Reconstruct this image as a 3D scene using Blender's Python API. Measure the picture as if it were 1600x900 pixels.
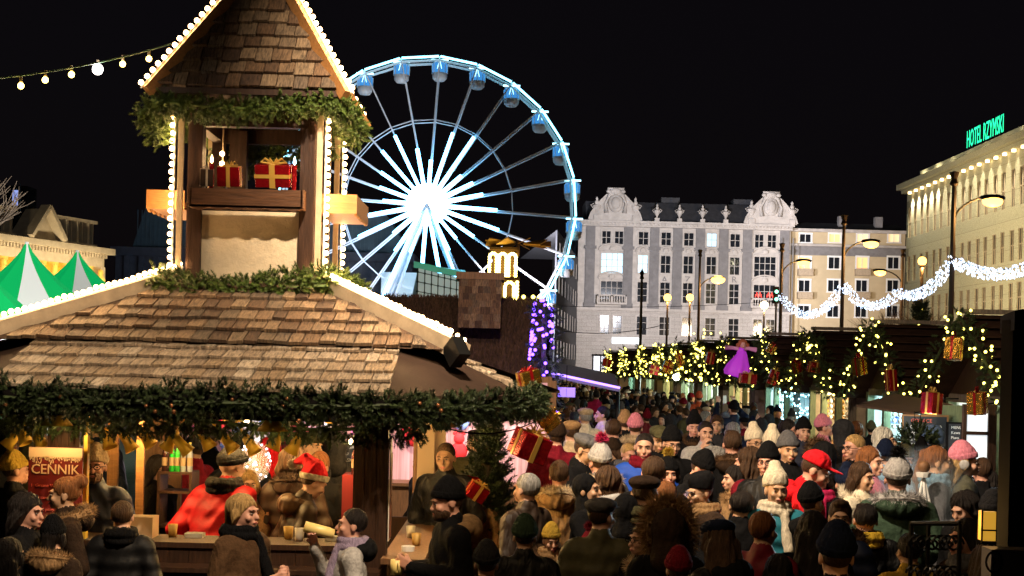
import bpy, math, random
import numpy as np
from mathutils import Vector, Matrix
random.seed(7); RNG = np.random.default_rng(7)
R = math.radians; PI = math.pi
S = bpy.context.scene
for o in list(bpy.data.objects): bpy.data.objects.remove(o)
# ---------------------------------------------------------------- camera
F = 2222.0; ROLL = R(1.4); CAMZ = 2.65; HY = 570.0
cr, sr = math.cos(ROLL), math.sin(ROLL)
cam = bpy.data.cameras.new('camera'); camo = bpy.data.objects.new('camera', cam); S.collection.objects.link(camo)
camo.matrix_world = Matrix(((cr, -sr, 0, 0), (0, 0, -1, 0), (sr, cr, 0, CAMZ), (0, 0, 0, 1)))
cam.sensor_width = 36; cam.lens = F / 1600 * 36; cam.shift_y = (HY - 450) / 1600
cam.clip_start = .1; cam.clip_end = 2000
S.camera = camo
# ---------------------------------------------------------------- world, night sky
w = bpy.data.worlds.new('World'); S.world = w; w.use_nodes = True
nt = w.node_tree; bg = nt.nodes['Background']
sky = nt.nodes.new('ShaderNodeTexSky'); sky.sky_type = 'NISHITA'; sky.sun_disc = False
sky.sun_elevation = R(4); sky.sun_rotation = R(150); sky.air_density = 1.0; sky.dust_density = 3
mixc = nt.nodes.new('ShaderNodeMix'); mixc.data_type = 'RGBA'; mixc.inputs[0].default_value = .99
nt.links.new(sky.outputs[0], mixc.inputs[6]); mixc.inputs[7].default_value = (.050, .034, .052, 1)
nt.links.new(mixc.outputs[2], bg.inputs[0]); bg.inputs[1].default_value = .05
S.view_settings.view_transform = 'Standard'; S.view_settings.look = 'None'; S.view_settings.exposure = 0.0; S.view_settings.gamma = 1
S.cycles.max_bounces = 5; S.cycles.diffuse_bounces = 2; S.cycles.glossy_bounces = 2; S.cycles.transmission_bounces = 3
S.cycles.transparent_max_bounces = 6; S.cycles.sample_clamp_indirect = 4; S.cycles.sample_clamp_direct = 12
S.cycles.caustics_reflective = False; S.cycles.caustics_refractive = False; S.cycles.use_denoising = True

def P(px, py, d):
    xc, yc = (px - 800) / F, (HY - py) / F
    return Vector(((xc * cr - yc * sr) * d, d, CAMZ + (xc * sr + yc * cr) * d))
def hor(px): return HY + (px - 800) * math.tan(ROLL)

def light(name, kind, loc, energy, col, size=.1, target=None, angle=60, blend=.5):
    l = bpy.data.lights.new(name, kind); l.energy = energy; l.color = col
    if kind == 'AREA': l.size = size
    else: l.shadow_soft_size = size
    if kind == 'SPOT': l.spot_size = R(angle); l.spot_blend = blend
    o = bpy.data.objects.new(name, l); S.collection.objects.link(o); o.location = loc
    if target is not None: o.rotation_euler = (Vector(target) - Vector(loc)).to_track_quat('-Z', 'Y').to_euler()
    return o
WARM = (1, .66, .33); SOD = (1, .50, .14)
EXP = 1.0
# added spots without fixtures, standing in for spill on facades, wheel, booth, crowd
light('palace_fill', 'SPOT', (-4, 138, 9), 210000, (.95, .92, 1), 1.5, (22, 190, 14), 70, .8)
light('palace_fill', 'SPOT', (16, 130, 12), 150000, (.92, .92, 1), 1.5, (23, 190, 14), 50, .9)
light('wheel_fill', 'SPOT', (-9, 112, 2), 42000, (.80, .90, 1), .6, (-9, 144, 20), 75, .7)
light('palace_fill_warm', 'SPOT', (30, 135, 9), 42000, (1, .74, .48), 1.0, (28, 190, 4), 80, .8)
light('block_fill', 'SPOT', (40, 150, 9), 13000, (1, .74, .42), 1.0, (46, 190, 9), 80, .8)
light('hotel_fill', 'SPOT', (17, 100, 7), 26000, (1, .82, .50), 1.0, (38, 118, 11), 75, .9)
light('hotel_fill', 'SPOT', (20, 90, 7), 17000, (1, .84, .52), 1.0, (38, 102, 12), 75, .9)
light('square_lamp', 'SPOT', (1.2, 4.6, 9.0), 5400, (1, .76, .50), .12, (-2.35, 10.45, 2.2), 28, .4)  # added spot standing in for spill, no fixture stands there
light('square_lamp', 'SPOT', (-1.2, 6.2, 5.6), 240, (1, .66, .34), .10, (1.7, 9.2, 1.5), 80, .8)  # added spot standing in for spill, no fixture stands there
light('square_lamp', 'SPOT', (-.6, 9.0, 7.2), 5400, (1, .78, .54), .10, (2.6, 17.5, 1.2), 92, .85)  # added spot standing in for spill, no fixture stands there

# ---------------------------------------------------------------- materials
MATS = {}
def mat(name, col, rough=.8, metal=0., spec=.5, bump=None, var=.0, emit=None, strength=0, scale=8, samp=None, alpha=None, trans=0, sss=0, stretch=None, var2=None, coat=0):
    if name in MATS: return MATS[name]
    m = bpy.data.materials.new(name); m.use_nodes = True; n = m.node_tree.nodes; L = m.node_tree.links
    b = n['Principled BSDF']; b.inputs['Base Color'].default_value = (*col, 1)
    b.inputs['Roughness'].default_value = rough; b.inputs['Metallic'].default_value = metal; b.inputs['Specular IOR Level'].default_value = spec
    b.inputs['Coat Weight'].default_value = coat
    if trans: b.inputs['Transmission Weight'].default_value = trans
    if alpha is not None: b.inputs['Alpha'].default_value = alpha
    if emit is not None:
        b.inputs['Emission Color'].default_value = (*emit, 1); b.inputs['Emission Strength'].default_value = strength
        if samp: m.cycles.emission_sampling = samp
    if var or bump:
        tc = n.new('ShaderNodeTexCoord'); mp = n.new('ShaderNodeMapping'); L.new(tc.outputs['Object'], mp.inputs[0])
        if stretch: mp.inputs['Scale'].default_value = stretch
        no = n.new('ShaderNodeTexNoise'); no.inputs['Scale'].default_value = scale; no.inputs['Detail'].default_value = 5; no.inputs['Roughness'].default_value = .65
        L.new(mp.outputs[0], no.inputs[0])
        if var:
            rp = n.new('ShaderNodeMapRange'); rp.inputs[1].default_value = .3; rp.inputs[2].default_value = .7
            rp.inputs[3].default_value = 1 - var; rp.inputs[4].default_value = 1 + var * .6; L.new(no.outputs[0], rp.inputs[0])
            mx = n.new('ShaderNodeMix'); mx.data_type = 'RGBA'; mx.blend_type = 'MULTIPLY'; mx.inputs[0].default_value = 1
            mx.inputs[6].default_value = (*col, 1); L.new(rp.outputs[0], mx.inputs[7]); L.new(mx.outputs[2], b.inputs['Base Color'])
        if bump:
            bp = n.new('ShaderNodeBump'); bp.inputs['Strength'].default_value = bump; bp.inputs['Distance'].default_value = .02
            L.new(no.outputs[0], bp.inputs['Height']); L.new(bp.outputs[0], b.inputs['Normal'])
    MATS[name] = m; return m
def folds(m, sc=6, dist=.05, st=.7):
    """coarse cloth folds under the fine weave"""
    if 'folds' in m: return m
    m['folds'] = 1; n = m.node_tree.nodes; L = m.node_tree.links; tc = [x for x in n if x.type == 'TEX_COORD'][0]; mp = n.new('ShaderNodeMapping'); mp.inputs['Scale'].default_value = (1, 1, .45); mp.inputs['Rotation'].default_value = (.3, .4, 0)
    L.new(tc.outputs['Object'], mp.inputs[0]); no = n.new('ShaderNodeTexNoise'); no.inputs['Scale'].default_value = sc; no.inputs['Detail'].default_value = 2.5; no.inputs['Distortion'].default_value = 1.2; L.new(mp.outputs[0], no.inputs[0])
    bp = n.new('ShaderNodeBump'); bp.inputs['Strength'].default_value = st; bp.inputs['Distance'].default_value = dist; L.new(no.outputs[0], bp.inputs['Height'])
    old = [x for x in n if x.type == 'BUMP' and x != bp][0]; L.new(bp.outputs[0], old.inputs['Normal']); return m
def puffer(name, col):
    if name in MATS: return MATS[name]
    m = mat(name, col, .6, spec=.2, bump=.25, var=.2, scale=20); n = m.node_tree.nodes; L = m.node_tree.links
    wv = n.new('ShaderNodeTexWave'); wv.bands_direction = 'Z'; wv.inputs['Scale'].default_value = 2.6; wv.inputs['Distortion'].default_value = 1.2
    tc = [x for x in n if x.type == 'TEX_COORD'][0]; L.new(tc.outputs['Object'], wv.inputs[0])
    bp = n.new('ShaderNodeBump'); bp.inputs['Strength'].default_value = .5; bp.inputs['Distance'].default_value = .02
    L.new(wv.outputs['Fac'], bp.inputs['Height']); old = [x for x in n if x.type == 'BUMP'][0]; L.new(old.outputs[0], bp.inputs['Normal'])
    L.new(bp.outputs[0], n['Principled BSDF'].inputs['Normal']); return m
def shinglemat(name, cols):
    m = mat(name, cols[0], .8, bump=1.0, var=.75, scale=5, stretch=(12, 1.6, 2.5)); n = m.node_tree.nodes; L = m.node_tree.links
    a = n.new('ShaderNodeAttribute'); a.attribute_name = 'tint'; rp = n.new('ShaderNodeValToRGB')
    for k, c in enumerate(cols):
        e = rp.color_ramp.elements[k] if k < 2 else rp.color_ramp.elements.new(1)
        e.position = k / (len(cols) - 1); e.color = (*c, 1)
    L.new(a.outputs['Fac'], rp.inputs[0]); mx = [x for x in n if x.type == 'MIX'][0]; L.new(rp.outputs[0], mx.inputs[6]); return m
def brickmat(name, c1, c2, mortar, scale, w=.5, h=.25, bump=.5):
    m = mat(name, c1, .85); n = m.node_tree.nodes; L = m.node_tree.links
    tc = n.new('ShaderNodeTexCoord'); mp = n.new('ShaderNodeMapping'); mp.inputs['Rotation'].default_value = (R(90), 0, 0)
    L.new(tc.outputs['Object'], mp.inputs[0]); br = n.new('ShaderNodeTexBrick'); L.new(mp.outputs[0], br.inputs[0])
    br.inputs['Color1'].default_value = (*c1, 1); br.inputs['Color2'].default_value = (*c2, 1); br.inputs['Mortar'].default_value = (*mortar, 1)
    br.inputs['Scale'].default_value = scale; br.inputs['Brick Width'].default_value = w; br.inputs['Row Height'].default_value = h; br.inputs['Mortar Size'].default_value = .012
    no = n.new('ShaderNodeTexNoise'); no.inputs['Scale'].default_value = 14; no.inputs['Detail'].default_value = 6; L.new(tc.outputs['Object'], no.inputs[0])
    mx = n.new('ShaderNodeMix'); mx.data_type = 'RGBA'; mx.blend_type = 'OVERLAY'; mx.inputs[0].default_value = .8
    L.new(br.outputs[0], mx.inputs[6]); L.new(no.outputs[0], mx.inputs[7]); L.new(mx.outputs[2], n['Principled BSDF'].inputs['Base Color'])
    bp = n.new('ShaderNodeBump'); bp.inputs['Strength'].default_value = bump; bp.inputs['Distance'].default_value = .02; L.new(mx.outputs[2], bp.inputs['Height']); L.new(bp.outputs[0], n['Principled BSDF'].inputs['Normal'])
    return m
def emis(name, col, strength, samp=None, base=None): return mat(name, base or col, .4, emit=col, strength=strength, samp=samp)

M = dict(
    darkwood=mat('dark_wood', (.036, .017, .010), .55, bump=.4, var=.5, scale=5, stretch=(8, 8, 1), spec=.2),
    brownwood=mat('brown_wood', (.16, .075, .03), .6, bump=.4, var=.45, scale=5, stretch=(8, 8, 1)),
    honey=mat('honey_wood', (.30, .135, .04), .55, bump=.3, var=.3, scale=5, stretch=(1, 8, 8)),
    greywood=mat('grey_wood', (.17, .135, .10), .75, bump=.5, var=.5, scale=5, stretch=(6, 6, 1)),
    greenlitwood=mat('green_lit_wood', (.13, .16, .08), .6, bump=.4, var=.4, scale=5, stretch=(8, 8, 1)),  # green light of the stalls put into the wood colour
    board=mat('pale_board', (.40, .31, .21), .6, bump=.2, var=.25, scale=6),
    plaster=mat('plaster', (.60, .49, .34), .9, bump=1.0, var=.12, scale=7),
    black=mat('black_wood', (.006, .005, .005), .95, spec=.1),
    blackmetal=mat('black_metal', (.01, .01, .01), .4, metal=.5),
    tarp=mat('brown_tarp', (.032, .018, .012), .8, spec=.15, bump=.3, var=.2),
    needle=mat('spruce_needle', (.075, .12, .018), .55, var=.5, scale=9),
    needled=mat('dark_spruce_needle', (.03, .05, .014), .6, var=.5, scale=9),
    bark=mat('bark', (.06, .04, .025), .9, bump=.6, var=.3),
    white=mat('white_paint', (.75, .75, .74), .4),
    steel=mat('white_steel', (.75, .74, .78), .5),
    glass=mat('dark_glass', (.012, .014, .018), .06, spec=.9),
    redfoil=mat('red_foil', (.30, .006, .010), .2, metal=.6, bump=1.0, scale=9, var=.2),
    goldfoil=mat('gold_foil', (.62, .36, .06), .18, metal=.95, bump=1.0, scale=9),
    goldribbon=mat('gold_ribbon', (.50, .30, .06), .35, metal=.3),
    bulb=emis('warm_bulb', (1, .60, .26), 125, base=(.9, .8, .6)),
    bulbs=emis('warm_bulb_small', (1, .72, .38), 30, 'NONE'),
    fairy=emis('fairy_light', (.95, .80, .14), 7, 'NONE'),
    fairyw=emis('icicle_light', (.60, .76, 1), 2.6, 'NONE'),
    purple=emis('purple_light', (.16, .06, 1), 9, 'NONE'),
    ledcyan=emis('cyan_led', (.24, .78, 1), 5.0),
    ledwhite=emis('white_led', (.14, .50, .85), 14),
    lamp=emis('sodium_lamp', (1, .54, .12), 4.5),
    lampw=emis('pale_lamp', (1, .74, .36), 8),
    stallwhite=emis('stall_tube', (.80, 1, .86), 9),
    stallcyan=emis('stall_cyan_tube', (.35, .92, 1), 9),
    stallwarm=emis('stall_warm_lamp', (1, .80, .38), 10),
    neon=emis('green_neon', (.02, .85, .42), 1.6, 'NONE'),
    neonred=emis('red_neon', (1, .06, .04), 3, 'NONE'),
    yellow=mat('yellow_tin', (.80, .50, .05), .45, metal=.2),
    chalk=mat('chalkboard', (.02, .022, .028), .6),
    maroon=mat('maroon_print', (.13, .012, .012), .45),
    cream=mat('cream_print', (.75, .55, .36), .5),
    paper=mat('white_card', (.8, .78, .72), .6),
)

# ---------------------------------------------------------------- object helpers
ORG = {}
def tagp(o, label=None, cat=None, group=None, kind=None):
    if label: o['label'] = label
    if cat: o['category'] = cat
    if group: o['group'] = group
    if kind: o['kind'] = kind
    return o
def thing(name, label, cat, loc=(0, 0, 0), group=None):
    o = bpy.data.objects.new(name, None); S.collection.objects.link(o); o.empty_display_size = .2
    o.location = loc; ORG[o.name] = Vector(loc); return tagp(o, label, cat, group)
def inst(name, mesh, loc, parent=None, mats=None):
    o = bpy.data.objects.new(name, mesh); S.collection.objects.link(o)
    org = ORG[parent.name] if parent else Vector((0, 0, 0))
    if parent: o.parent = parent
    o.location = Vector(loc) - org; ORG[o.name] = Vector(loc)
    return o
class MB:
    def __init__(s): s.V = []; s.Fc = []; s.Mi = []; s.n = 0; s.T = []; s.m = 0
    def raw(s, V, Fc, mi=None, tint=None):
        V = np.asarray(V, float).reshape(-1, 3); Fc = [tuple(int(i) + s.n for i in f) for f in Fc]
        s.V.append(V); s.Fc += Fc; s.Mi += [s.m if mi is None else mi] * len(Fc); s.T += [tint if tint is not None else 0.] * len(Fc); s.n += len(V); return s
    def box(s, c, d, rz=0, tint=None, mi=None, rot=None):
        x, y, z = d[0] / 2, d[1] / 2, d[2] / 2
        v = np.array([(-x, -y, -z), (x, -y, -z), (x, y, -z), (-x, y, -z), (-x, -y, z), (x, -y, z), (x, y, z), (-x, y, z)])
        if rz: v = v @ np.array(Matrix.Rotation(rz, 3, 'Z')).T
        if rot is not None: v = v @ np.array(rot).T
        return s.raw(v + np.array(c), [(0, 3, 2, 1), (4, 5, 6, 7), (0, 1, 5, 4), (1, 2, 6, 5), (2, 3, 7, 6), (3, 0, 4, 7)], mi, tint)
    def b2(s, x0, x1, y0, y1, z0, z1, mi=None): return s.box(((x0 + x1) / 2, (y0 + y1) / 2, (z0 + z1) / 2), (abs(x1 - x0), abs(y1 - y0), abs(z1 - z0)), mi=mi)
    def bar(s, a, b, wd, ht, mi=None):
        a, b = Vector(a), Vector(b); d = b - a; u = d.normalized(); side = u.cross(Vector((0, 0, 1)))
        side = side.normalized() if side.length > 1e-4 else Vector((1, 0, 0)); up = side.cross(u)
        v = [a + side * i * wd / 2 + up * j * ht / 2 for i, j in ((-1, -1), (1, -1), (1, 1), (-1, 1))] + [b + side * i * wd / 2 + up * j * ht / 2 for i, j in ((-1, -1), (1, -1), (1, 1), (-1, 1))]
        return s.raw([tuple(q) for q in v], [(0, 3, 2, 1), (4, 5, 6, 7), (0, 1, 5, 4), (1, 2, 6, 5), (2, 3, 7, 6), (3, 0, 4, 7)], mi)
    def tube(s, pts, r, n=6, mi=None, caps=True):
        pts = [Vector(p) for p in pts]; rr = r if isinstance(r, (list, tuple)) else [r] * len(pts); V = []; Fc = []
        for i, p in enumerate(pts):
            d = (pts[min(i + 1, len(pts) - 1)] - pts[max(i - 1, 0)]).normalized()
            a = d.cross(Vector((0, 0, 1))) if abs(d.z) < .95 else d.cross(Vector((0, 1, 0))); a.normalize(); b = d.cross(a)
            for k in range(n): t = 2 * PI * k / n; V.append(tuple(p + (a * math.cos(t) + b * math.sin(t)) * rr[i]))
        for i in range(len(pts) - 1):
            for k in range(n): k2 = (k + 1) % n; Fc.append((i * n + k, i * n + k2, (i + 1) * n + k2, (i + 1) * n + k))
        if caps: Fc.append(tuple(range(n))); Fc.append(tuple((len(pts) - 1) * n + k for k in reversed(range(n))))
        return s.raw(V, Fc, mi)
    def lathe(s, prof, c, n=16, mi=None, sx=1, sy=1):
        V = []; Fc = []
        for r, z in prof:
            for k in range(n): t = 2 * PI * k / n; V.append((c[0] + r * math.cos(t) * sx, c[1] + r * math.sin(t) * sy, c[2] + z))
        for i in range(len(prof) - 1):
            for k in range(n): k2 = (k + 1) % n; Fc.append((i * n + k, i * n + k2, (i + 1) * n + k2, (i + 1) * n + k))
        return s.raw(V, Fc, mi)
    def ball(s, c, r, n=10, m=6, mi=None):
        r = r if isinstance(r, (tuple, list)) else (r, r, r)
        prof = [(math.sin(PI * i / m), -math.cos(PI * i / m)) for i in range(m + 1)]
        V = []; Fc = []
        for a, z in prof:
            for k in range(n): t = 2 * PI * k / n; V.append((c[0] + a * r[0] * math.cos(t), c[1] + a * r[1] * math.sin(t), c[2] + z * r[2]))
        for i in range(m):
            for k in range(n): k2 = (k + 1) % n; Fc.append((i * n + k, i * n + k2, (i + 1) * n + k2, (i + 1) * n + k))
        return s.raw(V, Fc, mi)
    def prism(s, poly, y0, y1, mi=None, axis='y'):     # poly in (x,z) extruded along y, or (y,z) along x
        n = len(poly)
        f = (lambda a, z, e: (a, e, z)) if axis == 'y' else ((lambda a, z, e: (e, a, z)) if axis == 'x' else (lambda a, z, e: (a, z, e)))
        V = [f(a, z, y0) for a, z in poly] + [f(a, z, y1) for a, z in poly]
        return s.raw(V, [tuple(range(n)), tuple(range(2 * n - 1, n - 1, -1))] + [(i, i + n, (i + 1) % n + n, (i + 1) % n) for i in range(n)], mi)
    def build(s, name, mats, parent=None, smooth=False, origin=None, tint=False):
        V = np.concatenate(s.V)
        if parent: org = ORG[parent.name]
        elif origin is not None: org = Vector(origin)
        else: org = Vector((float(V[:, 0].mean()), float(V[:, 1].mean()), float(V[:, 2].min())))
        me = bpy.data.meshes.new(name); me.from_pydata((V - np.array(org)).tolist(), [], s.Fc)
        for m in (mats if isinstance(mats, (list, tuple)) else [mats]): me.materials.append(m)
        me.polygons.foreach_set('material_index', s.Mi)
        if smooth: me.polygons.foreach_set('use_smooth', [True] * len(s.Fc))
        if tint:
            a = me.attributes.new('tint', 'FLOAT', 'FACE'); a.data.foreach_set('value', s.T)
        me.update()
        o = bpy.data.objects.new(name, me); S.collection.objects.link(o)
        if parent: o.parent = parent; ORG[o.name] = org
        else: o.location = org; ORG[o.name] = org
        return o
    def top(s, name, mats, label, cat, group=None, **k): return tagp(s.build(name, mats, **k), label, cat, group)
def ballmesh(name, r, m, n=8, k=6):
    b = MB().ball((0, 0, 0), r, n, k); o = b.build(name, m, origin=(0, 0, 0), smooth=True); me = o.data; bpy.data.objects.remove(o); return me
def txt(name, body, size, m, parent, loc, rot=(PI / 2, 0, 0), ext=.003, align='CENTER', sx=1):
    c = bpy.data.curves.new('t', 'FONT'); c.body = body; c.size = size; c.extrude = ext; c.align_x = align; c.resolution_u = 2
    to = bpy.data.objects.new('t', c); S.collection.objects.link(to)
    me = bpy.data.meshes.new_from_object(to.evaluated_get(bpy.context.evaluated_depsgraph_get())); bpy.data.objects.remove(to); bpy.data.curves.remove(c)
    me.name = name; me.materials.clear(); me.materials.append(m)
    o = inst(name, me, loc, parent); o.rotation_euler = rot; o.scale = (sx, 1, 1); return o
def fur(b, centers, normals, length, width, mi=None, jitter=.5, droop=0):
    """thin tapering blades: centers (N,3), directions (N,3)"""
    C = np.asarray(centers); N = np.asarray(normals) + RNG.normal(0, jitter, C.shape); N[:, 2] -= droop
    N /= np.linalg.norm(N, axis=1)[:, None]; T = np.cross(N, RNG.normal(0, 1, C.shape)); T /= np.linalg.norm(T, axis=1)[:, None]
    ln = length * RNG.uniform(.6, 1.2, (len(C), 1))
    V = np.stack([C - T * width / 2, C + T * width / 2, C + N * ln], 1).reshape(-1, 3)
    return b.raw(V, np.arange(len(V)).reshape(-1, 3), mi)
# spruce sprig: a bottle brush of needles round a short stem pointing along +Z
def sprig_arrays(n=52, L=.075, nl=.028, wd=.0065):
    t = RNG.uniform(.1, 1, n); a = RNG.uniform(0, 2 * PI, n); C = np.stack([0 * t, 0 * t, t * L], 1)
    D = np.stack([np.cos(a), np.sin(a), .75 + 0 * a + .6 * (t > .9)], 1); D /= np.linalg.norm(D, axis=1)[:, None]
    T = np.cross(D, [0, 0, 1]) * wd / 2 / .7; ln = nl * (1.15 - .35 * t)[:, None]
    return np.stack([C - T, C + T, C + D * ln], 1).reshape(-1, 3)
SPR = [sprig_arrays() for _ in range(6)]; SPRL = [sprig_arrays(26, .12, .042, .013) for _ in range(4)]
def sprigs(b, pts, dirs, scale=1., lib=None, mi=None):
    lib = lib or SPR; out = []
    for p, d in zip(pts, dirs):
        d = Vector(d).normalized(); q = Vector((0, 0, 1)).rotation_difference(d) @ Matrix.Rotation(random.uniform(0, 6.28), 3, 'Z').to_quaternion()
        A = np.array(q.to_matrix()); out.append(random.choice(lib) @ A.T * scale * random.uniform(.75, 1.25) + np.array(p))
    V = np.concatenate(out); b.raw(V, np.arange(len(V)).reshape(-1, 3), mi)
def garland_pts(path, per_m, r):
    path = [Vector(p) for p in path]; pts = []; dirs = []; 
    for a, c in zip(path[:-1], path[1:]):
        L = (c - a).length; u = (c - a).normalized(); s1 = u.cross(Vector((0.01, 0.02, 1))).normalized(); s2 = u.cross(s1)
        for _ in range(int(L * per_m + random.random())):
            t = random.random(); an = random.uniform(0, 2 * PI); o = s1 * math.cos(an) + s2 * math.sin(an)
            rr = r * random.uniform(.2, .85); wob = .25 * r * math.sin(a.x * 3 + t * L * 7)
            pts.append(a + u * L * t + o * rr + Vector((0, 0, wob))); dirs.append(o + u * random.uniform(-.9, .9) + Vector((0, 0, -.15)))
    return pts, dirs
def garland(name, path, label, per_m=70, r=.1, scale=1., m='needle', lib=None, group=None, bulbs=None, nb=0, br=.012, kind='garland', solid=True):
    root = thing(name, label, 'garland', path[0], group)
    b = MB(); p, d = garland_pts(path, per_m, r); sprigs(b, p, d, scale, lib)
    if solid: b.tube(path, r * .14, 5, 0)
    b.build('needles', M[m], root)
    if nb:
        me = ballmesh('fairy_bulb', br, M[bulbs], 6, 4); q, e = garland_pts(path, 200, r); k = 0
        for p1, d1 in random.sample(list(zip(q, e)), min(nb, len(q))): inst('fairy_bulb', me, p1 + d1.normalized() * r * random.uniform(.25, .75), root)
    return root
def sag(a, b, s, n=12): 
    a, b = Vector(a), Vector(b); return [a.lerp(b, i / n) - Vector((0, 0, s * 4 * (i / n) * (1 - i / n))) for i in range(n + 1)]
def gift(px, py, d, size, label, rot=(0, 0, 0), body='redfoil', rib='goldribbon', loc=None, group=None, hang=True):
    loc = Vector(loc) if loc is not None else P(px, py, d); root = thing('gift_box', label, 'gift box', loc, group)
    x, y, z = size = tuple(v * (.76 if hang and py < 640 and px > 900 else .86) for v in size); b = MB(); n = 5   # slightly crumpled box
    b.box(loc, size); o = b.build('wrapping', M[body], root)
    bv = o.modifiers.new('bevel', 'BEVEL'); bv.width = min(size) * .05; bv.segments = 2
    t = .004; wv = .16
    r = MB().box(loc, (x * wv, y + t * 2, z + t * 2)); r.box(loc, (x + t * 2, y * wv, z + t * 2.6)) if y > .6 * x else r.box(loc, (x + t * 2, y + t * 3, z * wv)); r.build('ribbon', M[rib], root)
    k = MB()
    for s1 in (-1, 1):
        for q in (.5, 1.1): k.tube([loc + Vector((0, 0, z / 2)), loc + Vector((s1 * x * .22 * q, 0, z / 2 + z * .26)), loc + Vector((s1 * x * .34 * q, 0, z / 2 + z * .1)), loc + Vector((0, 0, z / 2))], x * .035, 5)
    k.build('bow', M[rib], root)
    if hang: MB().tube([loc + Vector((0, 0, z / 2)), loc + Vector((0, 0, z / 2 + .18))], .004, 4).build('cord', M['black'], root)
    root.rotation_euler = tuple(R(v) for v in rot); return root
# ================================================================ ground
g = MB(); g.raw([(-400, -60, 0), (400, -60, 0), (400, 900, 0), (-400, 900, 0)], [(0, 1, 2, 3)])
gm = brickmat('paving', (.10, .09, .085), (.065, .06, .06), (.03, .03, .03), 1.6, .5, .25, .4); [x for x in gm.node_tree.nodes if x.type == 'MAPPING'][0].inputs['Rotation'].default_value = (0, 0, 0)
tagp(g.build('ground', gm, origin=(0, 0, 0)), kind='structure')

# ================================================================ main booth
CX, CY = -2.36, 13.2
BO = Vector((CX, CY, 0))
booth = thing('mulled_wine_booth', 'large wooden drinks booth with shingle roof and bulb-lit tower', 'market booth', BO)
SH = shinglemat('shingle', [(.055, .028, .015), (.13, .072, .036), (.21, .14, .08), (.085, .058, .038)])
SHL = shinglemat('weathered_shingle', [(.22, .16, .11), (.36, .28, .20), (.25, .17, .10), (.46, .38, .29)])
def shingle_face(b, A, B, C_, D, rows, wd, thick=.018):
    """A,B lower edge corners (A->B), D,C_ upper (D above A). tinted boards in overlapping rows"""
    A, B, C_, D = map(Vector, (A, B, C_, D)); nrm = (B - A).cross(D - A).normalized(); mid = (D + C_) / 2 - (A + B) / 2; H = mid.length; up = mid.normalized(); hx = (B - A).normalized()
    for r in range(rows):
        t0, t1 = r / rows, (r + 1.25) / rows; L0, R0 = A.lerp(D, t0), B.lerp(C_, t0); Wd = (R0 - L0).length; x = -random.random() * wd
        t1c = min(t1, 1.0); L1, R1 = A.lerp(D, t1c), B.lerp(C_, t1c)
        while x < Wd:
            w_ = wd * random.uniform(.75, 1.2); x0, x1 = max(x, 0), min(x + w_ - .011, Wd)
            if x1 - x0 > .02:
                drop = random.uniform(-.02, .016); lift = random.uniform(0, .012); tilt = random.uniform(-.004, .004)
                base = L0 + up * drop + nrm * (thick * 1.3 + lift)
                p0 = base + hx * x0 + nrm * tilt; p1 = base + hx * x1 - nrm * tilt; hgt = up * ((t1c - t0) * H - drop)
                # clip the top corners into the trapezoid
                xl = (L1 - L0).dot(hx); xr = (R1 - L0).dot(hx)
                q0 = L0 + hx * min(max(x0, xl), xr) + hgt + nrm * .004; q1 = L0 + hx * min(max(x1, xl), xr) + hgt + nrm * .004
                if (q1 - q0).length < .004: x += w_; continue
                dn = nrm * thick; V = [p0, p1, q1, q0, p0 - dn, p1 - dn, q1 - dn, q0 - dn]
                b.raw([tuple(v) for v in V], [(0, 1, 2, 3), (0, 4, 5, 1), (1, 5, 6, 2), (3, 7, 4, 0)], None, random.random())
            x += w_
    b.raw([tuple(A), tuple(B), tuple(C_), tuple(D)], [(0, 1, 2, 3)], None, .1)
def rot4(v, k):   # rotate about booth axis by k*90
    x, y, z = v; c, s = ((1, 0), (0, 1), (-1, 0), (0, -1))[k]
    return Vector((CX + x * c - y * s, CY + x * s + y * c, z))
ZT, ZE = 3.27, 2.73
up_b = MB(); sk_b = MB(); tw_b = MB(); tp = MB()
for k in range(4):
    shingle_face(up_b, rot4((-1.86, -1.86, ZE + .03), k), rot4((1.86, -1.86, ZE + .03), k), rot4((.6, -.6, ZT + .06), k), rot4((-.6, -.6, ZT + .06), k), 6, .135, .028)
    ey = -2.5 if k == 1 else -2.86
    shingle_face(sk_b, rot4((-1.46, ey, 2.40), k), rot4((1.46, ey, 2.40), k), rot4((1.46, -1.70, 2.78), k), rot4((-1.46, -1.70, 2.78), k), 5, .135, .022)
    shingle_face(tw_b, rot4((-.80, -.80, 5.0), k), rot4((.80, -.80, 5.0), k), rot4((.02, -.02, 6.3), k), rot4((-.02, -.02, 6.3), k), 10, .15, .032)
    tp = MB(); tp.raw([tuple(rot4(v, k)) for v in ((1.46, -2.86, 2.40), ((2.5, -1.7, 2.40) if k == 0 else (2.86, -1.46, 2.40)), (1.70, -1.46, 2.77), (1.46, -1.70, 2.77), (1.46, -2.86, 2.37), ((2.5, -1.7, 2.37) if k == 0 else (2.86, -1.46, 2.37)))], [(0, 1, 2, 3), (0, 4, 5, 1)]); tp.build('corner_tarpaulin', M['tarp'], booth)
roof = up_b.build('roof', SH, booth, tint=True); skirt = sk_b.build('skirt_roof', SHL, booth, tint=True); troof = tw_b.build('tower_roof', SH, booth, tint=True)
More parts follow.
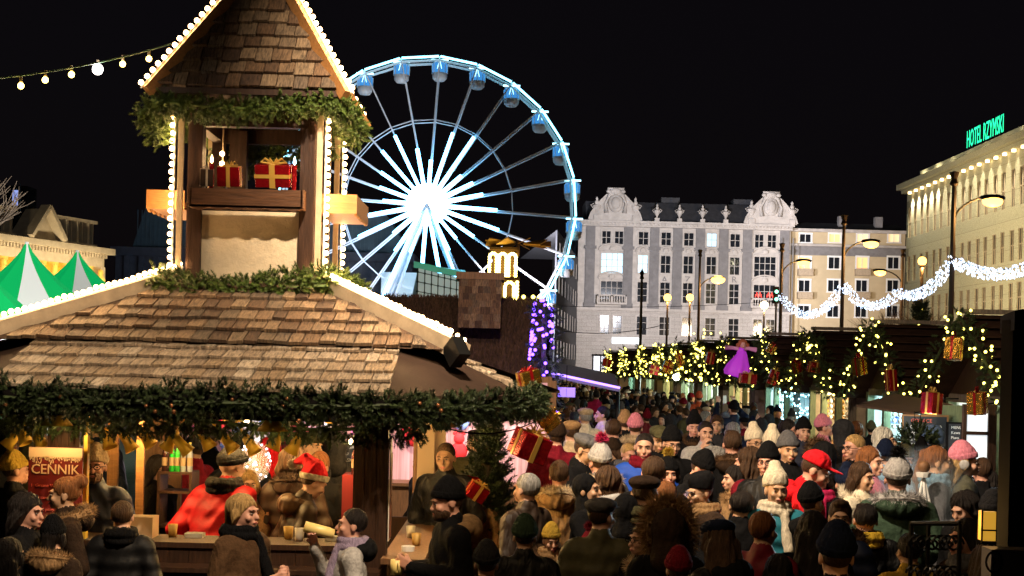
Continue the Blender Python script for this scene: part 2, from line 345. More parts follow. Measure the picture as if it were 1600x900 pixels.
# under side of the roof and fascia
fa = MB()
oc = [(-1.46, -2.86), (1.46, -2.86), (2.5, -1.7), (2.5, 1.7), (1.46, 2.86), (-1.46, 2.86), (-2.86, 1.46), (-2.86, -1.46)]
for i in range(8):
    a, c = oc[i], oc[(i + 1) % 8]
    fa.bar((CX + a[0] * .985, CY + a[1] * .985, 2.29), (CX + c[0] * .985, CY + c[1] * .985, 2.29), .07, .18)
fa.prism([(CX + x * .97, CY + y * .97) for x, y in oc], 2.36, 2.385, axis='z')
fa.build('fascia', M['black'], booth)
# hip rails with bulbs
BULB = ballmesh('bulb', .023, M['bulb'], 8, 6); BULBS_SMALL = ballmesh('bulb', .02, M['bulb'], 6, 4)
def rail(name, a, b, wd, ht, m, n, individual, off, parent=booth, bm='bulb', r=.023):
    a, b = Vector(a), Vector(b); rl = MB().bar(a, b, wd, ht).build(name, M[m], parent)
    mb = MB()
    for i in range(n):
        p = a.lerp(b, (i + .6) / n) + Vector(off) * random.uniform(.93, 1.07)
        if individual: inst('bulb', BULB, p, rl)
        else: mb.ball(p, r, 8, 5)
        # socket
    if not individual: tagp(mb.build('bulbs', M[bm], rl, smooth=True), kind='stuff')
    MB().tube([a + Vector(off) * .72, b + Vector(off) * .72], .010, 5).build('cable', M['white'], rl); return rl
for k in range(4):
    a = rot4((.58, -.58, ZT + .09), k); c = rot4((1.88, -1.88, ZE + .05), k)
    rail('hip_board', a, c, .07, .15, 'board', 32 if k in (0, 3) else 18, k in (0, 3), (0, 0, .115))
e = rot4((1.9, -1.9, ZE + .02), 0); MB().bar(e + Vector((-.02, .04, .06)), e + Vector((.05, -.05, -.08)), .11, .17).build('hip_end_block', M['blackmetal'], booth)
# tower frame
tf = MB()
for k in range(4):
    MB().box(tuple(rot4((.50, -.50, 4.1), k)), (.13, .13, 1.75)).build('tower_post', M['darkwood'], booth)
    MB().box(tuple(rot4((0, -.49, 3.60), k)), ((.88, .05, .72) if k % 2 == 0 else (.05, .88, .72))).build('plaster_panel', M['plaster'], booth)
    p = rot4((.615, -.615, 4.08), k)
    o_ = rot4((.66, -.62, 0), k) - BO; out = Vector((o_.x, o_.y, 0)).normalized() * .07
    out = Vector((.075 if (p.x > CX) else -.075, -.01, 0))
    rail('corner_light_strip', (p.x, p.y, 3.28), (p.x, p.y, 4.86), .05, .03, 'board', 23, k in (0, 3), out)
    # hip boards of the tower roof with bulbs
    a = rot4((.86, -.86, 4.95), k); c = rot4((.03, -.03, 6.36), k)
    rail('tower_hip_board', a, c, .07, .10, 'honey', 22, False, (0, 0, .10) if k in (1, 2) else ((.075 if k == 0 else -.075), -.03, .03), r=.024)
tf.box((CX, CY, 4.0), (1.0, 1.0, .06))
for k in range(4): tf.bar(rot4((-.55, -.50, 4.78), k), rot4((.55, -.50, 4.78), k), .1, .14); tf.bar(rot4((-.8, -.8, 4.97), k), rot4((.8, -.8, 4.97), k), .05, .05)
tf.box((CX, CY, 4.99), (1.5, 1.5, .03)); tf.box((CX - .28, CY + .3, 4.4), (.16, .1, .8)); tf.build('tower_frame', M['darkwood'], booth)
M['balconywood'] = mat('balcony_wood', (.085, .038, .018), .6, bump=.4, var=.4, scale=5, stretch=(1, 8, 8), spec=.2)
# balcony boxes with scalloped boards
def scallop(x0, x1, z0, z1, n=6):
    pts = [(x0, z1), (x0, z0)]
    for i in range(n * 6 + 1): t = i / (n * 6); pts.append((x0 + (x1 - x0) * t, z0 - .028 * abs(math.sin(PI * t * n))))
    pts.append((x1, z1)); return pts
for k, (m1, dep) in enumerate((('balconywood', .17), ('honey', .34), ('brownwood', .17), ('honey', .34))):
    bb = MB(); pol = scallop(-.49, .49, 3.97, 4.13); base = .60
    V = []; n = len(pol)
    for yy in (-(base + dep), -(base + dep) + .025):
        for x, z in pol: V.append(tuple(rot4((x, yy, z), k)))
    bb.raw(V, [tuple(range(n)), tuple(range(2 * n - 1, n - 1, -1))] + [(i, i + n, (i + 1) % n + n, (i + 1) % n) for i in range(n)])
    for sx in (-.49, .49):
        q = rot4((sx, -(base + dep / 2), 4.05), k); bb.box(tuple(q), ((.025, dep, .17) if k % 2 == 0 else (dep, .025, .17)))
    q = rot4((0, -(base + dep / 2), 3.975), k); bb.box(tuple(q), ((.98, dep, .02) if k % 2 == 0 else (dep, .98, .02)))
    bb.build('balcony_box', M[m1], booth)
# gifts on the balcony and little lamps
for x0, wd, hh, lb in ((-.17, .23, .20, 'small red foil gift with gold ribbon tilted on the tower balcony'), (.22, .36, .23, 'larger red foil gift beside a candle on the tower balcony'), (-.37, .13, .17, 'dark wrapped gift under the hanging bulbs on the tower balcony')):
    gift(0, 0, 0, (wd, .16, hh), lb, loc=(CX + x0, CY - .66, 4.15 + hh / 2), rot=(random.uniform(4, 14), 0, random.uniform(-12, 12)), hang=False, body='redfoil' if x0 > -.3 else 'tarp', rib='goldribbon' if x0 > -.3 else 'board')
for x0, lb in ((.40, 'red candle with cool flame on the tower balcony'), (-.33, 'red candle with warm flame near the tower post')):
    cr_ = thing('candle', lb, 'candle', (CX + x0, CY - .66, 4.13)); MB().tube([(CX + x0, CY - .66, 4.13), (CX + x0, CY - .66, 4.36)], .022, 10).build('wax', M['redfoil'], cr_)
    MB().lathe([(.0, 0), (.014, .02), (.01, .05), (0, .08)], (CX + x0, CY - .66, 4.36), 8).build('flame', emis('cool_flame', (.5, .85, 1), 10) if x0 > 0 else M['bulb'], cr_)
hb = thing('hanging_bulb_pair', 'two bare bulbs hanging on a cord inside the tower', 'hanging bulbs', (CX - .33, CY - .2, 4.75))
MB().tube([(CX - .33, CY - .2, 4.75), (CX - .33, CY - .2, 4.42)], .008, 5).build('cord', M['board'], hb)
for z in (4.51, 4.42): inst('bulb', BULB, (CX - .33, CY - .23, z), hb)
# garlands of the booth
def ring(h, z, droop=0, k0=0, n=4):
    out = []
    for k in range(k0, k0 + n):
        for i in range(8): t = i / 8; out.append(rot4((-h + 2 * h * t, -h, z - droop * math.sin(PI * t)), k % 4))
    return out
garland('spruce_garland', ring(.76, 4.88, .05) + [rot4((-.76, -.76, 4.88), 0)], 'full spruce garland round the foot of the tower roof', 560, .105, .9)
for k, sx in ((0, 1), (0, -1)):
    garland('spruce_garland', [rot4((sx * .78, -.80, 4.88), 0), rot4((sx * .90, -.72, 4.76), 0), rot4((sx * (.92 if sx > 0 else .80), -.55, 4.60), 0)], 'drooping spruce garland tail at the tower corner ' + ('over the honey wood balcony box' if sx > 0 else 'next to the string of bulbs'), 560, .115, .95)
garland('spruce_garland', [rot4(v, 2) for v in ((-.6, -.6, 4.68), (-.2, -.6, 4.60), (.2, -.6, 4.58), (.6, -.6, 4.66))], 'spruce garland on the rear beam seen through the tower opening', 450, .13)
garland('spruce_garland', ring(.78, 3.30, .05) + [rot4((-.76, -.76, 3.30), 0)], 'spruce garland round the tower base above the shingles', 560, .15, 1.05)
ea = []
for i in range(8):
    a, c = oc[i], oc[(i + 1) % 8]
    for j in range(6): t = j / 6; ea.append(Vector((CX + (a[0] * (1 - t) + c[0] * t) * 1.01, CY + (a[1] * (1 - t) + c[1] * t) * 1.01, 2.32 + random.uniform(-.012, .012))))
eg = garland('spruce_garland', ea + [ea[0]], 'long dark spruce garland along the booth eaves', 480, .125, .95, 'needled')
ig = garland('spruce_garland', sag((CX - 2.2, CY - 2.35, 2.17), (CX - .2, CY - 2.35, 2.2), .06) + sag((CX - .2, CY - 2.35, 2.2), (CX + 1.7, CY - 2.3, 2.18), .07), 'inner spruce garland hanging above the serving counter', 400, .11, 1.0, 'needled')
for i in range(26):   # small baubles on the eave garland
    p = random.choice(ea[:8] + ea[44:]) + Vector((random.uniform(-.3, .3), 0, 0)); o = inst('bauble', MATS and BULBS_SMALL, p + Vector((random.uniform(-.1, .1), -.10, random.uniform(-.10, .06))), eg)
    o.data = bpy.data.meshes.get('bauble_mesh') or (lambda m_: (setattr(m_, 'name', 'bauble_mesh'), m_)[1])(ballmesh('bauble', .017, mat('bauble_glass', (.5, .22, .1), .15, metal=.8), 8, 6))
# walls: posts, counters
WX0, WX1, WY0, WY1 = -3.56, -.93, 10.92, 15.2
def post(x, y, w_=.25, m='darkwood', z1=2.36, nm='post'):
    b = MB(); n = 3
    for i in range(n): b.box((x - w_ / 2 + (i + .5) * w_ / n, y, z1 / 2), (w_ / n - .008, w_ * .5, z1))
    b.box((x, y, z1 / 2), (w_ * .96, w_ * .44, z1 - .01)); return b.build(nm, M[m], booth)
post(-3.41, WY0); post(-1.06, WY0, .27)
post(-.86, 13.4, .10, 'brownwood'); post(-.93, WY1, .14); post(-3.56, WY1, .2); 
post(-3.14, 12.1, .07, 'honey'); post(-3.68, 13.2, .10, 'honey')
b = MB().b2(-3.58, -3.22, 13.95, 14.0, .9, 2.3); b.build('partition', M['brownwood'], booth)
tagp(MB().b2(-.80, -.70, 13.2, 13.24, 1.2, 2.15).build('side_panel', M['cream'], booth), 'plain cream panel')
MB().b2(-.86, -.60, 13.25, 13.3, 1.25, 2.1).build('side_panel', M['cream'], booth)
ct = MB(); ct.b2(-3.5, -1.15, WY0 - .12, WY0 + .35, 1.20, 1.24); ct.b2(-3.5, -.95, WY0 - .34, WY0 - .1, 1.045, 1.08); ct.build('counter_top', M['darkwood'], booth)
cf = MB()
for i in range(9): cf.b2(-3.5 + i * .27, -3.235 + i * .27, WY0 - .1, WY0 - .06, 0.02, 1.20)
cf.b2(-3.5, -.95, WY0 - .05, WY0, .02, 1.18)
cf.b2(-.86, -.82, WY0, WY1, .02, 1.12); cf.build('counter_front', M['darkwood'], booth)
MB().b2(-.95, -.62, WY0 - .25, 14.0, 1.13, 1.17).build('side_counter', M['brownwood'], booth)
bk = MB(); bk.b2(WX0 + .05, -2.6, WY1 - .04, WY1, 0.02, 1.0); bk.b2(-2.55, -1.0, WY1 - .04, WY1, 0.02, 1.0); bk.build('back_counter', M['darkwood'], booth)
# little shelf unit with bottles inside, and a maroon crate with bottles
sh = thing('bottle_rack', 'small wooden rack with bottles behind the counter', 'rack', (-2.93, 12.6, 0))
b = MB(); b.b2(-3.08, -2.78, 12.45, 12.75, 0, .02)
for z in (1.15, 1.45, 1.62): b.b2(-3.08, -2.78, 12.45, 12.75, z, z + .02)
for x in (-3.07, -2.79): b.b2(x - .012, x + .012, 12.45, 12.75, 0, 1.63)
b.build('shelves', M['darkwood'], sh)
def bottle(x, y, z, h, r, col, label, cap=(.8, .7, .2), group=None):
    rt = thing('bottle', label, 'bottle', (x, y, z), group); m = mat('bottle_glass_%.2f_%.2f' % (col[0], col[1]), col, .12, spec=.8, coat=.5)
    MB().lathe([(0, 0), (r, 0), (r, h * .6), (r * .85, h * .68), (r * .36, h * .8), (r * .33, h * .95), (0, h * .95)], (x, y, z), 12).build('glass', m, rt, smooth=True)
    MB().lathe([(0, h * 1.0), (r * .42, h * 1.0), (r * .42, h * .93), (0, h * .93)], (x, y, z), 10).build('cap', mat('cap%.1f' % cap[0], cap, .4, metal=.4), rt)
    MB().lathe([(r * 1.02, h * .2), (r * 1.02, h * .48)], (x, y, z), 12).build('paper_label', mat('blabel%.2f' % (col[1] + .3), (.5, .35, .2), .7), rt)
for i, (x, c, lb) in enumerate(((-3.03, (.03, .01, .01), 'dark cola bottle at the edge of the wooden rack'), (-2.965, (.02, .42, .04), 'first bright green bottle on the wooden rack'), (-2.92, (.03, .38, .04), 'second bright green bottle beside the clear one'), (-2.865, (.5, .6, .62), 'clear bottle with pale label on the wooden rack'), (-2.81, (.45, .5, .6), 'clear bottle at the far end of the rack'))):
    bottle(x, 12.5, 1.64, .26, .026, c, lb)
for i, x in enumerate((-1.33, -1.275, -1.22)):
    bottle(x, 12.2, 1.68, .27, .027, (.03, .012, .01), ('dark bottle on the maroon crate, ' + ('beside the customer in dark coat', 'between two dark bottles', 'touching the booth post')[i]), (.85, .7, .3))
MB().b2(-1.42, -1.15, 12.1, 12.4, 1.0, 1.68).top('maroon_crate', mat('maroon_box', (.16, .01, .012), .5), 'maroon crate behind the counter carrying dark bottles', 'crate')
cpx = MB(); cpx.b2(-3.05, -2.75, 11.0, 11.2, 1.24, 1.40); cpx.top('cup_box', M['cream'], 'cream cardboard box standing on the counter by the red jacket', 'box')
for x, y, lb in ((-.78, 11.15, 'white notched ashtray on the side counter'), (-2.86, 11.15, 'pale ashtray on the front counter')):
    zz = 1.17 if x > -1 else 1.25
    MB().lathe([(0, .0), (.05, 0), (.055, .04), (.045, .04), (.04, .015), (0, .015)], (x, y, zz), 14).top('ashtray', M['paper'], lb, 'ashtray')
for i, (x, y) in enumerate(((-3.0, 11.08), (-2.62, 11.12), (-2.05, 11.0), (-1.72, 11.15), (-1.62, 11.06), (-.74, 11.5), (-.82, 12.0))):
    z = 1.24 if x < -1 else 1.17; b = MB(); b.lathe([(0, 0), (.030, 0), (.040, .10), (.036, .10), (.028, .01), (0, .01)], (x, y, z), 12); b.top('cup', mat('amber_cup', (.75, .5, .15), .35) if i % 2 else M['paper'], ('white' if i % 2 == 0 else 'amber') + ' cup on the ' + ('front counter by the cream box', 'front counter near the red jacket', 'front counter behind the blonde woman', 'front counter before the santa hat', 'front counter next to the amber one', 'side counter near the notched ashtray', 'side counter below the cream panel')[i], 'cup', smooth=True)
for i, (x, lb) in enumerate(((-2.45, 'small stack of napkins on the front counter'), (-1.35, 'folded napkin stack beside the booth post'))): MB().b2(x - .07, x + .07, 11.08, 11.2, 1.242, 1.275).top('napkin_stack', M['paper'], lb, 'napkins')
# signs
def sign_cennik():
    x0, x1 = P(46, 700, 10.75).x, P(130, 700, 10.75).x; zt = P(90, 699, 10.75).z; y = 10.74
    rt = thing('price_list_board', 'maroon price list board with snowy top reading CENNIK', 'sign', ((x0 + x1) / 2, y, zt - .6))
    MB().b2(x0, x1, y, y + .02, zt - .62, zt).build('board', M['maroon'], rt)
    MB().b2(x0 + .002, x1 - .002, y - .004, y, zt - .075, zt - .002).build('snow_band', M['cream'], rt)
    b = MB(); 
    for i in range(150): b.box((random.uniform(x0 + .01, x1 - .01), y - .004, zt - .07 - abs(random.gauss(0, .02))), (.006, .004, random.uniform(.004, .02)))
    b.build('snow_flecks', M['cream'], rt); cxm = (x0 + x1) / 2
    txt('title', 'CENNIK', .105, M['cream'], rt, (cxm, y - .006, zt - .20), sx=.95)
    for i, s_ in enumerate(('1  Grzane Wino  czerwone', '2  Grzane Wino  białe', '3  Miód pitny', '4  Herbata')):
        txt('price_line', s_, .034, mat('redprint', (.55, .10, .07), .5), rt, (x0 + .02, y - .006, zt - .30 - i * .09), align='LEFT')
    MB().b2(x1 - .12, x1 - .03, y - .006, y - .001, zt - .32, zt - .275).build('price_sticker', M['cream'], rt)
    MB().tube([(x0 + .02, y + .01, zt), (x0 + .02, y + .01, 2.3)], .004, 4).build('hanger', M['blackmetal'], rt)
sign_cennik()
MB().b2(P(137, 700, 10.85).x - .014, P(137, 700, 10.85).x + .014, 10.8, 10.86, 1.25, 2.2).build('edge_batten', M['yellow'], booth)
rt = thing('poster', 'tall printed poster with red figure on the booth post side', 'poster', (-.905, 11.0, 1.3))
MB().b2(-.915, -.910, 10.84, 11.02, 1.28, 2.06).build('sheet', M['paper'], rt); MB().b2(-.9075, -.9035, 10.85, 11.01, 1.30, 1.95).build('print', mat('posterprint', (.25, .08, .04), .5, var=.9, scale=18), rt)
# yellow tin bells hanging from the inner garland
for i in range(17):
    t = i / 16; x = CX - 1.95 + t * 2.6; p = Vector((x * 1.0, CY - 2.0 + .1 * math.sin(i), 1.96 - .02 * (i % 3)))
    rt = thing('yellow_bell', 'yellow tin bell hanging above the counter', 'bell', p, 'yellow tin bells under the inner garland')
    MB().lathe([(.012, .12), (.03, .10), (.034, .03), (.05, -.02), (.046, -.02), (.03, .03), (.02, .09)], p, 12).build('bell', M['yellow'], rt, smooth=True); MB().tube([p + Vector((0, 0, .12)), p + Vector((0, 0, .22))], .008, 5).build('ribbon', M['yellow'], rt)
    rt.rotation_euler = (R(random.uniform(-15, 15)), R(random.choice((-38, -32, 30)) + random.uniform(-8, 8)), 0); rt.scale = (1.25,) * 3
# interior lamps
def pendant(p, e, label, col=(1, .62, .22)):
    rt = thing('pendant_lamp', label, 'lamp', p); MB().lathe([(.02, .10), (.05, .08), (.12, .0), (.115, .0), (.045, .07), (.0, .09)], p, 14).build('shade', M['yellow'], rt, smooth=True)
    MB().ball(Vector(p) + Vector((0, 0, .03)), .028, 8, 6).build('bulb', M['bulb'], rt); MB().tube([Vector(p) + Vector((0, 0, .1)), Vector(p) + Vector((0, 0, .3))], .006, 4).build('cord', M['black'], rt)
    l = light('pendant_light', 'POINT', Vector(p) + Vector((0, 0, -.05)), e, col, .05)
pendant((-3.35, 10.5, 2.12), 8, 'added small lamp under the eave lighting the price list')  # eave lamp added to brighten the price list
pendant((-1.75, 10.45, 2.12), 9, 'added small lamp under the eave warming the drinking man')  # eave lamp added to warm the customers
pendant((-3.15, 12.0, 2.10), 105, 'yellow shaded lamp under the booth roof near the price list')
pendant((-2.30, 11.9, 2.12), 105, 'yellow shaded lamp under the booth roof over the red jacket')
pendant((-1.45, 12.0, 2.12), 105, 'yellow shaded lamp under the booth roof near the dark bottles')
pendant((-1.2, 14.2, 2.12), 40, 'yellow shaded lamp at the rear of the booth')
pendant((-.55, 11.8, 2.12), 34, 'yellow shaded lamp over the side counter')
for px, py in ((156, 648), (385, 657), (548, 690)): inst('bulb', BULB, P(px, py, 10.95), ig)
# cable hanging below the corner eave
MB().tube(sag(P(662, 655, 11.0), P(868, 640, 12.6), .16, 16), .006, 5).top('cable', M['black'], 'thin black cable sagging under the corner eave', 'cable')
# string of bulbs to the tower
sb = thing('bulb_string', 'green cable of yellow bulbs strung across to the tower roof', 'string lights', P(268, 68, 12.2))
pts = sag(P(268, 68, 12.2), P(-60, 127, 10.6), .05, 14); MB().tube(pts, .0075, 5).build('cable', mat('green_cable', (.10, .22, .14), .5), sb)
big = ballmesh('bulb', .045, emis('white_flare_bulb', (1, .92, .86), 90), 10, 8); yb = ballmesh('bulb', .026, emis('yellow_bulb', (1, .70, .16), 12), 8, 6)
for px, py in ((33, 119), (71, 110), (112, 102), (153, 94), (192, 86), (233, 78), (-6, 125)):
    dd = 12.2 - (268 - px) / 328 * 1.6; p = P(px, py, dd); MB().tube([p, p - Vector((0, 0, .045))], .013, 6).build('socket', M['board'], sb)
    inst('bulb', big if px == 153 else yb, p - Vector((0, 0, .075)), sb)
gift(828, 697, 11.4, (.30, .26, .25), 'red foil gift box with gold ribbon hanging under the corner eave', (12, 18, 28))
gift(826, 590, 12.0, (.2, .16, .14), 'gold gift box with red ribbon lying on the corner roof edge', (0, -14, 25), 'goldfoil', 'redfoil')
gift(856, 655, 12.3, (.2, .18, .18), 'crumpled gold foil gift hanging at the end of the eave garland', (20, 45, 15), 'goldfoil', 'goldfoil')

# ================================================================ ferris wheel
WD = 144.0; SC = WD / F; WC = P(668.7, 321.5, WD); WR = 231 * SC
wheel = thing('ferris_wheel', 'giant ferris wheel lit with cyan tubes behind the booth', 'ferris wheel', (WC.x, WC.y, 0))
def wp(ang, r, dy=0): return Vector((WC.x + math.sin(ang) * r, WC.y + dy, WC.z + math.cos(ang) * r))
off = math.atan2((688 - 668.7), (321.5 - 90)) - ROLL
led = MB(); rim = MB(); sp = MB(); mid = MB(); mid2 = MB(); lt = MB(); cr2 = MB()
for i in range(24):
    a, a2 = off + i * PI / 12, off + (i + 1) * PI / 12
    for dy in (-.85, .85):
        rim.bar(wp(a, WR - .35, dy), wp(a2, WR - .35, dy), .12, .22); (mid if dy < 0 else mid2).bar(wp(a, WR * .575, dy), wp(a2, WR * .575, dy), .07, .09)
        sp.bar(wp(a, 1.3, dy * .9), wp(a, WR, dy), .1, .13)
    g1, g2 = a + .006, a2 - .006
    led.bar(wp(g1, WR, -1.0), wp(g2, WR, -1.0), .14, .2)
    L = (.45, .62)[i % 2] if i not in (3, 9, 15, 21) else .5
    L = (.30 + .17 * ((i * 7 + 3) % 5 in (0, 2)) + .04 * (i % 3)) * 1.0
    lt.tube([wp(a, 1.2, -1.15), wp(a, WR * L, -1.15)], .19, 6)
rim.build('rim', M['steel'], wheel); mid.build('inner_ring', M['steel'], wheel); mid2.build('inner_ring', M['steel'], wheel); sp.build('spokes', M['steel'], wheel); led.build('rim_lights', M['ledcyan'], wheel); lt.build('spoke_lights', M['ledwhite'], wheel)
hub = MB(); hub.lathe([(0, 0), (1.9, 0), (2.05, .3), (2.05, 1.6), (0, 1.6)], (0, 0, 0), 40); V = np.concatenate(hub.V); hub.V = [np.stack([V[:, 0] + WC.x, WC.y - 1.9 + V[:, 2], V[:, 1] + WC.z], 1)]
hub.build('hub', emis('hub_led', (.85, .96, 1), 14), wheel)
for sx in (-1, 1):
    for dy in (-3.2, 3.2):
        MB().tube([WC + Vector((0, dy * .5, 0)), Vector((WC.x + sx * 7.8, WC.y + dy * 1.3, 0))], .32, 10).build('leg', M['steel'], wheel, smooth=True)
# tube light on the near leg
MB().tube([WC + Vector((-.6, -2.4, -1.0)), Vector((WC.x - 5.0, WC.y - 4.2, WC.z * .36))], .13, 6).build('leg_light', M['ledwhite'], wheel)
MB().tube([WC + Vector((.6, -2.4, -1.0)), Vector((WC.x + 5.0, WC.y - 4.2, WC.z * .36))], .13, 6).build('leg_light', M['ledwhite'], wheel)
# gondola prototype
cg = mat('gondola_glass', (.03, .10, .2), .1, spec=.9, emit=(.06, .34, .85), strength=.75, var=.8, scale=3); cw = mat('gondola_shell', (.55, .52, .52), .4)  # blue emission put into the glass to brighten the cabins
def gond():
    b = MB(); b.lathe([(.05, -2.25), (.5, -2.2), (.72, -1.95), (.78, -1.45), (.74, -1.4)], (0, 0, 0), 14); sh_ = b.build('shell', cw, origin=(0, 0, 0), smooth=True).data
    b = MB(); b.lathe([(.74, -1.45), (.78, -.55), (.6, -.3)], (0, 0, 0), 14); gl = b.build('cabin_glass', cg, origin=(0, 0, 0)).data
    b = MB(); 
    for k in range(8): t = k * PI / 4; b.tube([(.79 * math.cos(t), .79 * math.sin(t), -1.5), (.80 * math.cos(t), .80 * math.sin(t), -.5)], .035, 4)
    b.lathe([(0, -.3), (.72, -.42), (.72, -.36), (0, -.22)], (0, 0, 0), 14); fr = b.build('cabin_frame', cw, origin=(0, 0, 0)).data
    b = MB(); b.box((0, -.3, -.12), (1.7, .14, .16)); b.bar((-.22, -.85, -1.1), (0, -.85, -.2), .045, .045); b.bar((.22, -.85, -1.1), (0, -.85, -.2), .045, .045); ld = b.build('canopy_light', emis('gondola_led', (.45, .88, 1), 3.2, 'NONE'), origin=(0, 0, 0)).data
    for n_ in ('shell', 'cabin_glass', 'cabin_frame', 'canopy_light'): bpy.data.objects.remove(bpy.data.objects[n_])
    return sh_, gl, fr, ld
G = gond()
for i in range(24):
    p = wp(off + i * PI / 12, WR - .1); gd = inst('gondola', G[2], p, wheel)
    inst('shell', G[0], p, gd); inst('cabin_glass', G[1], p, gd); inst('canopy_light', G[3], p, gd)
# ================================================================ buildings
def winmesh(w_, h_, arch=False, mull=2, depth=.25, m=None, trim=True, bars=2):
    """window in the xz-plane, centre at origin, facing -Y; returns (frame mesh, pane mesh)"""
    fr = MB(); t = .09
    if trim:
        for sx in (-1, 1): fr.box((sx * (w_ / 2 + .09), -.06, 0), (.18, .12, h_ + .2))
        fr.box((0, -.1, -h_ / 2 - .08), (w_ + .5, .22, .14)); fr.box((0, -.07, h_ / 2 + .1), (w_ + .4, .16, .2))
    for i in range(mull + 1): fr.box((-w_ / 2 + w_ * i / mull, .09, 0), (.08, .06, h_))
    for i in range(bars + 1): fr.box((0, .09, -h_ / 2 + h_ * i / bars), (w_, .055, .07))
    o = fr.build('f', m or M['stone'], origin=(0, 0, 0)); f = o.data; bpy.data.objects.remove(o)
    p = MB().box((0, .15, 0), (w_, .02, h_)); o = p.build('p', M['glass'], origin=(0, 0, 0)); q = o.data; bpy.data.objects.remove(o)
    return f, q
M['stone'] = mat('pale_stone', (.46, .42, .385), .85, bump=.25, var=.22, scale=1.2)
M['stoned'] = mat('grey_stone', (.19, .18, .18), .85, bump=.25, var=.25, scale=1.5)
M['rust'] = brickmat('rusticated_stone', (.42, .38, .35), (.37, .34, .31), (.18, .16, .15), 1.0, 1.3, .5, .4)
M['beige'] = mat('beige_render', (.50, .40, .25), .9, var=.12, scale=.6)
M['hotelstone'] = brickmat('hotel_stone', (.44, .40, .27), (.38, .35, .24), (.20, .18, .12), .8, 1.4, .9, .3)
M['roofdark'] = mat('dark_roof_tile', (.035, .035, .04), .8, bump=.3, var=.4, scale=2)
for k, c in (('winlit', (1, .78, .45)), ('winreflect', (.45, .8, 1)), ('winwarm', (1, .6, .25))): M[k] = emis(k, c, .5, 'NONE')
def wall_holes(b, u0, u1, z0, z1, holes, y0, y1, mi=None):
    """solid wall slab between y0 (front) and y1 with rectangular openings; splits in columns"""
    us = sorted({u0, u1} | {h[0] for h in holes} | {h[1] for h in holes})
    for a, c in zip(us[:-1], us[1:]):
        zs = z0
        for h in sorted([h for h in holes if h[0] <= a + 1e-6 and h[1] >= c - 1e-6], key=lambda h: h[2]):
            if h[2] > zs: b.b2(a, c, y0, y1, zs, h[2], mi)
            zs = h[3]
        if z1 > zs: b.b2(a, c, y0, y1, zs, z1, mi)
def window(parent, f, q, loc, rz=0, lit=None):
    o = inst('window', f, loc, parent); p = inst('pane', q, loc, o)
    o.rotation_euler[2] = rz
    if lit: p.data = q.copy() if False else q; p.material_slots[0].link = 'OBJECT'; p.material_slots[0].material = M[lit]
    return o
# --- palace (d=190)
PD = 190.0; SCP = PD / F
def U(px, py=450): return P(px, py, PD).x
def Zp(px, py): return P(px, py, PD).z
pal = thing('baroque_palace', 'grey white baroque corner palace with two sculpted gables and pilasters', 'palace', (U(1070), PD, 0))
x0, x1 = U(902), U(1234); ztop = Zp(1070, 357); z4 = Zp(1070, 487); z5 = Zp(1070, 530) + .3
cols = [U(v) for v in (955.5, 1003.5, 1039, 1074.5, 1110.5, 1147, 1194.5)]
rows = [(Zp(1074, 374), 1.75), (Zp(1074, 414), 2.35), (Zp(1074, 458), 2.7), (Zp(1074, 511), 2.5)]
holes = []; wins = []
for r_, (z, h) in enumerate(rows):
    for ci, x in enumerate(cols):
        big = ci in (0, 6)
        if big and r_ in (0, 3):
            for dx in (-.85, .85): wins.append((x + dx, z, 1.15, h, r_, ci))
        elif big: wins.append((x, z, 2.9, h + (.35 if r_ == 1 else .0), r_, ci))
        else: wins.append((x, z, 1.3 if r_ != 3 else 1.35, h, r_, ci))
for x, z, w_, h, r_, ci in wins: holes.append((x - w_ / 2, x + w_ / 2, z - h / 2, z + h / 2))
b = MB(); wall_holes(b, x0, x1, z4 + .2, ztop, [h for h in holes if h[2] > z4], PD, PD + .5); b.build('wall', M['stone'], pal)
b = MB(); wall_holes(b, x0 - .2, x1, 0, z4 - .1, [h for h in holes if h[2] < z4], PD - .3, PD + .5); b.build('rusticated_wall', M['rust'], pal)
b = MB(); b.b2(x0 - .3, x1 + .2, PD - .8, PD + .5, z4 - .1, z4 + .25); b.b2(x0 - .2, x1 + .1, PD - .6, PD + .5, z5 - .1, z5 + .15); b.b2(x0 - .2, x1 + .1, PD - .75, PD + .5, ztop, ztop + .45)
b.b2(x0 - .35, x1 + .25, PD - 1.15, PD + .5, ztop + .45, ztop + .75)
for i in range(60): xx = x0 + (x1 - x0) * (i + .5) / 60; b.b2(xx - .12, xx + .12, PD - .98, PD - .7, ztop + .2, ztop + .45)
b.build('cornice', M['stone'], pal)
b = MB()
for v in (921, 980, 1021, 1057, 1092.5, 1129, 1166, 1224):
    x = U(v); b.b2(x - .62, x + .62, PD - .35, PD - .002, z4 + .25, ztop - 2.6); b.b2(x - .8, x + .8, PD - .5, PD - .003, ztop - 3.0, ztop - 2.6); b.b2(x - .6, x + .6, PD - .33, PD - .004, ztop - 2.6, ztop); b.b2(x - .75, x + .75, PD - .45, PD - .005, z4 + .25, z4 + .9)
b.build('pilasters', M['stoned'], pal)
cache = {}
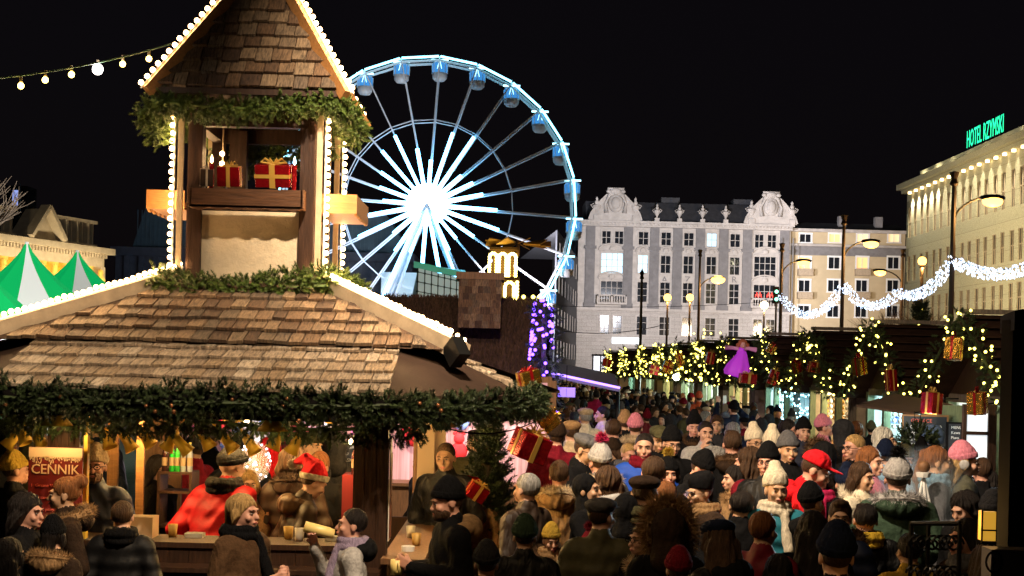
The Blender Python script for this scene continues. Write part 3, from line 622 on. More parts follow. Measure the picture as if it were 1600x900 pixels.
for x, z, w_, h, r_, ci in wins:
    key = (round(w_, 2), round(h, 2))
    if key not in cache: cache[key] = winmesh(w_, h, mull=2 if w_ < 2 else 4, bars=2 if h < 2.4 else 3)
    lit = 'winreflect' if (r_, ci) in ((1, 0), (1, 1), (0, 4)) else None  # cyan panes glow to imitate the wheel reflected in the glass
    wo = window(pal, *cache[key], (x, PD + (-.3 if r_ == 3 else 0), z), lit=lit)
    if r_ == 1 or (r_ == 2 and w_ > 2):      # curved hood mould
        hm = MB(); pts = [(x + (w_ / 2 + .35) * math.cos(t), PD - .25, z + h / 2 + .35 + .75 * math.sin(t) * (1 if w_ < 2 else 1.2)) for t in [PI * i / 10 for i in range(11)]]
        hm.tube(pts, .12, 5); hm.ball((x, PD - .15, z + h / 2 + .6), (.42, .2, .38), 8, 6); hm.box((x, PD - .12, z + h / 2 + .35), (w_ + .5, .24, .16)); hm.build('hood_mould', M['stone'], wo)
# wheel reflections are imitated by glowing cyan panes; red neon behind the arched window
rn = MB(); 
for i, dx in enumerate((-1.0, -.55, .55, 1.0)): rn.tube([(cols[6] + dx - .18, PD + .1, rows[2][0] - .3), (cols[6] + dx, PD + .1, rows[2][0] + .35), (cols[6] + dx + .18, PD + .1, rows[2][0] - .3)], .05, 4); rn.box((cols[6] + dx, PD + .1, rows[2][0]), (.42, .06, .07))
rn.build('red_neon', M['neonred'], pal)
for ci in (0, 6):   # balconies
    b = MB(); x = cols[ci]; zb = rows[2][0] - 1.55; b.b2(x - 2.0, x + 2.0, PD - 1.3, PD - .35, zb - .25, zb); b.b2(x - 2.0, x + 2.0, PD - 1.3, PD - 1.15, zb + .85, zb + 1.0)
    for i in range(11): 
        if i != 5: b.lathe([(.06, 0), (.12, .3), (.06, .6), (.08, .85)], (x - 1.7 + .34 * i, PD - 1.22, zb), 6)
    b.b2(x - 2.0, x - 1.8, PD - 1.3, PD - 1.1, zb, zb + 1); b.b2(x + 1.8, x + 2.0, PD - 1.3, PD - 1.1, zb, zb + 1); b.b2(x - .15, x + .15, PD - 1.3, PD - 1.1, zb, zb + 1); b.build('balcony', M['stone'], pal)
zr = ztop + .75
b = MB(); b.prism([(PD + .6, zr), (PD + 3.5, zr + 3.0), (PD + 12, zr + 3.2), (PD + 12, zr)], x0 + 1, x1, axis='x'); b.b2(U(1035), U(1064), PD + 4, PD + 8, zr + 3.0, zr + 3.8); b.b2(U(1150), U(1180), PD + 4, PD + 8, zr + 3.0, zr + 3.8); b.build('roof', M['roofdark'], pal)
for px in (958, 1200):
    x = U(px); b = MB(); top = 4.2; half = 3.5; pts = [(x - half, zr)]
    for i in range(25):
        u = -1 + 2 * i / 24; z = zr + top * (.16 + .84 * max(0, 1 - abs(u) ** 1.3 * 1.05) ** .9) if abs(u) < .99 else zr + .1; pts.append((x + u * half, z if abs(u) > .3 else min(z, zr + top * .82)))
    pts.append((x + half, zr)); b.prism(pts, PD - .8, PD - .1)
    for i in range(24):   # moulded edge
        pa, pb = pts[i + 1 if i + 1 < 26 else 25], pts[min(i + 2, 25)]; b.bar((pa[0], PD - .75, pa[1]), (pb[0], PD - .75, pb[1] + .001), .5, .25)
    b.build('gable', M['stone'], pal)
    b = MB(); b.ball((x, PD - .9, zr + 2.3), (1.0, .35, 1.25), 12, 8); b.ball((x, PD - 1.1, zr + 2.3), (.65, .35, .85), 12, 8)
    for s1 in (-1, 1): 
        b.tube([(x + s1 * 1.2, PD - .9, zr + 1.0), (x + s1 * 1.35, PD - .9, zr + 2.2), (x + s1 * .9, PD - .9, zr + 3.4), (x + s1 * .3, PD - .9, zr + 3.8)], [.3, .22, .28, .2], 6); b.ball((x + s1 * .95, PD - .95, zr + 3.85), (.35, .3, .25))
    b.ball((x, PD - .9, zr + 3.9), (.75, .35, .42)); b.b2(x - 1.1, x + 1.1, PD - 1.0, PD - .3, zr + 4.1, zr + 4.35); b.build('cartouche', M['stone'], pal, smooth=True)
def urn(x, z, s_, y=PD - .7, parent=pal):
    b = MB(); b.b2(x - .3 * s_, x + .3 * s_, y - .3 * s_, y + .3 * s_, z, z + .5 * s_)
    b.lathe([(.12, .5), (.1, .7), (.38, 1.2), (.42, 1.45), (.18, 1.6), (.22, 1.8), (.1, 2.0), (.14, 2.15), (0, 2.35)], (x, y, z), 10)
    V = b.V[-1]; V[:, 2] = z + (V[:, 2] - z) * s_; V[:, 0] = x + (V[:, 0] - x) * s_
    for s1 in (-1, 1): b.tube([(x + s1 * .38 * s_, y, z + 1.2 * s_), (x + s1 * .6 * s_, y, z + 1.5 * s_), (x + s1 * .3 * s_, y, z + 1.65 * s_)], .06 * s_, 4)
    b.build('urn', M['stone'], parent, smooth=False)
for px in (929, 989, 1023, 1058, 1094, 1130, 1170, 1233): urn(U(px), zr if px in (929, 989, 1170, 1233) else zr - .05, 1.35 if px in (929, 989, 1170, 1233) else 1.05)
for v, ch in ((1038, 'A'), (1074, 'Z'), (1111, 'A'), (1147, 'R')): txt('letter', ch, 1.25, M['stoned'], pal, (U(v), PD - .02, Zp(v, 442)), ext=.06)
# ground floor shop and lit sign lettering
zs = Zp(980, 533); b = MB(); b.b2(U(958), U(1003), PD - .5, PD - .32, zs - .35, zs + .45); b.build('lit_shop_sign', emis('shop_sign', (.8, .9, 1), 1.6, 'NONE'), pal)
b = MB(); b.b2(U(930), U(952), PD - .36, PD - .31, .2, 4.1); b.build('shop_window', emis('shop_window_glow', (.75, .78, .85), .45, 'NONE'), pal); 
b = MB(); b.b2(U(927), U(955), PD - .48, PD - .37, 4.1, 4.35); [b.b2(U(v) - .08, U(v) + .08, PD - .5, PD - .38, .2, 4.1) for v in (929, 941, 953)]; b.build('shop_frame', M['black'], pal)
# side wing going back along the street
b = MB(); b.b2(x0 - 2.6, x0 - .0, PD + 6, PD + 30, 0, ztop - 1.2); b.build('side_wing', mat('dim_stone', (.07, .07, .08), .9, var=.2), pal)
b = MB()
for zz in (4, 8, 12, 16): 
    for xx in (-1.9, -.8): b.b2(x0 + xx - .3, x0 + xx + .3, PD + 5.9, PD + 5.98, zz, zz + 2)
b.build('side_windows', M['glass'], pal); tagp(bpy.data.objects['side_windows'], kind='stuff')
sw = thing('street_side_house', 'dim grey house front receding along the side street behind the wheel', 'house', (U(884), 170, 0))
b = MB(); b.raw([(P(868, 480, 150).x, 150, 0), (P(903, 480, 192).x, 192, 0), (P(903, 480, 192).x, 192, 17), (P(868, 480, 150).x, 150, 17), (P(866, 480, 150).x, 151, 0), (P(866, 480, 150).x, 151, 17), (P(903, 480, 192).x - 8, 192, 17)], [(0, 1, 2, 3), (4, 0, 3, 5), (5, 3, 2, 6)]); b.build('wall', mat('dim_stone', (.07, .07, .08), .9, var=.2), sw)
b = MB(); A0, A1 = Vector((P(868, 480, 150).x, 150, 0)), Vector((P(903, 480, 192).x, 192, 0))
for zz in (3.5, 7.0, 10.5, 14): 
    for i in range(8): p = A0.lerp(A1, (i + .5) / 8); q = A0.lerp(A1, (i + .85) / 8); b.raw([(p.x + .06, p.y, zz), (q.x + .06, q.y, zz), (q.x + .06, q.y, zz + 1.9), (p.x + .06, p.y, zz + 1.9)], [(0, 1, 2, 3)])
b.build('windows', M['glass'], sw); bpy.data.objects['windows']['kind'] = 'stuff'
# --- beige apartment block
ap = thing('apartment_block', 'plain beige apartment block with small balconies between palace and hotel', 'apartment block', (U(1325), PD + 1, 0))
xa, xb = U(1236), U(1416); zt = Zp(1320, 362); holes = []; wins = []
for v, kinds in ((1259, 'abab'), (1305, 'abab'), (1349, 'abab'), (1398, 'aaaa')):
    for r_, py in enumerate((371, 410, 446, 486)):
        if (v, r_) == (1305, 0): lit = 'winwarm'
        else: lit = {(1349, 0): 'winlit', (1398, 0): 'winlit', (1259, 1): 'winwarm', (1305, 1): None, (1349, 1): 'winwarm'}.get((v, r_))
        wins.append((U(v), Zp(v, py), 1.5 if r_ != 1 else 1.5, 1.55 if r_ else 1.1, lit, r_, v))
for x, z, w_, h, *_ in wins: holes.append((x - w_ / 2, x + w_ / 2, z - h / 2, z + h / 2))
b = MB(); wall_holes(b, xa, xb, 0, zt, holes, PD + 1, PD + 1.4); b.build('wall', M['beige'], ap)
b = MB(); zc = Zp(1320, 384); b.b2(xa, xb, PD + .5, PD + .996, zc - .1, zc + .2); b.b2(xa, xb, PD + .4, PD + .996, zt - .05, zt + .35); b.build('cornice', M['stone'], ap)
MB().b2(xa, xb, PD + .9, PD + .998, zc - 1.3, zc - .12).build('grey_band', M['stoned'], ap)
for x, z, w_, h, lit, r_, v in wins:
    f = cache.setdefault(('ap', h), winmesh(w_, h, mull=2, bars=1, m=M['white'])); window(ap, *f, (x, PD + 1, z), lit=lit)
    if r_ in (1, 2) and v in (1259, 1349): MB().b2(x - 1.0, x + 1.0, PD + .1, PD + .99, z - 1.75, z - .85).build('balcony', M['board'], ap)
b = MB(); b.prism([(PD + 1.2, zt + .35), (PD + 5, zt + 1.6), (PD + 12, zt + 1.6), (PD + 12, zt + .3)], xa, xb, axis='x'); b.build('roof', M['roofdark'], ap)
for v in (1322, 1380): x = U(v); MB().b2(x - .5, x + .5, PD + 3, PD + 4, zt + .8, zt + 2.4).build('chimney', M['stoned'], ap)
for v in (1219, 1236.5): MB().tube([(U(v), PD - .6, 0), (U(v), PD - .6, ztop - 1)], .1, 6).build('downpipe', M['stoned'], ap if v > 1230 else pal)
# --- hotel: facade runs from A (far) to B (near, past the frame)
def line_pt(px, d): return P(px, 500, d).x
LAT = 39.6; VPX = (764 - 800) / F
def hx_(d): return LAT + VPX * d
hd0, hd1 = 136.0, 88.0
A = Vector((hx_(hd0), hd0, 0)); Bp = Vector((hx_(hd1), hd1, 0)); Lh = (Bp - A).length; hu = (Bp - A).normalized(); hn = Vector((-1, 0, 0)) if False else Vector((hu.y, -hu.x, 0)); 
if hn.x > 0: hn = -hn
HROT = Matrix(((hu.x, -hn.x, 0), (hu.y, -hn.y, 0), (0, 0, 1)))   # local x along facade, local -y outward
rzh = math.atan2(hu.y, hu.x)
hot = thing('hotel_building', 'long cream stone hotel with downlit top floor and green roof sign', 'hotel', tuple(A))
def hpt(u, off, z): q = A + hu * u + hn * off; return (q.x, q.y, z)
def hbox(b, u0, u1, o0, o1, z0, z1, mi=None):
    v = [hpt(u0, o0, z0), hpt(u1, o0, z0), hpt(u1, o1, z0), hpt(u0, o1, z0), hpt(u0, o0, z1), hpt(u1, o0, z1), hpt(u1, o1, z1), hpt(u0, o1, z1)]
    b.raw(v, [(0, 3, 2, 1), (4, 5, 6, 7), (0, 1, 5, 4), (1, 2, 6, 5), (2, 3, 7, 6), (3, 0, 4, 7)], mi)
HZ = P(1413, 297, hd0).z
zrows = [(HZ - 3.2, 2.9), (HZ - 7.6, 2.4), (HZ - 11.6, 2.3), (HZ - 15.2, 2.2)]
us = []; u = 1.0; i = 0
while u < Lh - 1: us.append(u); u += 1.75 if i % 2 == 0 else 2.05; i += 1
us = [u for u in us if not (3.4 < u < 4.6)]
holes = [(u - .45, u + .45, z - h / 2, z + h / 2) for u in us for z, h in zrows]
b = MB()
cu = sorted({0, Lh} | {h[0] for h in holes} | {h[1] for h in holes})
for a, c in zip(cu[:-1], cu[1:]):
    zs_ = 5.0
    for h in sorted([h for h in holes if h[0] <= a + 1e-6 and h[1] >= c - 1e-6], key=lambda h: h[2]): hbox(b, a, c, 0, -.4, zs_, h[2]); zs_ = h[3]
    hbox(b, a, c, 0, -.4, zs_, HZ)
hbox(b, 0, Lh, 0, -.4, 0, 4.9)
b.build('wall', M['hotelstone'], hot)
b = MB(); b.raw([hpt(0, 0, 0), hpt(0, -14, 0), hpt(0, -14, HZ), hpt(0, 0, HZ)], [(0, 1, 2, 3)]); b.build('end_wall', M['hotelstone'], hot)
b = MB(); hbox(b, -.6, Lh, .9, -.5, HZ, HZ + .5); hbox(b, -.3, Lh, .5, -.5, HZ - .35, HZ); hbox(b, 0, Lh, .35, -.3, 4.9, 5.25); b.build('cornice', M['hotelstone'], hot)
b = MB(); hbox(b, 1.6, Lh, -1.4, -1.9, HZ + .51, HZ + 1.35); b.build('attic', mat('attic_stone', (.12, .11, .08), .8), hot)
b = MB(); hbox(b, 1.3, Lh, -.8, -1.9, HZ + 1.35, HZ + 1.65); 
for i in range(int(Lh / 2.1)): hbox(b, 1.6 + i * 2.1, 2.3 + i * 2.1, -1.0, -1.5, HZ + .51, HZ + 1.35)
b.build('attic_piers', M['hotelstone'], hot)
wf = winmesh(.9, 2.9, mull=1, bars=2, trim=False, m=M['board']); wcache = {}
for z, h in zrows:
    wf = wcache.setdefault(h, winmesh(.9, h, mull=2, bars=2, trim=False, m=M['board']))
    for u in us: window(hot, *wf, hpt(u, 0, z), rz=rzh)
# downlights under the cornice
for i, u in enumerate(us[:-1]):
    um = (u + us[i + 1]) / 2
    if us[i + 1] - u > 2.6: continue
    p = Vector(hpt(um, .32, HZ - .5)); MB().box(tuple(p), (.25, .25, .18)).build('downlight', M['lampw'], hot)
    l = bpy.data.lights.new('downlight_beam', 'SPOT'); l.energy = 2200; l.color = (1, .92, .68); l.spot_size = R(70); l.spot_blend = .9; l.shadow_soft_size = .08
    lo = bpy.data.objects.new('downlight_beam', l); S.collection.objects.link(lo); lo.location = p - Vector((0, 0, .15)); lo.rotation_euler = (Vector(hpt(um, -.05, HZ - 4)) - p).to_track_quat('-Z', 'Y').to_euler()
for u in [1.6 + i * 4.2 for i in range(10)]: light('attic_glow', 'POINT', hpt(u + 1.0, -.5, HZ + .9), 130, (1, .9, .6), .1)
sg = thing('rooftop_sign', 'green neon HOTEL RZYMSKI lettering on the hotel roof', 'sign', hpt(14, -1.2, HZ + 3))
Ls = MB(); uu0 = None
def ud(px): # facade coordinate u where column px meets the facade plane
    k = (px - 800) / F; d = LAT / (k - VPX); return (hd0 - d) / abs(hu.y)
ua, ub = ud(1484), ud(1539)
t = txt('neon_letters', 'HOTEL RZYMSKI', 1.7, M['neon'], sg, hpt((ua + ub) / 2, -1.0, HZ + 1.95), rot=(PI / 2, 0, rzh), ext=.008); t.scale = ((ub - ua) / t.data.vertices[0].co.length * 1 if False else 1, 1, 1)
xs = [v.co.x for v in t.data.vertices]; t.scale = ((ub - ua) / (max(xs) - min(xs)), 1.25, 1)
b = MB(); 
for i in range(9): uu = ua + (ub - ua) * i / 8; b.tube([hpt(uu, -1.1, HZ + 1.6), hpt(uu, -1.1, HZ + 3.2)], .04, 4)
b.tube([hpt(ua, -1.1, HZ + 2.1), hpt(ub, -1.1, HZ + 2.1)], .04, 4); b.build('sign_rack', M['blackmetal'], sg)
# --- theatre with yellow colonnade
th = thing('colonnaded_theatre', 'classical theatre with yellow lit colonnade statues and pediment behind the green tents', 'theatre', (P(60, 400, 92).x, 92, 0))
TA = P(-60, 345, 84); TB = P(163, 400, 97)
def tpt(u, off, z): d = (TB - TA); d.z = 0; L = d.length; d.normalize(); nn = Vector((d.y, -d.x, 0)); q = Vector((TA.x, TA.y, 0)) + d * (u * L) + nn * off; return (q.x, q.y, z)
def tz(px, py, u): # height of pixel at facade param
    return P(px, py, TA.y + (TB.y - TA.y) * u).z
def tbox(b, u0, u1, o0, o1, z0, z1):
    b.raw([tpt(u0, o0, z0), tpt(u1, o0, z0), tpt(u1, o1, z0), tpt(u0, o1, z0), tpt(u0, o0, z1), tpt(u1, o0, z1), tpt(u1, o1, z1), tpt(u0, o1, z1)], [(0, 3, 2, 1), (4, 5, 6, 7), (0, 1, 5, 4), (1, 2, 6, 5), (2, 3, 7, 6), (3, 0, 4, 7)])
zc = tz(160, 395, 1.0); ze = zc + .3
M['tstone'] = mat('theatre_stone', (.35, .29, .20), .85, bump=.3, var=.2, scale=2); M['tyellow'] = mat('colonnade_yellow', (.55, .36, .06), .8, var=.2)  # yellow lamplight of the colonnade put into its stone colour
b = MB(); tbox(b, 0, 1.0, .0, -1.2, zc - 1.0, zc - .15); tbox(b, -.01, 1.02, .7, -1.2, zc - .15, zc + .25); tbox(b, 0, 1.0, -2.2, -4, 0, zc - 1); tbox(b, .965, 1.0, .1, -2.2, 0, zc - 1)
for i in range(46): tbox(b, i / 46, (i + .5) / 46, .35, -.1, zc - .42, zc - .16)
b.build('entablature', M['tstone'], th)
tbk = MB(); tbox(tbk, 0, .965, -2.0, -2.19, 0, zc - 1); tbk.build('loggia_wall', M['tyellow'], th)
for i in range(11):
    u = .03 + i * .088; x, y, _ = tpt(u, -.45, 0); MB().lathe([(.34, 0), (.34, zc - 2), (.30, zc - 1.4), (.42, zc - 1.2), (.42, zc - 1.0)], (x, y, 0), 12).build('column', M['tyellow'], th, smooth=True)
    x, y, _ = tpt(u + .044, .2, 0); b = MB(); z0 = zc - 3.2; b.lathe([(.36, 0), (.30, .9), (.34, 1.3), (.16, 1.6), (.2, 1.75), (.17, 1.95), (0, 2.05)], (x, y, z0), 8); b.b2(x - .4, x + .4, y - .4, y + .4, z0 - .5, z0); b.build('statue', M['tyellow'], th, smooth=True)
    light('loggia_glow', 'POINT', tpt(u + .044, -1.2, zc - 3.4), 260, (1, .66, .16), .2)
    light('cornice_glow', 'POINT', tpt(u + .044, 1.9, zc - 1.6), 160, (1, .80, .50), .2)
b = MB(); up_ = .50; hw = .12; pz = tz(65, 326, up_); b.raw([tpt(up_ - hw, .3, zc + .25), tpt(up_ + hw, .3, zc + .25), tpt(up_, .3, pz), tpt(up_ - hw, -1, zc + .25), tpt(up_ + hw, -1, zc + .25), tpt(up_, -1, pz)], [(0, 1, 2), (3, 5, 4), (0, 2, 5, 3), (1, 4, 5, 2)])
b.bar(tpt(up_ - hw, .6, zc + .35), tpt(up_, .6, pz + .15), .7, .25); b.bar(tpt(up_ + hw, .6, zc + .35), tpt(up_, .6, pz + .15), .7, .25); b.build('pediment', M['tstone'], th)
for u0, u1 in ((.0, .38), (.64, .97)):
    b = MB()
    tbox(b, u0, u1, -.3, -.7, zc + 1.9, zc + 2.1); tbox(b, u0, u1, -.3, -.7, zc + .25, zc + .5); n = int((u1 - u0) * 75)
    for i in range(n): 
        if i % 6 == 0: tbox(b, u0 + (u1 - u0) * i / n, u0 + (u1 - u0) * (i + .7) / n, -.25, -.75, zc + .5, zc + 1.9)
        elif i % 6 in (2, 4): tbox(b, u0 + (u1 - u0) * i / n, u0 + (u1 - u0) * (i + .35) / n, -.4, -.6, zc + .5, zc + 1.9)
    b.build('balustrade', M['tstone'], th)
b = MB(); tbox(b, .05, .9, -4, -18, 0, zc + 1.0); b.build('roof_block', M['roofdark'], th)
MB().tube([P(31, 330, 120), P(31, 288, 120)], .06, 5).top('roof_mast', M['blackmetal'], 'thin dark mast above the theatre balustrade', 'mast')
bt = thing('lit_tower_window', 'narrow tower with a blue white lit window beyond the theatre', 'tower', (P(18, 560, 150).x, 150, 0))
x = P(18, 560, 150).x; MB().b2(x - 1.2, x + 1.2, 150, 153, 0, P(18, 290, 150).z).build('tower_body', M['black'], bt); zz = P(18, 309, 150).z
MB().b2(x - .28, x + .28, 149.9, 149.97, zz - .8, zz + .8).build('window', emis('bluewin', (.35, .45, 1), .9, 'NONE'), bt)
# --- dark building behind the wheel
db = thing('copper_roof_hall', 'big dim hall with ribbed slate blue roof behind the wheel', 'hall', (P(420, 560, 165).x, 165, 0))
xl, xr = P(192, 450, 165).x, P(640, 450, 165).x; zt, zm = P(210, 325, 165).z, P(210, 385, 165).z
b = MB(); b.prism([(xl + 1.0, zm), (xl + 2.4, zt), (xr - 3, zt), (xr, zm)], 165, 178)
for i in range(60): x = xl + 1.5 + (xr - xl - 4) * i / 60; b.b2(x, x + .1, 164.93, 165, zm, zt - .2)
b.build('roof', mat('slate_roof', (.05, .075, .085), .6, var=.3, scale=1), db)
b = MB(); b.b2(xl - .5, xr + .3, 163.5, 178, 0, zm - 1.2); b.b2(xl - 1, xr + .6, 163.0, 178, zm - 1.2, zm - .2)
for i in range(20): x = xl + (xr - xl) * (i + .5) / 20; b.b2(x - .3, x + .3, 163.2, 163.5, 0, zm - 1.2)
b.build('wall', mat('sooty_stone', (.07, .065, .075), .9, var=.3, scale=1), db)
light('hall_fill_lamp', 'SPOT', (-14, 128, 9), 9000, (.6, .72, 1), 1.0, (-28, 165, 14), 90, .9)
b = MB(); x = P(600, 440, 150).x; b.b2(x - .3, x + 4.6, 150, 156, 0, P(600, 425, 150).z); o = b.top('white_kiosk', M['paper'], 'small white flat kiosk block beside the wheel leg', 'kiosk')
# container with glazed wall lit green
ct_ = thing('glazed_pavilion', 'green lit pavilion with gridded glass wall below the wheel hub', 'pavilion', (P(670, 470, 115).x, 115, 0))
a0, a1 = P(652, 465, 110), P(722, 465, 122); zt0 = P(652, 419, 110).z; zb = 0
sl = P(624, 465, 116)
b = MB(); b.raw([(sl.x - 1, sl.y + 6, 0), (a0.x, a0.y, 0), (a0.x, a0.y, zt0), (sl.x + 1.6, sl.y + 6, zt0 + .6)], [(0, 1, 2, 3)]); b.build('end_wall', mat('mint_metal', (.35, .5, .42), .4), ct_)
b = MB(); b.raw([tuple(Vector((a0.x, a0.y, 0))), (a1.x, a1.y, 0), (a1.x, a1.y, zt0), (a0.x, a0.y, zt0)], [(0, 1, 2, 3)]); b.build('glass_wall', emis('pavilion_glass', (.45, .62, .64), .32, 'NONE'), ct_)
b = MB()
for i in range(8): q = Vector(a0).lerp(a1, i / 7); b.tube([(q.x, q.y - .1, 0), (q.x, q.y - .1, zt0)], .05, 4)
for j in range(8): z = zt0 - .3 - j * .75; b.tube([(a0.x, a0.y - .1, z), (a1.x, a1.y - .1, z)], .035, 4)
for i in range(8):
    for j in range(8): q = Vector(a0).lerp(a1, i / 7); b.ball((q.x, q.y - .15, zt0 - .3 - j * .75), .1, 6, 4)
b.build('glazing_grid', mat('green_black', (.01, .05, .04), .4), ct_)
b = MB(); b.raw([(sl.x + 1.4, sl.y + 6, zt0 + .7), (a0.x - .3, a0.y - .5, zt0), (a1.x + .3, a1.y - .5, zt0), (a1.x, a1.y + 6, zt0 + .7), (sl.x + 1.4, sl.y + 6, zt0 + 1.1), (a0.x - .3, a0.y - .5, zt0 + .5), (a1.x + .3, a1.y - .5, zt0 + .5), (a1.x, a1.y + 6, zt0 + 1.1)], [(4, 5, 6, 7), (0, 1, 5, 4), (1, 2, 6, 5), (2, 3, 7, 6)]); b.build('roof', emis('mint_led_edge', (.04, .42, .28), .35, 'NONE'), ct_)
# ================================================================ tents
def tent(px, py, d, rad, h, label, n=12):
    c = P(px, py, d); z0 = c.z - h; rt = thing('striped_tent', label, 'tent', (c.x, c.y, 0)); gm = mat('green_canvas', (.0, .22, .05), .6, emit=(0, .6, .15), strength=.5, samp='NONE'); wm = mat('white_canvas', (.8, .82, .8), .5)  # emission on the green canvas stands in for light on the tent
    g_, w_ = MB(), MB(); K = 10
    for i in range(n):
        tgt = g_ if i % 6 != 3 else w_; a, a2 = 2 * PI * (i + .4) / n, 2 * PI * (i + 1.4) / n; V = []; Fc = []
        for k in range(K + 1):
            t = k / K; r = rad * (t ** 1.35) + .02; z = z0 + h * (1 - t); f = 1 - .04 * math.sin(PI * t)
            V += [(c.x + r * math.cos(a), c.y + r * math.sin(a), z), (c.x + r * f * math.cos((a + a2) / 2), c.y + r * f * math.sin((a + a2) / 2), z - .02), (c.x + r * math.cos(a2), c.y + r * math.sin(a2), z)]
        for k in range(K):
            for j in (0, 1): Fc.append((k * 3 + j, k * 3 + j + 1, (k + 1) * 3 + j + 1, (k + 1) * 3 + j))
        tgt.raw(V, Fc)
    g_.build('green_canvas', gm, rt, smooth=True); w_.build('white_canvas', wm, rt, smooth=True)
    MB().tube([(c.x, c.y, 0), (c.x, c.y, c.z)], .05, 6).build('pole', M['steel'], rt)
    b = MB()
    for i in range(6): a = 2 * PI * i / 6; b.tube([(c.x + rad * math.cos(a), c.y + rad * math.sin(a), 0), (c.x + rad * math.cos(a), c.y + rad * math.sin(a), z0)], .04, 5)
    b.build('side_poles', M['steel'], rt)
tent(42, 378, 36, 3.0, 2.55, 'green and white striped tent with the taller peak')
tent(121, 391, 40, 2.6, 2.2, 'green and white striped tent next to the booth roof')
tent(-40, 395, 33, 3.0, 2.5, 'green and white striped tent cut by the picture edge')
light('tent_spot', 'SPOT', (-6, 24, 5.0), 9000, (1, .97, .9), .3, (-13.5, 37, 4.2), 60, .8)
# ================================================================ thatched hut with shingle chimney
HD = 26.0; hut = thing('thatched_hut', 'dark thatched hut with a boxy shingle chimney behind the booth', 'hut', (P(735, 560, HD).x, HD, 0))
xl, xr = P(470, 480, HD).x, P(856, 480, HD).x; zr_ = P(740, 467, HD + 1.8).z; ze = P(740, 600, HD).z
b = MB(); b.prism([(HD, ze), (HD + 1.8, zr_), (HD + 3.6, ze), (HD + 3.6, ze - .12), (HD, ze - .12)], xl, xr, axis='x'); b.build('roof_base', mat('thatch_base', (.04, .022, .014), .9), hut)
b = MB(); n = 9000; xs = RNG.uniform(xl, xr, n); t = RNG.uniform(0, 1, n); C = np.stack([xs, HD + 1.8 * t - .0, ze + (zr_ - ze) * t + .01], 1); N = np.tile(np.array([[0, -1.8, -(zr_ - ze)]]), (n, 1)) * .4; N[:, 2] += .0; N[:, 1] -= .02
fur(b, C, N, .28, .03, jitter=.12); xs = RNG.uniform(xl, xr, 900); C = np.stack([xs, HD + 1.8 + 0 * xs, zr_ + 0 * xs], 1); fur(b, C, np.tile([[0, 0, 1.]], (900, 1)), .09, .03, jitter=.4); b.build('thatch', mat('thatch_reed', (.09, .048, .035), .8, var=.5, scale=12), hut)
b = MB(); b.b2(xl + .3, xr - .3, HD + .3, HD + 3.3, 0, ze - .1); b.build('wall', M['brownwood'], hut)
ch = MB(); cx0, cx1 = P(717, 450, HD + .2).x, P(783, 450, HD + .2).x; zc0, zc1 = P(750, 512, HD + .2).z, P(750, 437, HD + .2).z
ch.b2(cx0, cx1, HD + .15, HD + .95, zc0, zc1); ch.build('chimney', M['brownwood'], hut); chs = MB()
for r_ in range(7):
    z = zc0 + (zc1 - zc0) * r_ / 7; x = cx0 - random.random() * .1
    while x < cx1: w_ = random.uniform(.08, .15); xa_, xb_ = max(cx0, x), min(cx1, x + w_ - .006); (xb_ - xa_ > .02) and chs.box(((xa_ + xb_) / 2, HD + .12 - random.uniform(0, .01), z + .06), (xb_ - xa_, .02, (zc1 - zc0) / 7 + .01), tint=random.random()); x += w_
chs.build('chimney_shingles', SH, hut, tint=True); MB().b2(cx0 - .05, cx1 + .05, HD + .08, HD + 1.0, zc1, zc1 + .13).build('chimney_cap', M['brownwood'], hut)
light('chimney_lamp', 'SPOT', (-.2, 20.5, 5.4), 420, (1, .68, .34), .1, (-.6, 26, 3.9), 40, .8)  # spot added to brighten the chimney, no fixture stands there
for i, px in enumerate((818, 833, 843)): o = MB().ball(P(px, 464, HD + 1.8), .04, 8, 6).top('yellow_bulb', M['fairy'], 'yellow bulb on the thatched ridge', 'bulb', 'yellow bulbs along the thatched ridge')
# ================================================================ light-arch pyramid
pd = 58.0; pc = P(785, 570, pd); py_ = thing('christmas_pyramid', 'tall wooden christmas pyramid outlined in yellow bulbs with rotor blades', 'christmas pyramid', (pc.x, pc.y, 0))
def Zd(py, px=785): return P(px, py, pd).z
def Xd(px): return P(px, 450, pd).x
b = MB(); b.b2(Xd(766), Xd(804), pd, pd + 1, Zd(432), Zd(428)); b.b2(Xd(763), Xd(807), pd - .05, pd + 1.05, Zd(390), Zd(386)); b.b2(Xd(768), Xd(802), pd + .6, pd + .9, Zd(430), Zd(390)); b.b2(Xd(762), Xd(812), pd - .2, pd + 1.2, Zd(438), Zd(433)); b.b2(Xd(756), Xd(812), pd + .5, pd + 1.2, Zd(470), Zd(438)); b.b2(Xd(750), Xd(820), pd - .6, pd + 1.5, 0, Zd(470)); b.build('tower_body', mat('pyramid_wood', (.12, .06, .015), .6), py_)
fb = ballmesh('bulb', .07, emis('arch_bulb', (1, .76, .20), 9, 'NONE'), 6, 4)
def arch_l(x0_, x1_, z0_, z1_):
    n = 7
    for i in range(n): z = z0_ + (z1_ - z0_) * i / n; yield (x0_, z); yield (x1_, z)
    for i in range(6): t = PI * i / 5; yield ((x0_ + x1_) / 2 + math.cos(t) * (x1_ - x0_) / 2, z1_ + math.sin(t) * (x1_ - x0_) / 2)
k = 0; rest = MB()
for a_, c_, zl, zh in ((764, 775, 431, 402), (779, 790, 431, 402), (794, 805, 431, 402), (789, 803, 466, 448)):
    for x, z in arch_l(Xd(a_), Xd(c_), Zd(zl), Zd(zh)):
        if k < 90: inst('bulb', fb, (x, pd - .12, z), py_); k += 1
for x in (761, 808):
    for j in range(6): inst('bulb', fb, (Xd(x), pd - .2, Zd(466 - j * 5)), py_)
hb_ = Vector((Xd(808), pd + .5, Zd(379)))
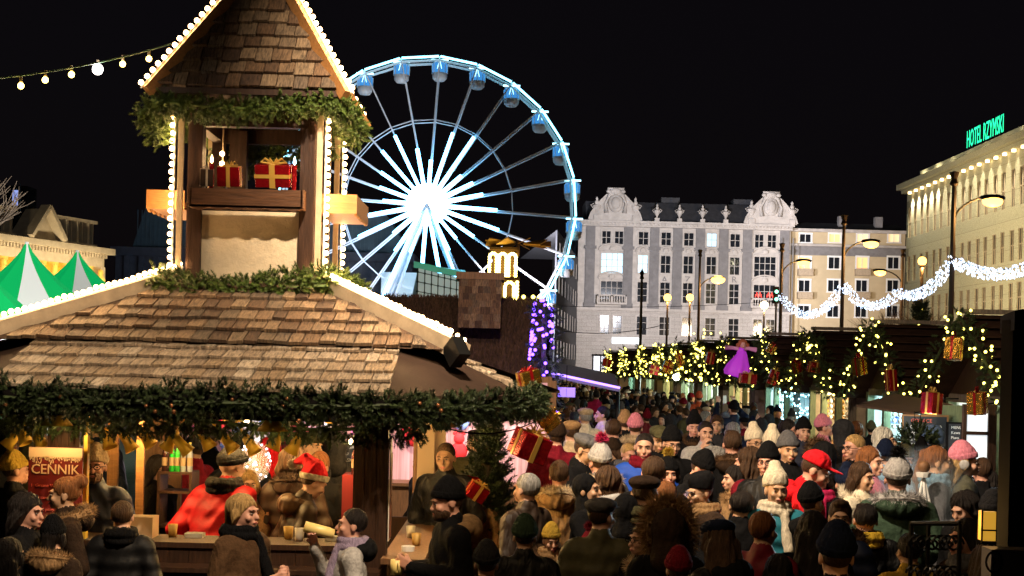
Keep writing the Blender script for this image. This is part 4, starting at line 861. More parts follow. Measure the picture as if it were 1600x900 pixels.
for i in range(9):
    a = 2 * PI * i / 9; u_ = Vector((math.cos(a), math.sin(a), 0)); sv = Vector((-math.sin(a), math.cos(a), .5)); p0, p1 = hb_ + u_ * .3, hb_ + u_ * 1.35
    b = MB(); b.raw([tuple(v) for v in (p0 - sv * .05, p0 + sv * .05, p1 + sv * .26, p1 - sv * .26, p0 - sv * .05 + Vector((0, 0, .04)), p0 + sv * .05 + Vector((0, 0, .04)), p1 + sv * .26 + Vector((0, 0, .04)), p1 - sv * .26 + Vector((0, 0, .04)))], [(0, 3, 2, 1), (4, 5, 6, 7), (0, 1, 5, 4), (1, 2, 6, 5), (2, 3, 7, 6), (3, 0, 4, 7)]); b.build('rotor_blade', mat('blade_wood', (.7, .38, .08), .6), py_)
MB().tube([hb_ + Vector((0, 0, -.5)), hb_ + Vector((0, 0, .15))], .07, 6).build('rotor_shaft', M['brownwood'], py_)
light('pyramid_spot', 'SPOT', (hb_.x - 3, 52, 4.0), 350, (1, .7, .25), .2, tuple(hb_), 40, .7)
# purple LED column
pc_ = P(850, 530, 23.5); pt = thing('purple_light_column', 'conical tree wrapped in purple and blue lights at the hut corner', 'light tree', (pc_.x, pc_.y, 0))
zt_, zb_ = P(850, 470, 23.5).z, 1.6
b = MB(); q, e = garland_pts([(pc_.x + .05, pc_.y, zb_), (pc_.x, pc_.y, zt_)], 160, .26); sprigs(b, q, e, 1.1, SPRL); b.build('crown', M['needled'], pt); MB().tube([(pc_.x, pc_.y, 0), (pc_.x, pc_.y, zt_)], .04, 6).build('trunk', M['bark'], pt)
me = ballmesh('purple_bulb', .028, M['purple'], 6, 4)
for i in range(95): t = random.random(); a = random.uniform(PI * .9, PI * 1.9); r = .28 - .13 * t; inst('purple_bulb', me, (pc_.x - .02 + r * math.cos(a), pc_.y + r * math.sin(a), zb_ + (zt_ - zb_) * t ** .9), pt)
light('purple_glow', 'POINT', (pc_.x - .35, pc_.y - .5, 2.9), 40, (.2, .08, 1), .05)
# purple lit awning in mid crowd
a, c = P(862, 583, 24), P(968, 606, 24.5); b = MB(); b.raw([tuple(a), tuple(c), tuple(c + Vector((.1, 2.6, .22))), tuple(a + Vector((0, 2.6, .22))), tuple(a - Vector((0, 0, .07))), tuple(c - Vector((0, 0, .07))), tuple(c + Vector((.1, 2.6, .15))), tuple(a + Vector((0, 2.6, .15)))], [(0, 1, 2, 3), (4, 7, 6, 5), (0, 4, 5, 1), (1, 5, 6, 2), (2, 6, 7, 3), (3, 7, 4, 0)])
pa = thing('purple_lit_canopy', 'flat stall canopy edge glowing purple above the crowd', 'canopy', (a.x, a.y, 0)); b.build('slab', mat('grey_canopy', (.18, .16, .22), .3), pa); MB().tube([a + Vector((0, -.02, -.0)), c + Vector((0, -.02, 0))], .02, 5).build('led_edge', emis('violet_led', (.32, .18, 1), 4), pa)
for q in (a, c): MB().tube([(q.x + .05, q.y + 1, 0), (q.x + .05, q.y + 1, q.z + .05)], .04, 6).build('pole', M['blackmetal'], pa)
q = P(885, 613, 23.8); mc = thing('menu_card', 'open violet lit menu card hanging below the canopy', 'menu card', q); 
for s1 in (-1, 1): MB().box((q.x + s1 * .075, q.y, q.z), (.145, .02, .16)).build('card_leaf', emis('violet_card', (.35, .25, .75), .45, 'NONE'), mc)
MB().tube([q, q + Vector((0, 0, .45))], .006, 4).build('cord', M['black'], mc)
light('violet_lamp', 'POINT', P(900, 600, 23.2) + Vector((0, 0, .2)), 28, (.45, .3, 1), .05)
# ================================================================ right hand stalls
def stall(i, d, style, label, hw=2.35, near=False):
    X = 7.5 + VPX * d; o = Vector((X, d, 0)); rt = thing('market_stall', label, 'market stall', o)
    rz, ez, dep = 3.62, 2.22, 3.0
    rf = MB()
    for s_ in (-1, 1):
        y1 = d + s_ * hw
        rf.raw([(X, d, rz), (X + dep + .4, d, rz), (X + dep + .4, y1, ez), (X, y1, ez), (X, d, rz - .09), (X + dep + .4, d, rz - .09), (X + dep + .4, y1, ez - .09), (X, y1, ez - .09)], [(0, 1, 2, 3), (7, 6, 5, 4), (0, 3, 7, 4), (3, 2, 6, 7), (1, 5, 6, 2)])
        for k in range(9): 
            t = (k + .5) / 9; yy = d + s_ * hw * t; zz = rz - (rz - ez) * t; rf.bar((X - .01, yy, zz + .02), (X + dep + .4, yy, zz + .02), .30, .02)
    rf.bar((X - .03, d, rz + .03), (X + dep + .42, d, rz + .03), .02, .02)
    MB().bar((X - .03, d, rz + .05), (X + dep + .42, d, rz + .05), .2, .07).build('ridge_board', M['greywood'], rt)
    rf.build('roof', mat('black_brown_roof', (.03, .015, .010), .85, spec=.08, bump=.4, var=.4, scale=6), rt)
    gb = MB(); gb.raw([(X + .42, d - hw + .15, ez + .05), (X + .42, d + hw - .15, ez + .05), (X + .42, d, rz - .12)], [(0, 2, 1)]); gb.raw([(X + .46, d - hw + .15, ez + .05), (X + .46, d + hw - .15, ez + .05), (X + .46, d, rz - .12)], [(0, 1, 2)]); gb.build('gable_board', M['darkwood'], rt)
    xw = X + .45; y0, y1 = d - hw + .3, d + hw - .3
    for yy in (y0, d - .75, d + .75, y1): MB().b2(xw - .06, xw + .08, yy - .08, yy + .08, 0, ez + .05).build('post', M['greenlitwood'] if yy != y0 else M['greywood'], rt)
    b = MB(); b.b2(xw - .03, xw + .04, y0, y1, 0, .95); 
    for k in range(12): yy = y0 + (y1 - y0) * k / 12; b.b2(xw - .05, xw - .03, yy + .01, yy + .33, .02, .94)
    b.build('front_boards', M['greenlitwood'], rt); MB().b2(xw - .25, xw + .5, y0, y1, .96, 1.0).build('counter', M['honey'], rt)
    b = MB(); b.b2(xw, X + dep, y0 - .03, y0, 0, ez); b.b2(xw, X + dep, y1, y1 + .03, 0, ez + .1); b.b2(X + dep, X + dep + .04, y0, y1, 0, ez + .1); b.build('wall', M['paper'] if style != 'warm' else M['board'], rt)
    b = MB()
    for z in (1.25, 1.6, 1.95): b.b2(xw + .3, X + dep - .1, y1 - .32, y1 - .02, z, z + .02); b.b2(X + dep - .32, X + dep - .02, y0 + .1, y1 - .35, z, z + .02)
    b.build('shelves', M['paper'], rt)
    MB().b2(xw - .04, xw + .06, y0, y1, ez - .02, ez + .12).build('lintel', M['greywood'], rt)
    lm, col = {'cyan': ('stallcyan', (.55, .95, 1)), 'white': ('stallwhite', (.85, 1, .88)), 'warm': ('stallwarm', (1, .80, .45))}[style]
    MB().b2(xw + .15, xw + .22, y0 + .2, y1 - .2, ez - .10, ez - .06).build('tube_light', M[lm], rt); light('stall_light', 'POINT', (xw + .9, d, ez - .25), 260 if d < 40 else 300, col, .12)
    # goods: separate things on near stalls
    return o, xw, y0, y1, ez, rz
kinds = [(22.5, 'white', 'market stall with chalkboard menus and a brown canvas awning'), (27.7, 'cyan', 'market stall with cyan lit shelves of white goods'), (33.0, 'warm', 'market stall with warm lit hanging goods beside the wooden post'), (38.6, 'cyan', 'market stall with blue fairy light curtain'), (44.8, 'warm', 'market stall under the purple fairy figure'), (50.6, 'white', 'market stall lit white, fifth beyond the awning stall'), (56.5, 'white', 'market stall with the bright white lamp at its counter'), (62.5, 'warm', 'market stall with orange parcels on its gable garland'), (69.5, 'white', 'dark roofed stall with pale lit counter near the palace corner'), (78.5, 'cyan', 'small dark roofed stall second from the end of the row'), (89.0, 'white', 'last small dark roofed stall at the far end of the row')]
ST = []
NICK = ['awning stall', 'cyan lit stall', 'warm lit stall', 'blue light curtain stall', 'stall under the purple fairy', 'white stall past the fairy', 'stall with the bright lamp', 'stall with orange parcels', 'third stall from the far end', 'second stall from the far end', 'last stall of the row']
gcol = [('white', (.75, .75, .75)), ('teal', (.05, .35, .4)), ('amber', (.6, .3, .05)), ('red', (.5, .03, .03)), ('blue', (.06, .12, .45)), ('silver', (.6, .6, .65)), ('green', (.05, .3, .08))]
for i, (d, sty, lb) in enumerate(kinds):
    s_ = stall(i, d, sty, lb); ST.append(s_); o, xw, y0, y1, ez, rz = s_; X = o.x
    # lit garland along both gable edges
    path = [(X - .08, d + 2.3, ez + .02), (X - .08, d + 1.15, (ez + rz) / 2 + .02), (X - .08, d, rz - .02), (X - .08, d - 1.15, (ez + rz) / 2 + .02), (X - .08, d - 2.3, ez + .02)]
    garland('lit_garland', path, 'spruce garland with yellow lights on the gable of the ' + NICK[i], 60 if d < 46 else 26, .17, 1.5 if d < 46 else 2.2, 'needled', SPRL if d > 30 else SPR, bulbs='fairy', nb=62 if d < 46 else 70, br=.024 if d < 46 else .045, group='lit gable garlands')
    # goods on the shelves
    if i < 6:
        for k in range(34 if i < 4 else 14):
            z = random.choice((1.27, 1.62, 1.97)); cn, cc = random.choice(gcol if sty != 'cyan' else [gcol[0], gcol[5], gcol[4], gcol[1], gcol[0]])
            if k % 2: p = (random.uniform(xw + .35, X + 2.8), y1 - .17, z)
            else: p = (X + 2.82, random.uniform(y0 + .2, y1 - .5), z)
            r = random.uniform(.04, .09); h = random.uniform(.1, .22); m_ = mat('goods_' + cn, cc, .35)
            b = MB(); sh_ = random.randrange(3)
            if sh_ == 0: b.lathe([(0, 0), (r, 0), (r, h * .7), (r * .5, h * .85), (r * .55, h), (0, h)], p, 10)
            elif sh_ == 1: b.b2(p[0] - r, p[0] + r, p[1] - r, p[1] + r, z, z + h); b.b2(p[0] - r * 1.05, p[0] + r * 1.05, p[1] - r * 1.05, p[1] + r * 1.05, z + h * .8, z + h)
            else: b.ball((p[0], p[1], z + r), r, 10, 6); b.tube([(p[0], p[1], z + 2 * r), (p[0], p[1], z + 2 * r + .04)], .01, 5)
            b.top(('jar', 'box', 'bauble')[sh_], m_, f'{cn} {("jar", "little box", "round bauble")[sh_]} on a shelf of the ' + NICK[i], ('jar', 'box', 'bauble')[sh_], f'goods on the shelves {i}', smooth=(sh_ != 1))
        for k in range(8 if i < 4 else 0):  # hanging strings of ornaments at the opening
            yy = y0 + .5 + (y1 - y0 - .9) * k / 8; b = MB(); zt = ez - .12; b.tube([(xw + .2, yy, zt), (xw + .2, yy, zt - .55)], .005, 4)
            for q in range(4): b.ball((xw + .2, yy, zt - .12 - q * .13), (.045, .045, .05), 8, 6)
            b.top('ornament_string', mat('goods_white' if sty == 'cyan' else 'goods_amber' if k % 2 else 'goods_silver', (.75, .75, .75), .3), 'string of round ornaments hanging in the opening of the ' + NICK[i], 'ornaments', f'hanging ornament strings {i}', smooth=True)
# blue fairy light curtain on stall 3
cu_ = thing('light_curtain', 'curtain of blue and white fairy lights beside a stall opening', 'light curtain', (ST[3][1] - .1, 38, .9)); me = ballmesh('fairy_bulb', .022, emis('ice_blue_light', (.35, .80, 1), 9, 'NONE'), 6, 4); mc_ = MB()
for k in range(9): x = ST[3][1] - .5 + k * .13; mc_.tube([(x, 36.25, 2.2), (x, 36.25, 1.0)], .004, 3)
mc_.build('strands', M['blackmetal'], cu_)
for i in range(95): inst('fairy_bulb', me, (ST[3][1] - .5 + random.random() * 1.1, 36.22 + random.uniform(-.03, .03), random.uniform(.95, 2.25)), cu_)
bl = P(1057, 589, 56.3); r_ = thing('flood_bulb', 'very bright white lamp above the heads at a far stall', 'lamp', bl); MB().ball(bl, .15, 12, 8).build('globe', emis('flood_white', (.95, 1, .88), 60), r_, smooth=True); MB().tube([bl, bl + Vector((0, 0, .5))], .02, 5).build('stem', M['blackmetal'], r_)
# awning of stall 0, chalkboards, window panel
o, xw, y0, y1, ez, rz = ST[0]
aw = thing('canvas_awning', 'brown sloping canvas awning over the chalkboards', 'awning', (xw - .6, 23, 2.1)); b = MB(); p = [P(1338, 632, 23.8), P(1428, 645, 21.6), P(1490, 632, 22.2), P(1400, 615, 25.5)]
b.raw([tuple(v) for v in p] + [tuple(v - Vector((0, 0, .04))) for v in p], [(0, 1, 2, 3), (7, 6, 5, 4), (0, 4, 5, 1), (1, 5, 6, 2), (2, 6, 7, 3), (3, 7, 4, 0)]); b.build('canvas', mat('brown_canvas', (.16, .10, .055), .8, bump=.3, var=.2), aw)
for v in (p[0], p[1]): MB().tube([v, (xw, v.y + .2, ez + .05)], .012, 5).build('stay', M['blackmetal'], aw)
def chalk(px0, px1, py0, py1, d, lines, label, size, frame='honey', col='paper'):
    a, c = P(px0, py0, d), P(px1, py1, d); rt = thing('chalkboard', label, 'chalkboard', ((a.x + c.x) / 2, d, c.z)); MB().b2(a.x, c.x, d, d + .03, c.z, a.z).build('slate', M['chalk'], rt)
    b = MB(); t = .025
    for q in ((a.x - t, a.x, c.z - t, a.z + t), (c.x, c.x + t, c.z - t, a.z + t), (a.x, c.x, a.z, a.z + t), (a.x, c.x, c.z - t, c.z)): b.b2(q[0], q[1], d - .01, d + .035, q[2], q[3])
    b.build('frame', M[frame], rt)
    for i, s_ in enumerate(lines): txt('chalk_writing', s_[0], size * (s_[2] if len(s_) > 2 else 1), M[s_[1]] if s_[1] in M else mat('chalk_' + s_[1], {'red': (.7, .12, .08), 'white': (.8, .8, .8)}[s_[1]], .8), rt, (a.x + .04, d - .004, a.z - size * 1.25 * (i + 1)), align='LEFT', ext=.001)
    return rt
chalk(1412, 1478, 650, 712, 21.3, [('   GORĄCE', 'red', 1.1), ('» Czekolada     10', 'white'), ('» Herbata         7', 'white'), ('» Z Cytryną      8', 'white'), ('» Z Imbirem     8', 'white'), ('DESERY :', 'red'), ('  Gofry  Ciasta', 'white'), ('  Naleśniki', 'white')], 'tall chalkboard with red and white menu behind the snowman', .072)
chalk(1482, 1500, 662, 725, 21.0, [('MENU', 'white'), ('Kawa', 'white'), ('Piwo', 'white')], 'narrow dark chalkboard next to the bright panel', .06, 'black')
pn = thing('glazed_door', 'bright white glazed door panel in a dark frame beside the black post', 'door', P(1526, 700, 20.5)); a, c = P(1510, 640, 20.5), P(1541, 745, 20.5)
MB().b2(a.x, c.x, 20.5, 20.52, c.z, a.z).build('panel', emis('white_panel', (.85, .95, 1), .8), pn); b = MB()
for q in ((a.x - .05, a.x, c.z, a.z), (c.x, c.x + .12, c.z - .3, a.z), (a.x, c.x, (a.z + c.z) / 2 + .12, (a.z + c.z) / 2 + .17), (a.x - .05, c.x + .12, a.z, a.z + .08)): b.b2(q[0], q[1], 20.46, 20.54, q[2], q[3])
b.b2(a.x - .05, c.x + .12, 20.46, 20.54, 0, c.z); b.build('frame', M['darkwood'], pn)
b = MB(); b.b2(P(1440, 700, 21.5).x, P(1600, 700, 21.5).x, 21.5, 21.6, 0, 2.2); b.top('stall_side_wall', M['greenlitwood'], 'green lit board wall behind the chalkboards', 'wall')
light('chalkboard_lamp', 'POINT', P(1450, 655, 20.3), 30, (.95, 1, .9), .08)
# chalkboard and bright stall seen through the booth
chalk(512, 558, 690, 770, 17.6, [('PIWO  GRZANE', 'white'), ('KAKAO', 'white'), ('KIEŁBASKI', 'white'), ('ŻUREK', 'white'), ('NAPÓJ GORĄCY', 'white'), ('NAPÓJ ZIMNY', 'white'), ('SŁODYCZE', 'white')], 'blue grey chalkboard with white menu seen through the booth', .065)
bs = thing('toy_stall', 'bright pink and white lit toy stall seen through the booth', 'market stall', (P(420, 700, 19).x, 19, 0)); b = MB(); xq0, xq1 = P(250, 700, 19).x, P(860, 700, 19).x
b.b2(xq0, xq1, 20.2, 20.25, 0, 2.5); b.build('back_wall', mat('pink_striped_wall', (.7, .42, .48), .6, var=.5, scale=3, stretch=(9, 1, .1)), bs); b = MB(); b.b2(xq0, xq1, 19.0, 20.3, 2.42, 2.5); b.b2(xq0, xq1, 19.0, 19.05, 0, 1.0); b.b2(xq0, xq1, 18.9, 19.5, 1.0, 1.04); b.build('frame', M['brownwood'], bs)
b = MB(); 
for k in range(4): x = xq0 + (xq1 - xq0) * k / 3; b.b2(x - .06, x + .06, 18.95, 19.05, 0, 2.45)
b.build('posts', M['brownwood'], bs); MB().b2(xq0 + .2, xq1 - .2, 19.2, 19.25, 2.3, 2.34).build('tube_light', emis('toy_tube', (1, .85, .88), 14), bs); light('toy_stall_light', 'POINT', ((xq0 + xq1) / 2 - .8, 19.5, 2.15), 130, (1, .85, .9), .2); light('toy_stall_light', 'POINT', (xq1 - 1.0, 19.4, 2.1), 90, (1, .78, .66), .2)
for k in range(26):
    x = random.uniform(xq0 + .2, xq1 - .3); y = 20.0; z = random.uniform(1.3, 2.1); r = random.uniform(.07, .15); cn, cc = random.choice([('pink', (.85, .2, .5)), ('white', (.8, .8, .8)), ('blue', (.2, .35, .8)), ('cream', (.8, .6, .4)), ('red', (.7, .03, .04))])
    b = MB(); b.ball((x, y, z), (r, r * .8, r * 1.1), 10, 8); b.ball((x, y - .02, z + r * 1.5), r * .65, 10, 8); b.ball((x - r * .5, y, z + r * 2.1), r * .25, 6, 4); b.ball((x + r * .5, y, z + r * 2.1), r * .25, 6, 4); b.ball((x - r * 1.0, y, z + r * .4), r * .35, 6, 5); b.ball((x + r * 1.0, y, z + r * .4), r * .35, 6, 5)
    b.top('plush_toy', mat('plush_' + cn, cc, .95, bump=.5, scale=60), f'{cn} plush toy hanging on the toy stall wall', 'plush toy', f'{cn} plush toys on the stall wall', smooth=True)
# LED balloon
q = P(398, 722, 12.9); bl = thing('led_balloon', 'clear balloon with white fairy lights held up in the booth', 'balloon', q - Vector((0, 0, .6))); MB().ball(q, (.15, .15, .19), 20, 14).build('balloon', mat('balloon_skin', (.9, .8, .85), .05, alpha=.22), bl, smooth=True); MB().tube([q - Vector((0, 0, .19)), q - Vector((0, 0, .8))], .008, 5).build('stick', M['white'], bl)
me = ballmesh('tiny_light', .008, emis('balloon_light', (1, .9, .95), 22, 'NONE'), 6, 4)
for i in range(40): v = Vector(RNG.normal(0, 1, 3)).normalized(); inst('tiny_light', me, q + Vector((v.x * .145, v.y * .145, v.z * .185)), bl)
# pink fluffy wig-like candy floss
q = P(468, 690, 15.6); b = MB(); b.ball(q, (.2, .15, .17), 14, 10); b2_ = np.concatenate(b.V); nn = (b2_ - np.array(q)); nn /= np.linalg.norm(nn, axis=1)[:, None] + 1e-6; fur(b, np.repeat(b2_, 8, 0), np.repeat(nn, 8, 0), .06, .012); b.tube([q - Vector((0, 0, .1)), q - Vector((0, 0, 1.2))], .01, 5); b.top('candy_floss', mat('candy_floss', (.9, .22, .48), .9), 'big pink candy floss on a stick behind the customers', 'candy floss')
# ================================================================ presents, fairy figure on the stall gables
for px, py, d, sz, lb, rot, bd in ((1245, 573, 31.6, (.30, .2, .34), 'flat gold gift with red stripes on the first gable past the wooden post', (0, -25, 40), 'goldfoil'), (1272, 574, 31.5, (.3, .3, .3), 'red foil gift with gold bow above the goods stall', (5, 8, 20), 'redfoil'),
    (1343, 572, 26.2, (.26, .25, .42), 'tall gold orange gift tilted on the cyan stall gable', (0, -12, 35), 'goldfoil'), (1392, 594, 25.4, (.2, .25, .5), 'dark red slim gift over the brown awning', (0, -6, 15), 'redfoil'), (1490, 545, 21.2, (.26, .3, .44), 'gold gift under the red ribbon near the top of the awning stall gable', (0, 10, 55), 'goldfoil'),
    (1456, 630, 20.4, (.28, .3, .40), 'dark red gift with gold side hanging above the snowman', (0, 4, 30), 'redfoil'), (1527, 630, 19.6, (.26, .3, .40), 'gold and red gift hanging above the bright door panel', (0, -8, 50), 'goldfoil'),
    (1168, 592, 37.5, (.55, .4, .34), 'red gift hanging below the purple fairy', (0, 5, 10), 'redfoil'), (1208, 590, 36.5, (.3, .2, .5), 'slim red foil gift on the blue light stall', (0, 18, 0), 'redfoil'), (1043, 574, 55, (.5, .3, .6), 'orange gold parcel in the far lit garland', (0, 20, 0), 'goldfoil'), (1062, 563, 55, (.4, .3, .7), 'slim gold parcel above the bright white lamp', (0, -15, 0), 'goldfoil'), (1022, 578, 58, (.5, .3, .5), 'small red parcel in the far lit garland', (0, 15, 0), 'redfoil'),
    (1110, 560, 45, (.35, .3, .5), 'red parcel beside the purple fairy skirt', (0, 10, 0), 'redfoil'), (948, 567, 85, (.7, .5, .6), 'red parcel on the last stall of the row', (0, 10, 0), 'redfoil'), (1205, 545, 37, (.3, .3, .3), 'little gold gift over the blue light curtain', (0, 30, 0), 'goldfoil')):
    gift(px, py, d, sz, lb, rot, bd, 'redfoil' if bd == 'goldfoil' else 'goldribbon')
q = P(1157, 565, 38.0); fa_ = thing('fairy_figure', 'purple dressed fairy figure with arms spread hanging over the stalls', 'hanging figure', q + Vector((0, 0, -.4)))
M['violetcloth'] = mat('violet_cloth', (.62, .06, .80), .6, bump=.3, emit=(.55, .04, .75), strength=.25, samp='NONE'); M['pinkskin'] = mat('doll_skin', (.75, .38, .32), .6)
b = MB(); V = []; K = 28
for r_, z in ((.07, .30), (.12, .22), (.20, .05), (.30, -.15), (.34, -.32), (.30, -.42)):
    V.append((r_, z))
b.lathe(V, (0, 0, 0), K); vv = np.concatenate(b.V); an = np.arctan2(vv[:, 1], vv[:, 0]); vv[:, :2] *= (1 + .12 * np.sin(an * 7))[:, None] * 1.0; vv = vv @ np.array(Matrix.Rotation(R(14), 3, 'Y')).T + np.array(q); b.V = [vv]; b.tube([q + Vector((-.02, 0, .2)), q + Vector((.03, 0, .36))], [.1, .08], 8); b.build('dress', M['violetcloth'], fa_, smooth=True)
for s1 in (-1, 1): MB().tube([q + Vector((s1 * .06, 0, .34)), q + Vector((s1 * .2, 0, .36)), q + Vector((s1 * .42, -.02, .32 + .05 * (s1 < 0)))], [.05, .05, .07], 7).build('sleeve', mat('pale_pink_cloth', (.8, .35, .55), .7), fa_, smooth=True)
b = MB(); b.ball(q + Vector((.05, -.01, .46)), (.09, .09, .11), 12, 8); b.ball(q + Vector((.05, -.10, .45)), .015, 6, 4); b.build('head', M['pinkskin'], fa_, smooth=True); b = MB(); b.ball(q + Vector((.05, .02, .49)), (.13, .11, .12), 12, 8); b.ball(q + Vector((-.06, .03, .44)), .07); b.ball(q + Vector((.17, .03, .44)), .07); b.build('hair', mat('doll_hair', (.45, .12, .05), .8, bump=.8, scale=30), fa_, smooth=True)
for s1 in (-1, 1): b = MB(); b.raw([tuple(q + Vector(v)) for v in ((s1 * .05, .08, .28), (s1 * .34, .12, .48), (s1 * .40, .12, .22), (s1 * .22, .1, .10), (s1 * .05, .10, .28), (s1 * .34, .14, .48), (s1 * .40, .14, .22), (s1 * .22, .12, .10))], [(0, 1, 2, 3), (7, 6, 5, 4), (0, 4, 5, 1), (1, 5, 6, 2), (2, 6, 7, 3)]); b.build('wing', M['black'], fa_)
light('fairy_spot', 'SPOT', (2.8, 32, 4.6), 600, (1, .8, .9), .1, tuple(q), 25, .6)
# ================================================================ street lamps
def street_lamp(ppx, ptop, hpx, hpy, d, label, style='arm', e=900, nb=1):
    a = P(ppx, ptop, d); h = P(hpx, hpy, d); rt = thing('street_lamp', label, 'street lamp', (a.x, d, 0))
    b = MB(); b.tube([(a.x, d, 0), (a.x, d, 1.2), (a.x, d, a.z - 1.0), (a.x, d, a.z)], [.16, .11, .085, .07], 8); b.lathe([(.07, 0), (.16, .08), (.1, .25), (.18, .5), (0, .55)], (a.x, d, a.z - .3), 10); b.lathe([(.25, 0), (.25, .3), (.16, .5), (.12, 1.1)], (a.x, d, 0), 10); b.build('pole', mat('dark_lamp_iron', (.05, .035, .025), .5, metal=.3), rt)
    if style == 'arm':
        x1 = h.x; n = 8; pts = [Vector((a.x, d, h.z - 1.4))] + [Vector((a.x + (x1 - a.x) * (1 - math.cos(PI / 2 * i / n)), d, h.z - .9 + 1.02 * math.sin(PI / 2 * i / n))) for i in range(n + 1)]
        MB().tube(pts, .045, 6).build('arm', M['blackmetal'], rt)
        b = MB(); b.ball((h.x, d, h.z + .10), (.48, .22, .12), 12, 6); b.build('housing', M['blackmetal'], rt, smooth=True)
        MB().ball((h.x, d, h.z - .04), (.38 if d < 90 else .5, .26, .21 if d < 90 else .3), 12, 8).build('lamp_glass', M['lamp'], rt, smooth=True)
    else: 
        MB().ball(h, .25 if d < 110 else .33, 12, 8).build('lamp_glass', M[style], rt, smooth=True)
    light('street_light', 'POINT', (h.x, d - .1, h.z - .45), e, SOD if style in ('arm', 'lamp') else (1, .8, .5), .15)
    return rt, a
street_lamp(1491, 278, 1551, 313, 51, 'tall street lamp with curved arm in front of the hotel, lights strung from its pole', e=900)
street_lamp(1319, 343, 1361, 380, 69, 'curved arm street lamp in front of the beige block', e=900)
street_lamp(1222, 386, 1256, 410, 82, 'curved arm street lamp at the palace corner under the icicle lights', e=700)
street_lamp(1094, 395, 1122, 436, 99, 'curved arm street lamp before the middle of the palace', e=1200)
street_lamp(1411, 395, 1375, 425, 89, 'curved arm lamp leaning the opposite way before the beige block', e=600)
street_lamp(1441, 412, 1441, 408, 79, 'single globe lamp at the corner of the hotel', 'lamp', e=600)
street_lamp(1043, 468, 1043, 465, 120, 'globe lamp on a pale post before the palace', 'lamp', e=1300)
street_lamp(1078, 468, 1078, 465, 122, 'second globe lamp before the palace windows', 'lamp', e=1300)
street_lamp(1194, 480, 1194, 477, 112, 'pale small lamp in front of the red neon window', 'lampw', e=900)
street_lamp(1440, 300, 1460, 250, 400, 'x', e=1) if False else None
dp = thing('banner_pole', 'plain dark pole with a finial before the palace', 'pole', (P(1000, 560, 70).x, 70, 0)); a = P(1003, 435, 70); MB().tube([(a.x, 70, 0), (a.x, 70, a.z)], [.10, .06], 7).build('shaft', M['blackmetal'], dp); MB().lathe([(0, -.1), (.12, 0), (.07, .15), (.12, .25), (0, .5)], (a.x, 70, a.z), 8).build('finial', M['blackmetal'], dp)
q = P(1213, 461, 84); tl = thing('traffic_light', 'small green and white signal light near the palace corner', 'traffic light', (q.x, 84, 0)); MB().tube([(q.x, 84, 0), q], .06, 6).build('pole', M['blackmetal'], tl); MB().b2(q.x - .16, q.x + .16, 84, 84.2, q.z - .5, q.z + .5).build('signal_head', M['black'], tl)
for dz in (-.25, .2): MB().ball((q.x, 83.95, q.z + dz), .11, 8, 6).build('signal_lens', emis('signal_green', (.3, 1, .7), 3, 'NONE'), tl)
# wires
MB().tube(sag(P(870, 516, 80), P(1035, 508, 80), .3), .02, 4).top('overhead_wire', M['black'], 'black overhead wire crossing low before the palace', 'wire')
MB().tube(sag(P(870, 478, 90), P(1222, 470, 90), .2), .015, 4).top('overhead_wire', M['black'], 'thin upper overhead wire crossing before the palace', 'wire')
# icicle light swags
def swag(name, a, c, s_, label, nmain):
    pts = sag(a, c, s_, 40); rt = thing('icicle_garland', label, 'light garland', a, 'white icicle light swags'); MB().tube(pts, .02, 4).build('cable', M['blackmetal'], rt); b = MB(); L = (Vector(c) - Vector(a)).length; n = nmain
    for i in range(n):
        t = random.random() * 40; k = min(int(t), 39); p = pts[k].lerp(pts[k + 1], t - k); v = Vector(RNG.normal(0, 1, 3)).normalized(); q = p + Vector((v.x * .26, v.y * .26, v.z * .20 - .15)); r = random.uniform(.014, .030)
        b.raw([tuple(q + Vector(w) * r) for w in ((1, 0, 0), (-1, 0, 0), (0, 1, 0), (0, -1, 0), (0, 0, 1.8), (0, 0, -1.8))], [(0, 2, 4), (2, 1, 4), (1, 3, 4), (3, 0, 4), (2, 0, 5), (1, 2, 5), (3, 1, 5), (0, 3, 5)])
    tagp(b.build('icicle_lights', M['fairyw'], rt), kind='stuff')
swag('a', P(1221, 458, 82), P(1319, 442, 69), 1.25, 'sagging white icicle swag from the palace corner lamp to the next pole', 520)
swag('b', P(1319, 442, 69), P(1404, 452, 60), .75, 'short white icicle swag before the beige block', 400)
swag('c', P(1404, 452, 60), P(1490, 400, 51), .55, 'rising white icicle swag up to the tall lamp before the hotel', 430)
swag('d', P(1490, 400, 51), P(1625, 402, 46), .45, 'white icicle swag running off beyond the hotel', 560)
# ================================================================ trees
def bare_tree(px, py, d, h, label, seed, m='bark', lights=0):
    rnd = random.Random(seed); base = Vector((P(px, py, d).x, d, 0)); rt = thing('bare_tree', label, 'tree', base); tr, br_ = MB(), MB(); tips = []
    def grow(p, v, L, r, lv, tgt):
        q = p + v * L; m_ = p.lerp(q, .5) + Vector((rnd.uniform(-.06, .06), rnd.uniform(-.06, .06), 0)) * L; tgt.tube([p, m_, q], [r, r * .85, r * .65], 5, caps=False)
        if lv == 0: tips.append(q); return
        for k in range(3 if lv > 1 else 4):
            w_ = (v + Vector((rnd.uniform(-1, 1), rnd.uniform(-1, 1), rnd.uniform(-.35, .7))) * .75).normalized(); grow(p.lerp(q, rnd.uniform(.55, 1)), w_, L * rnd.uniform(.6, .82), r * .55, lv - 1, br_)
    grow(base, Vector((rnd.uniform(-.08, .08), 0, 1)), h * .36, h * .022, 5, tr); tr.build('trunk', M[m], rt); br_.build('branches', M[m], rt)
    if lights:
        me = ballmesh('fairy_bulb', .05, M['fairy'], 6, 4)
        for q in rnd.sample(tips, min(lights, len(tips))): inst('fairy_bulb', me, q, rt)
M['barklit'] = mat('brown_bark', (.16, .10, .05), .9)
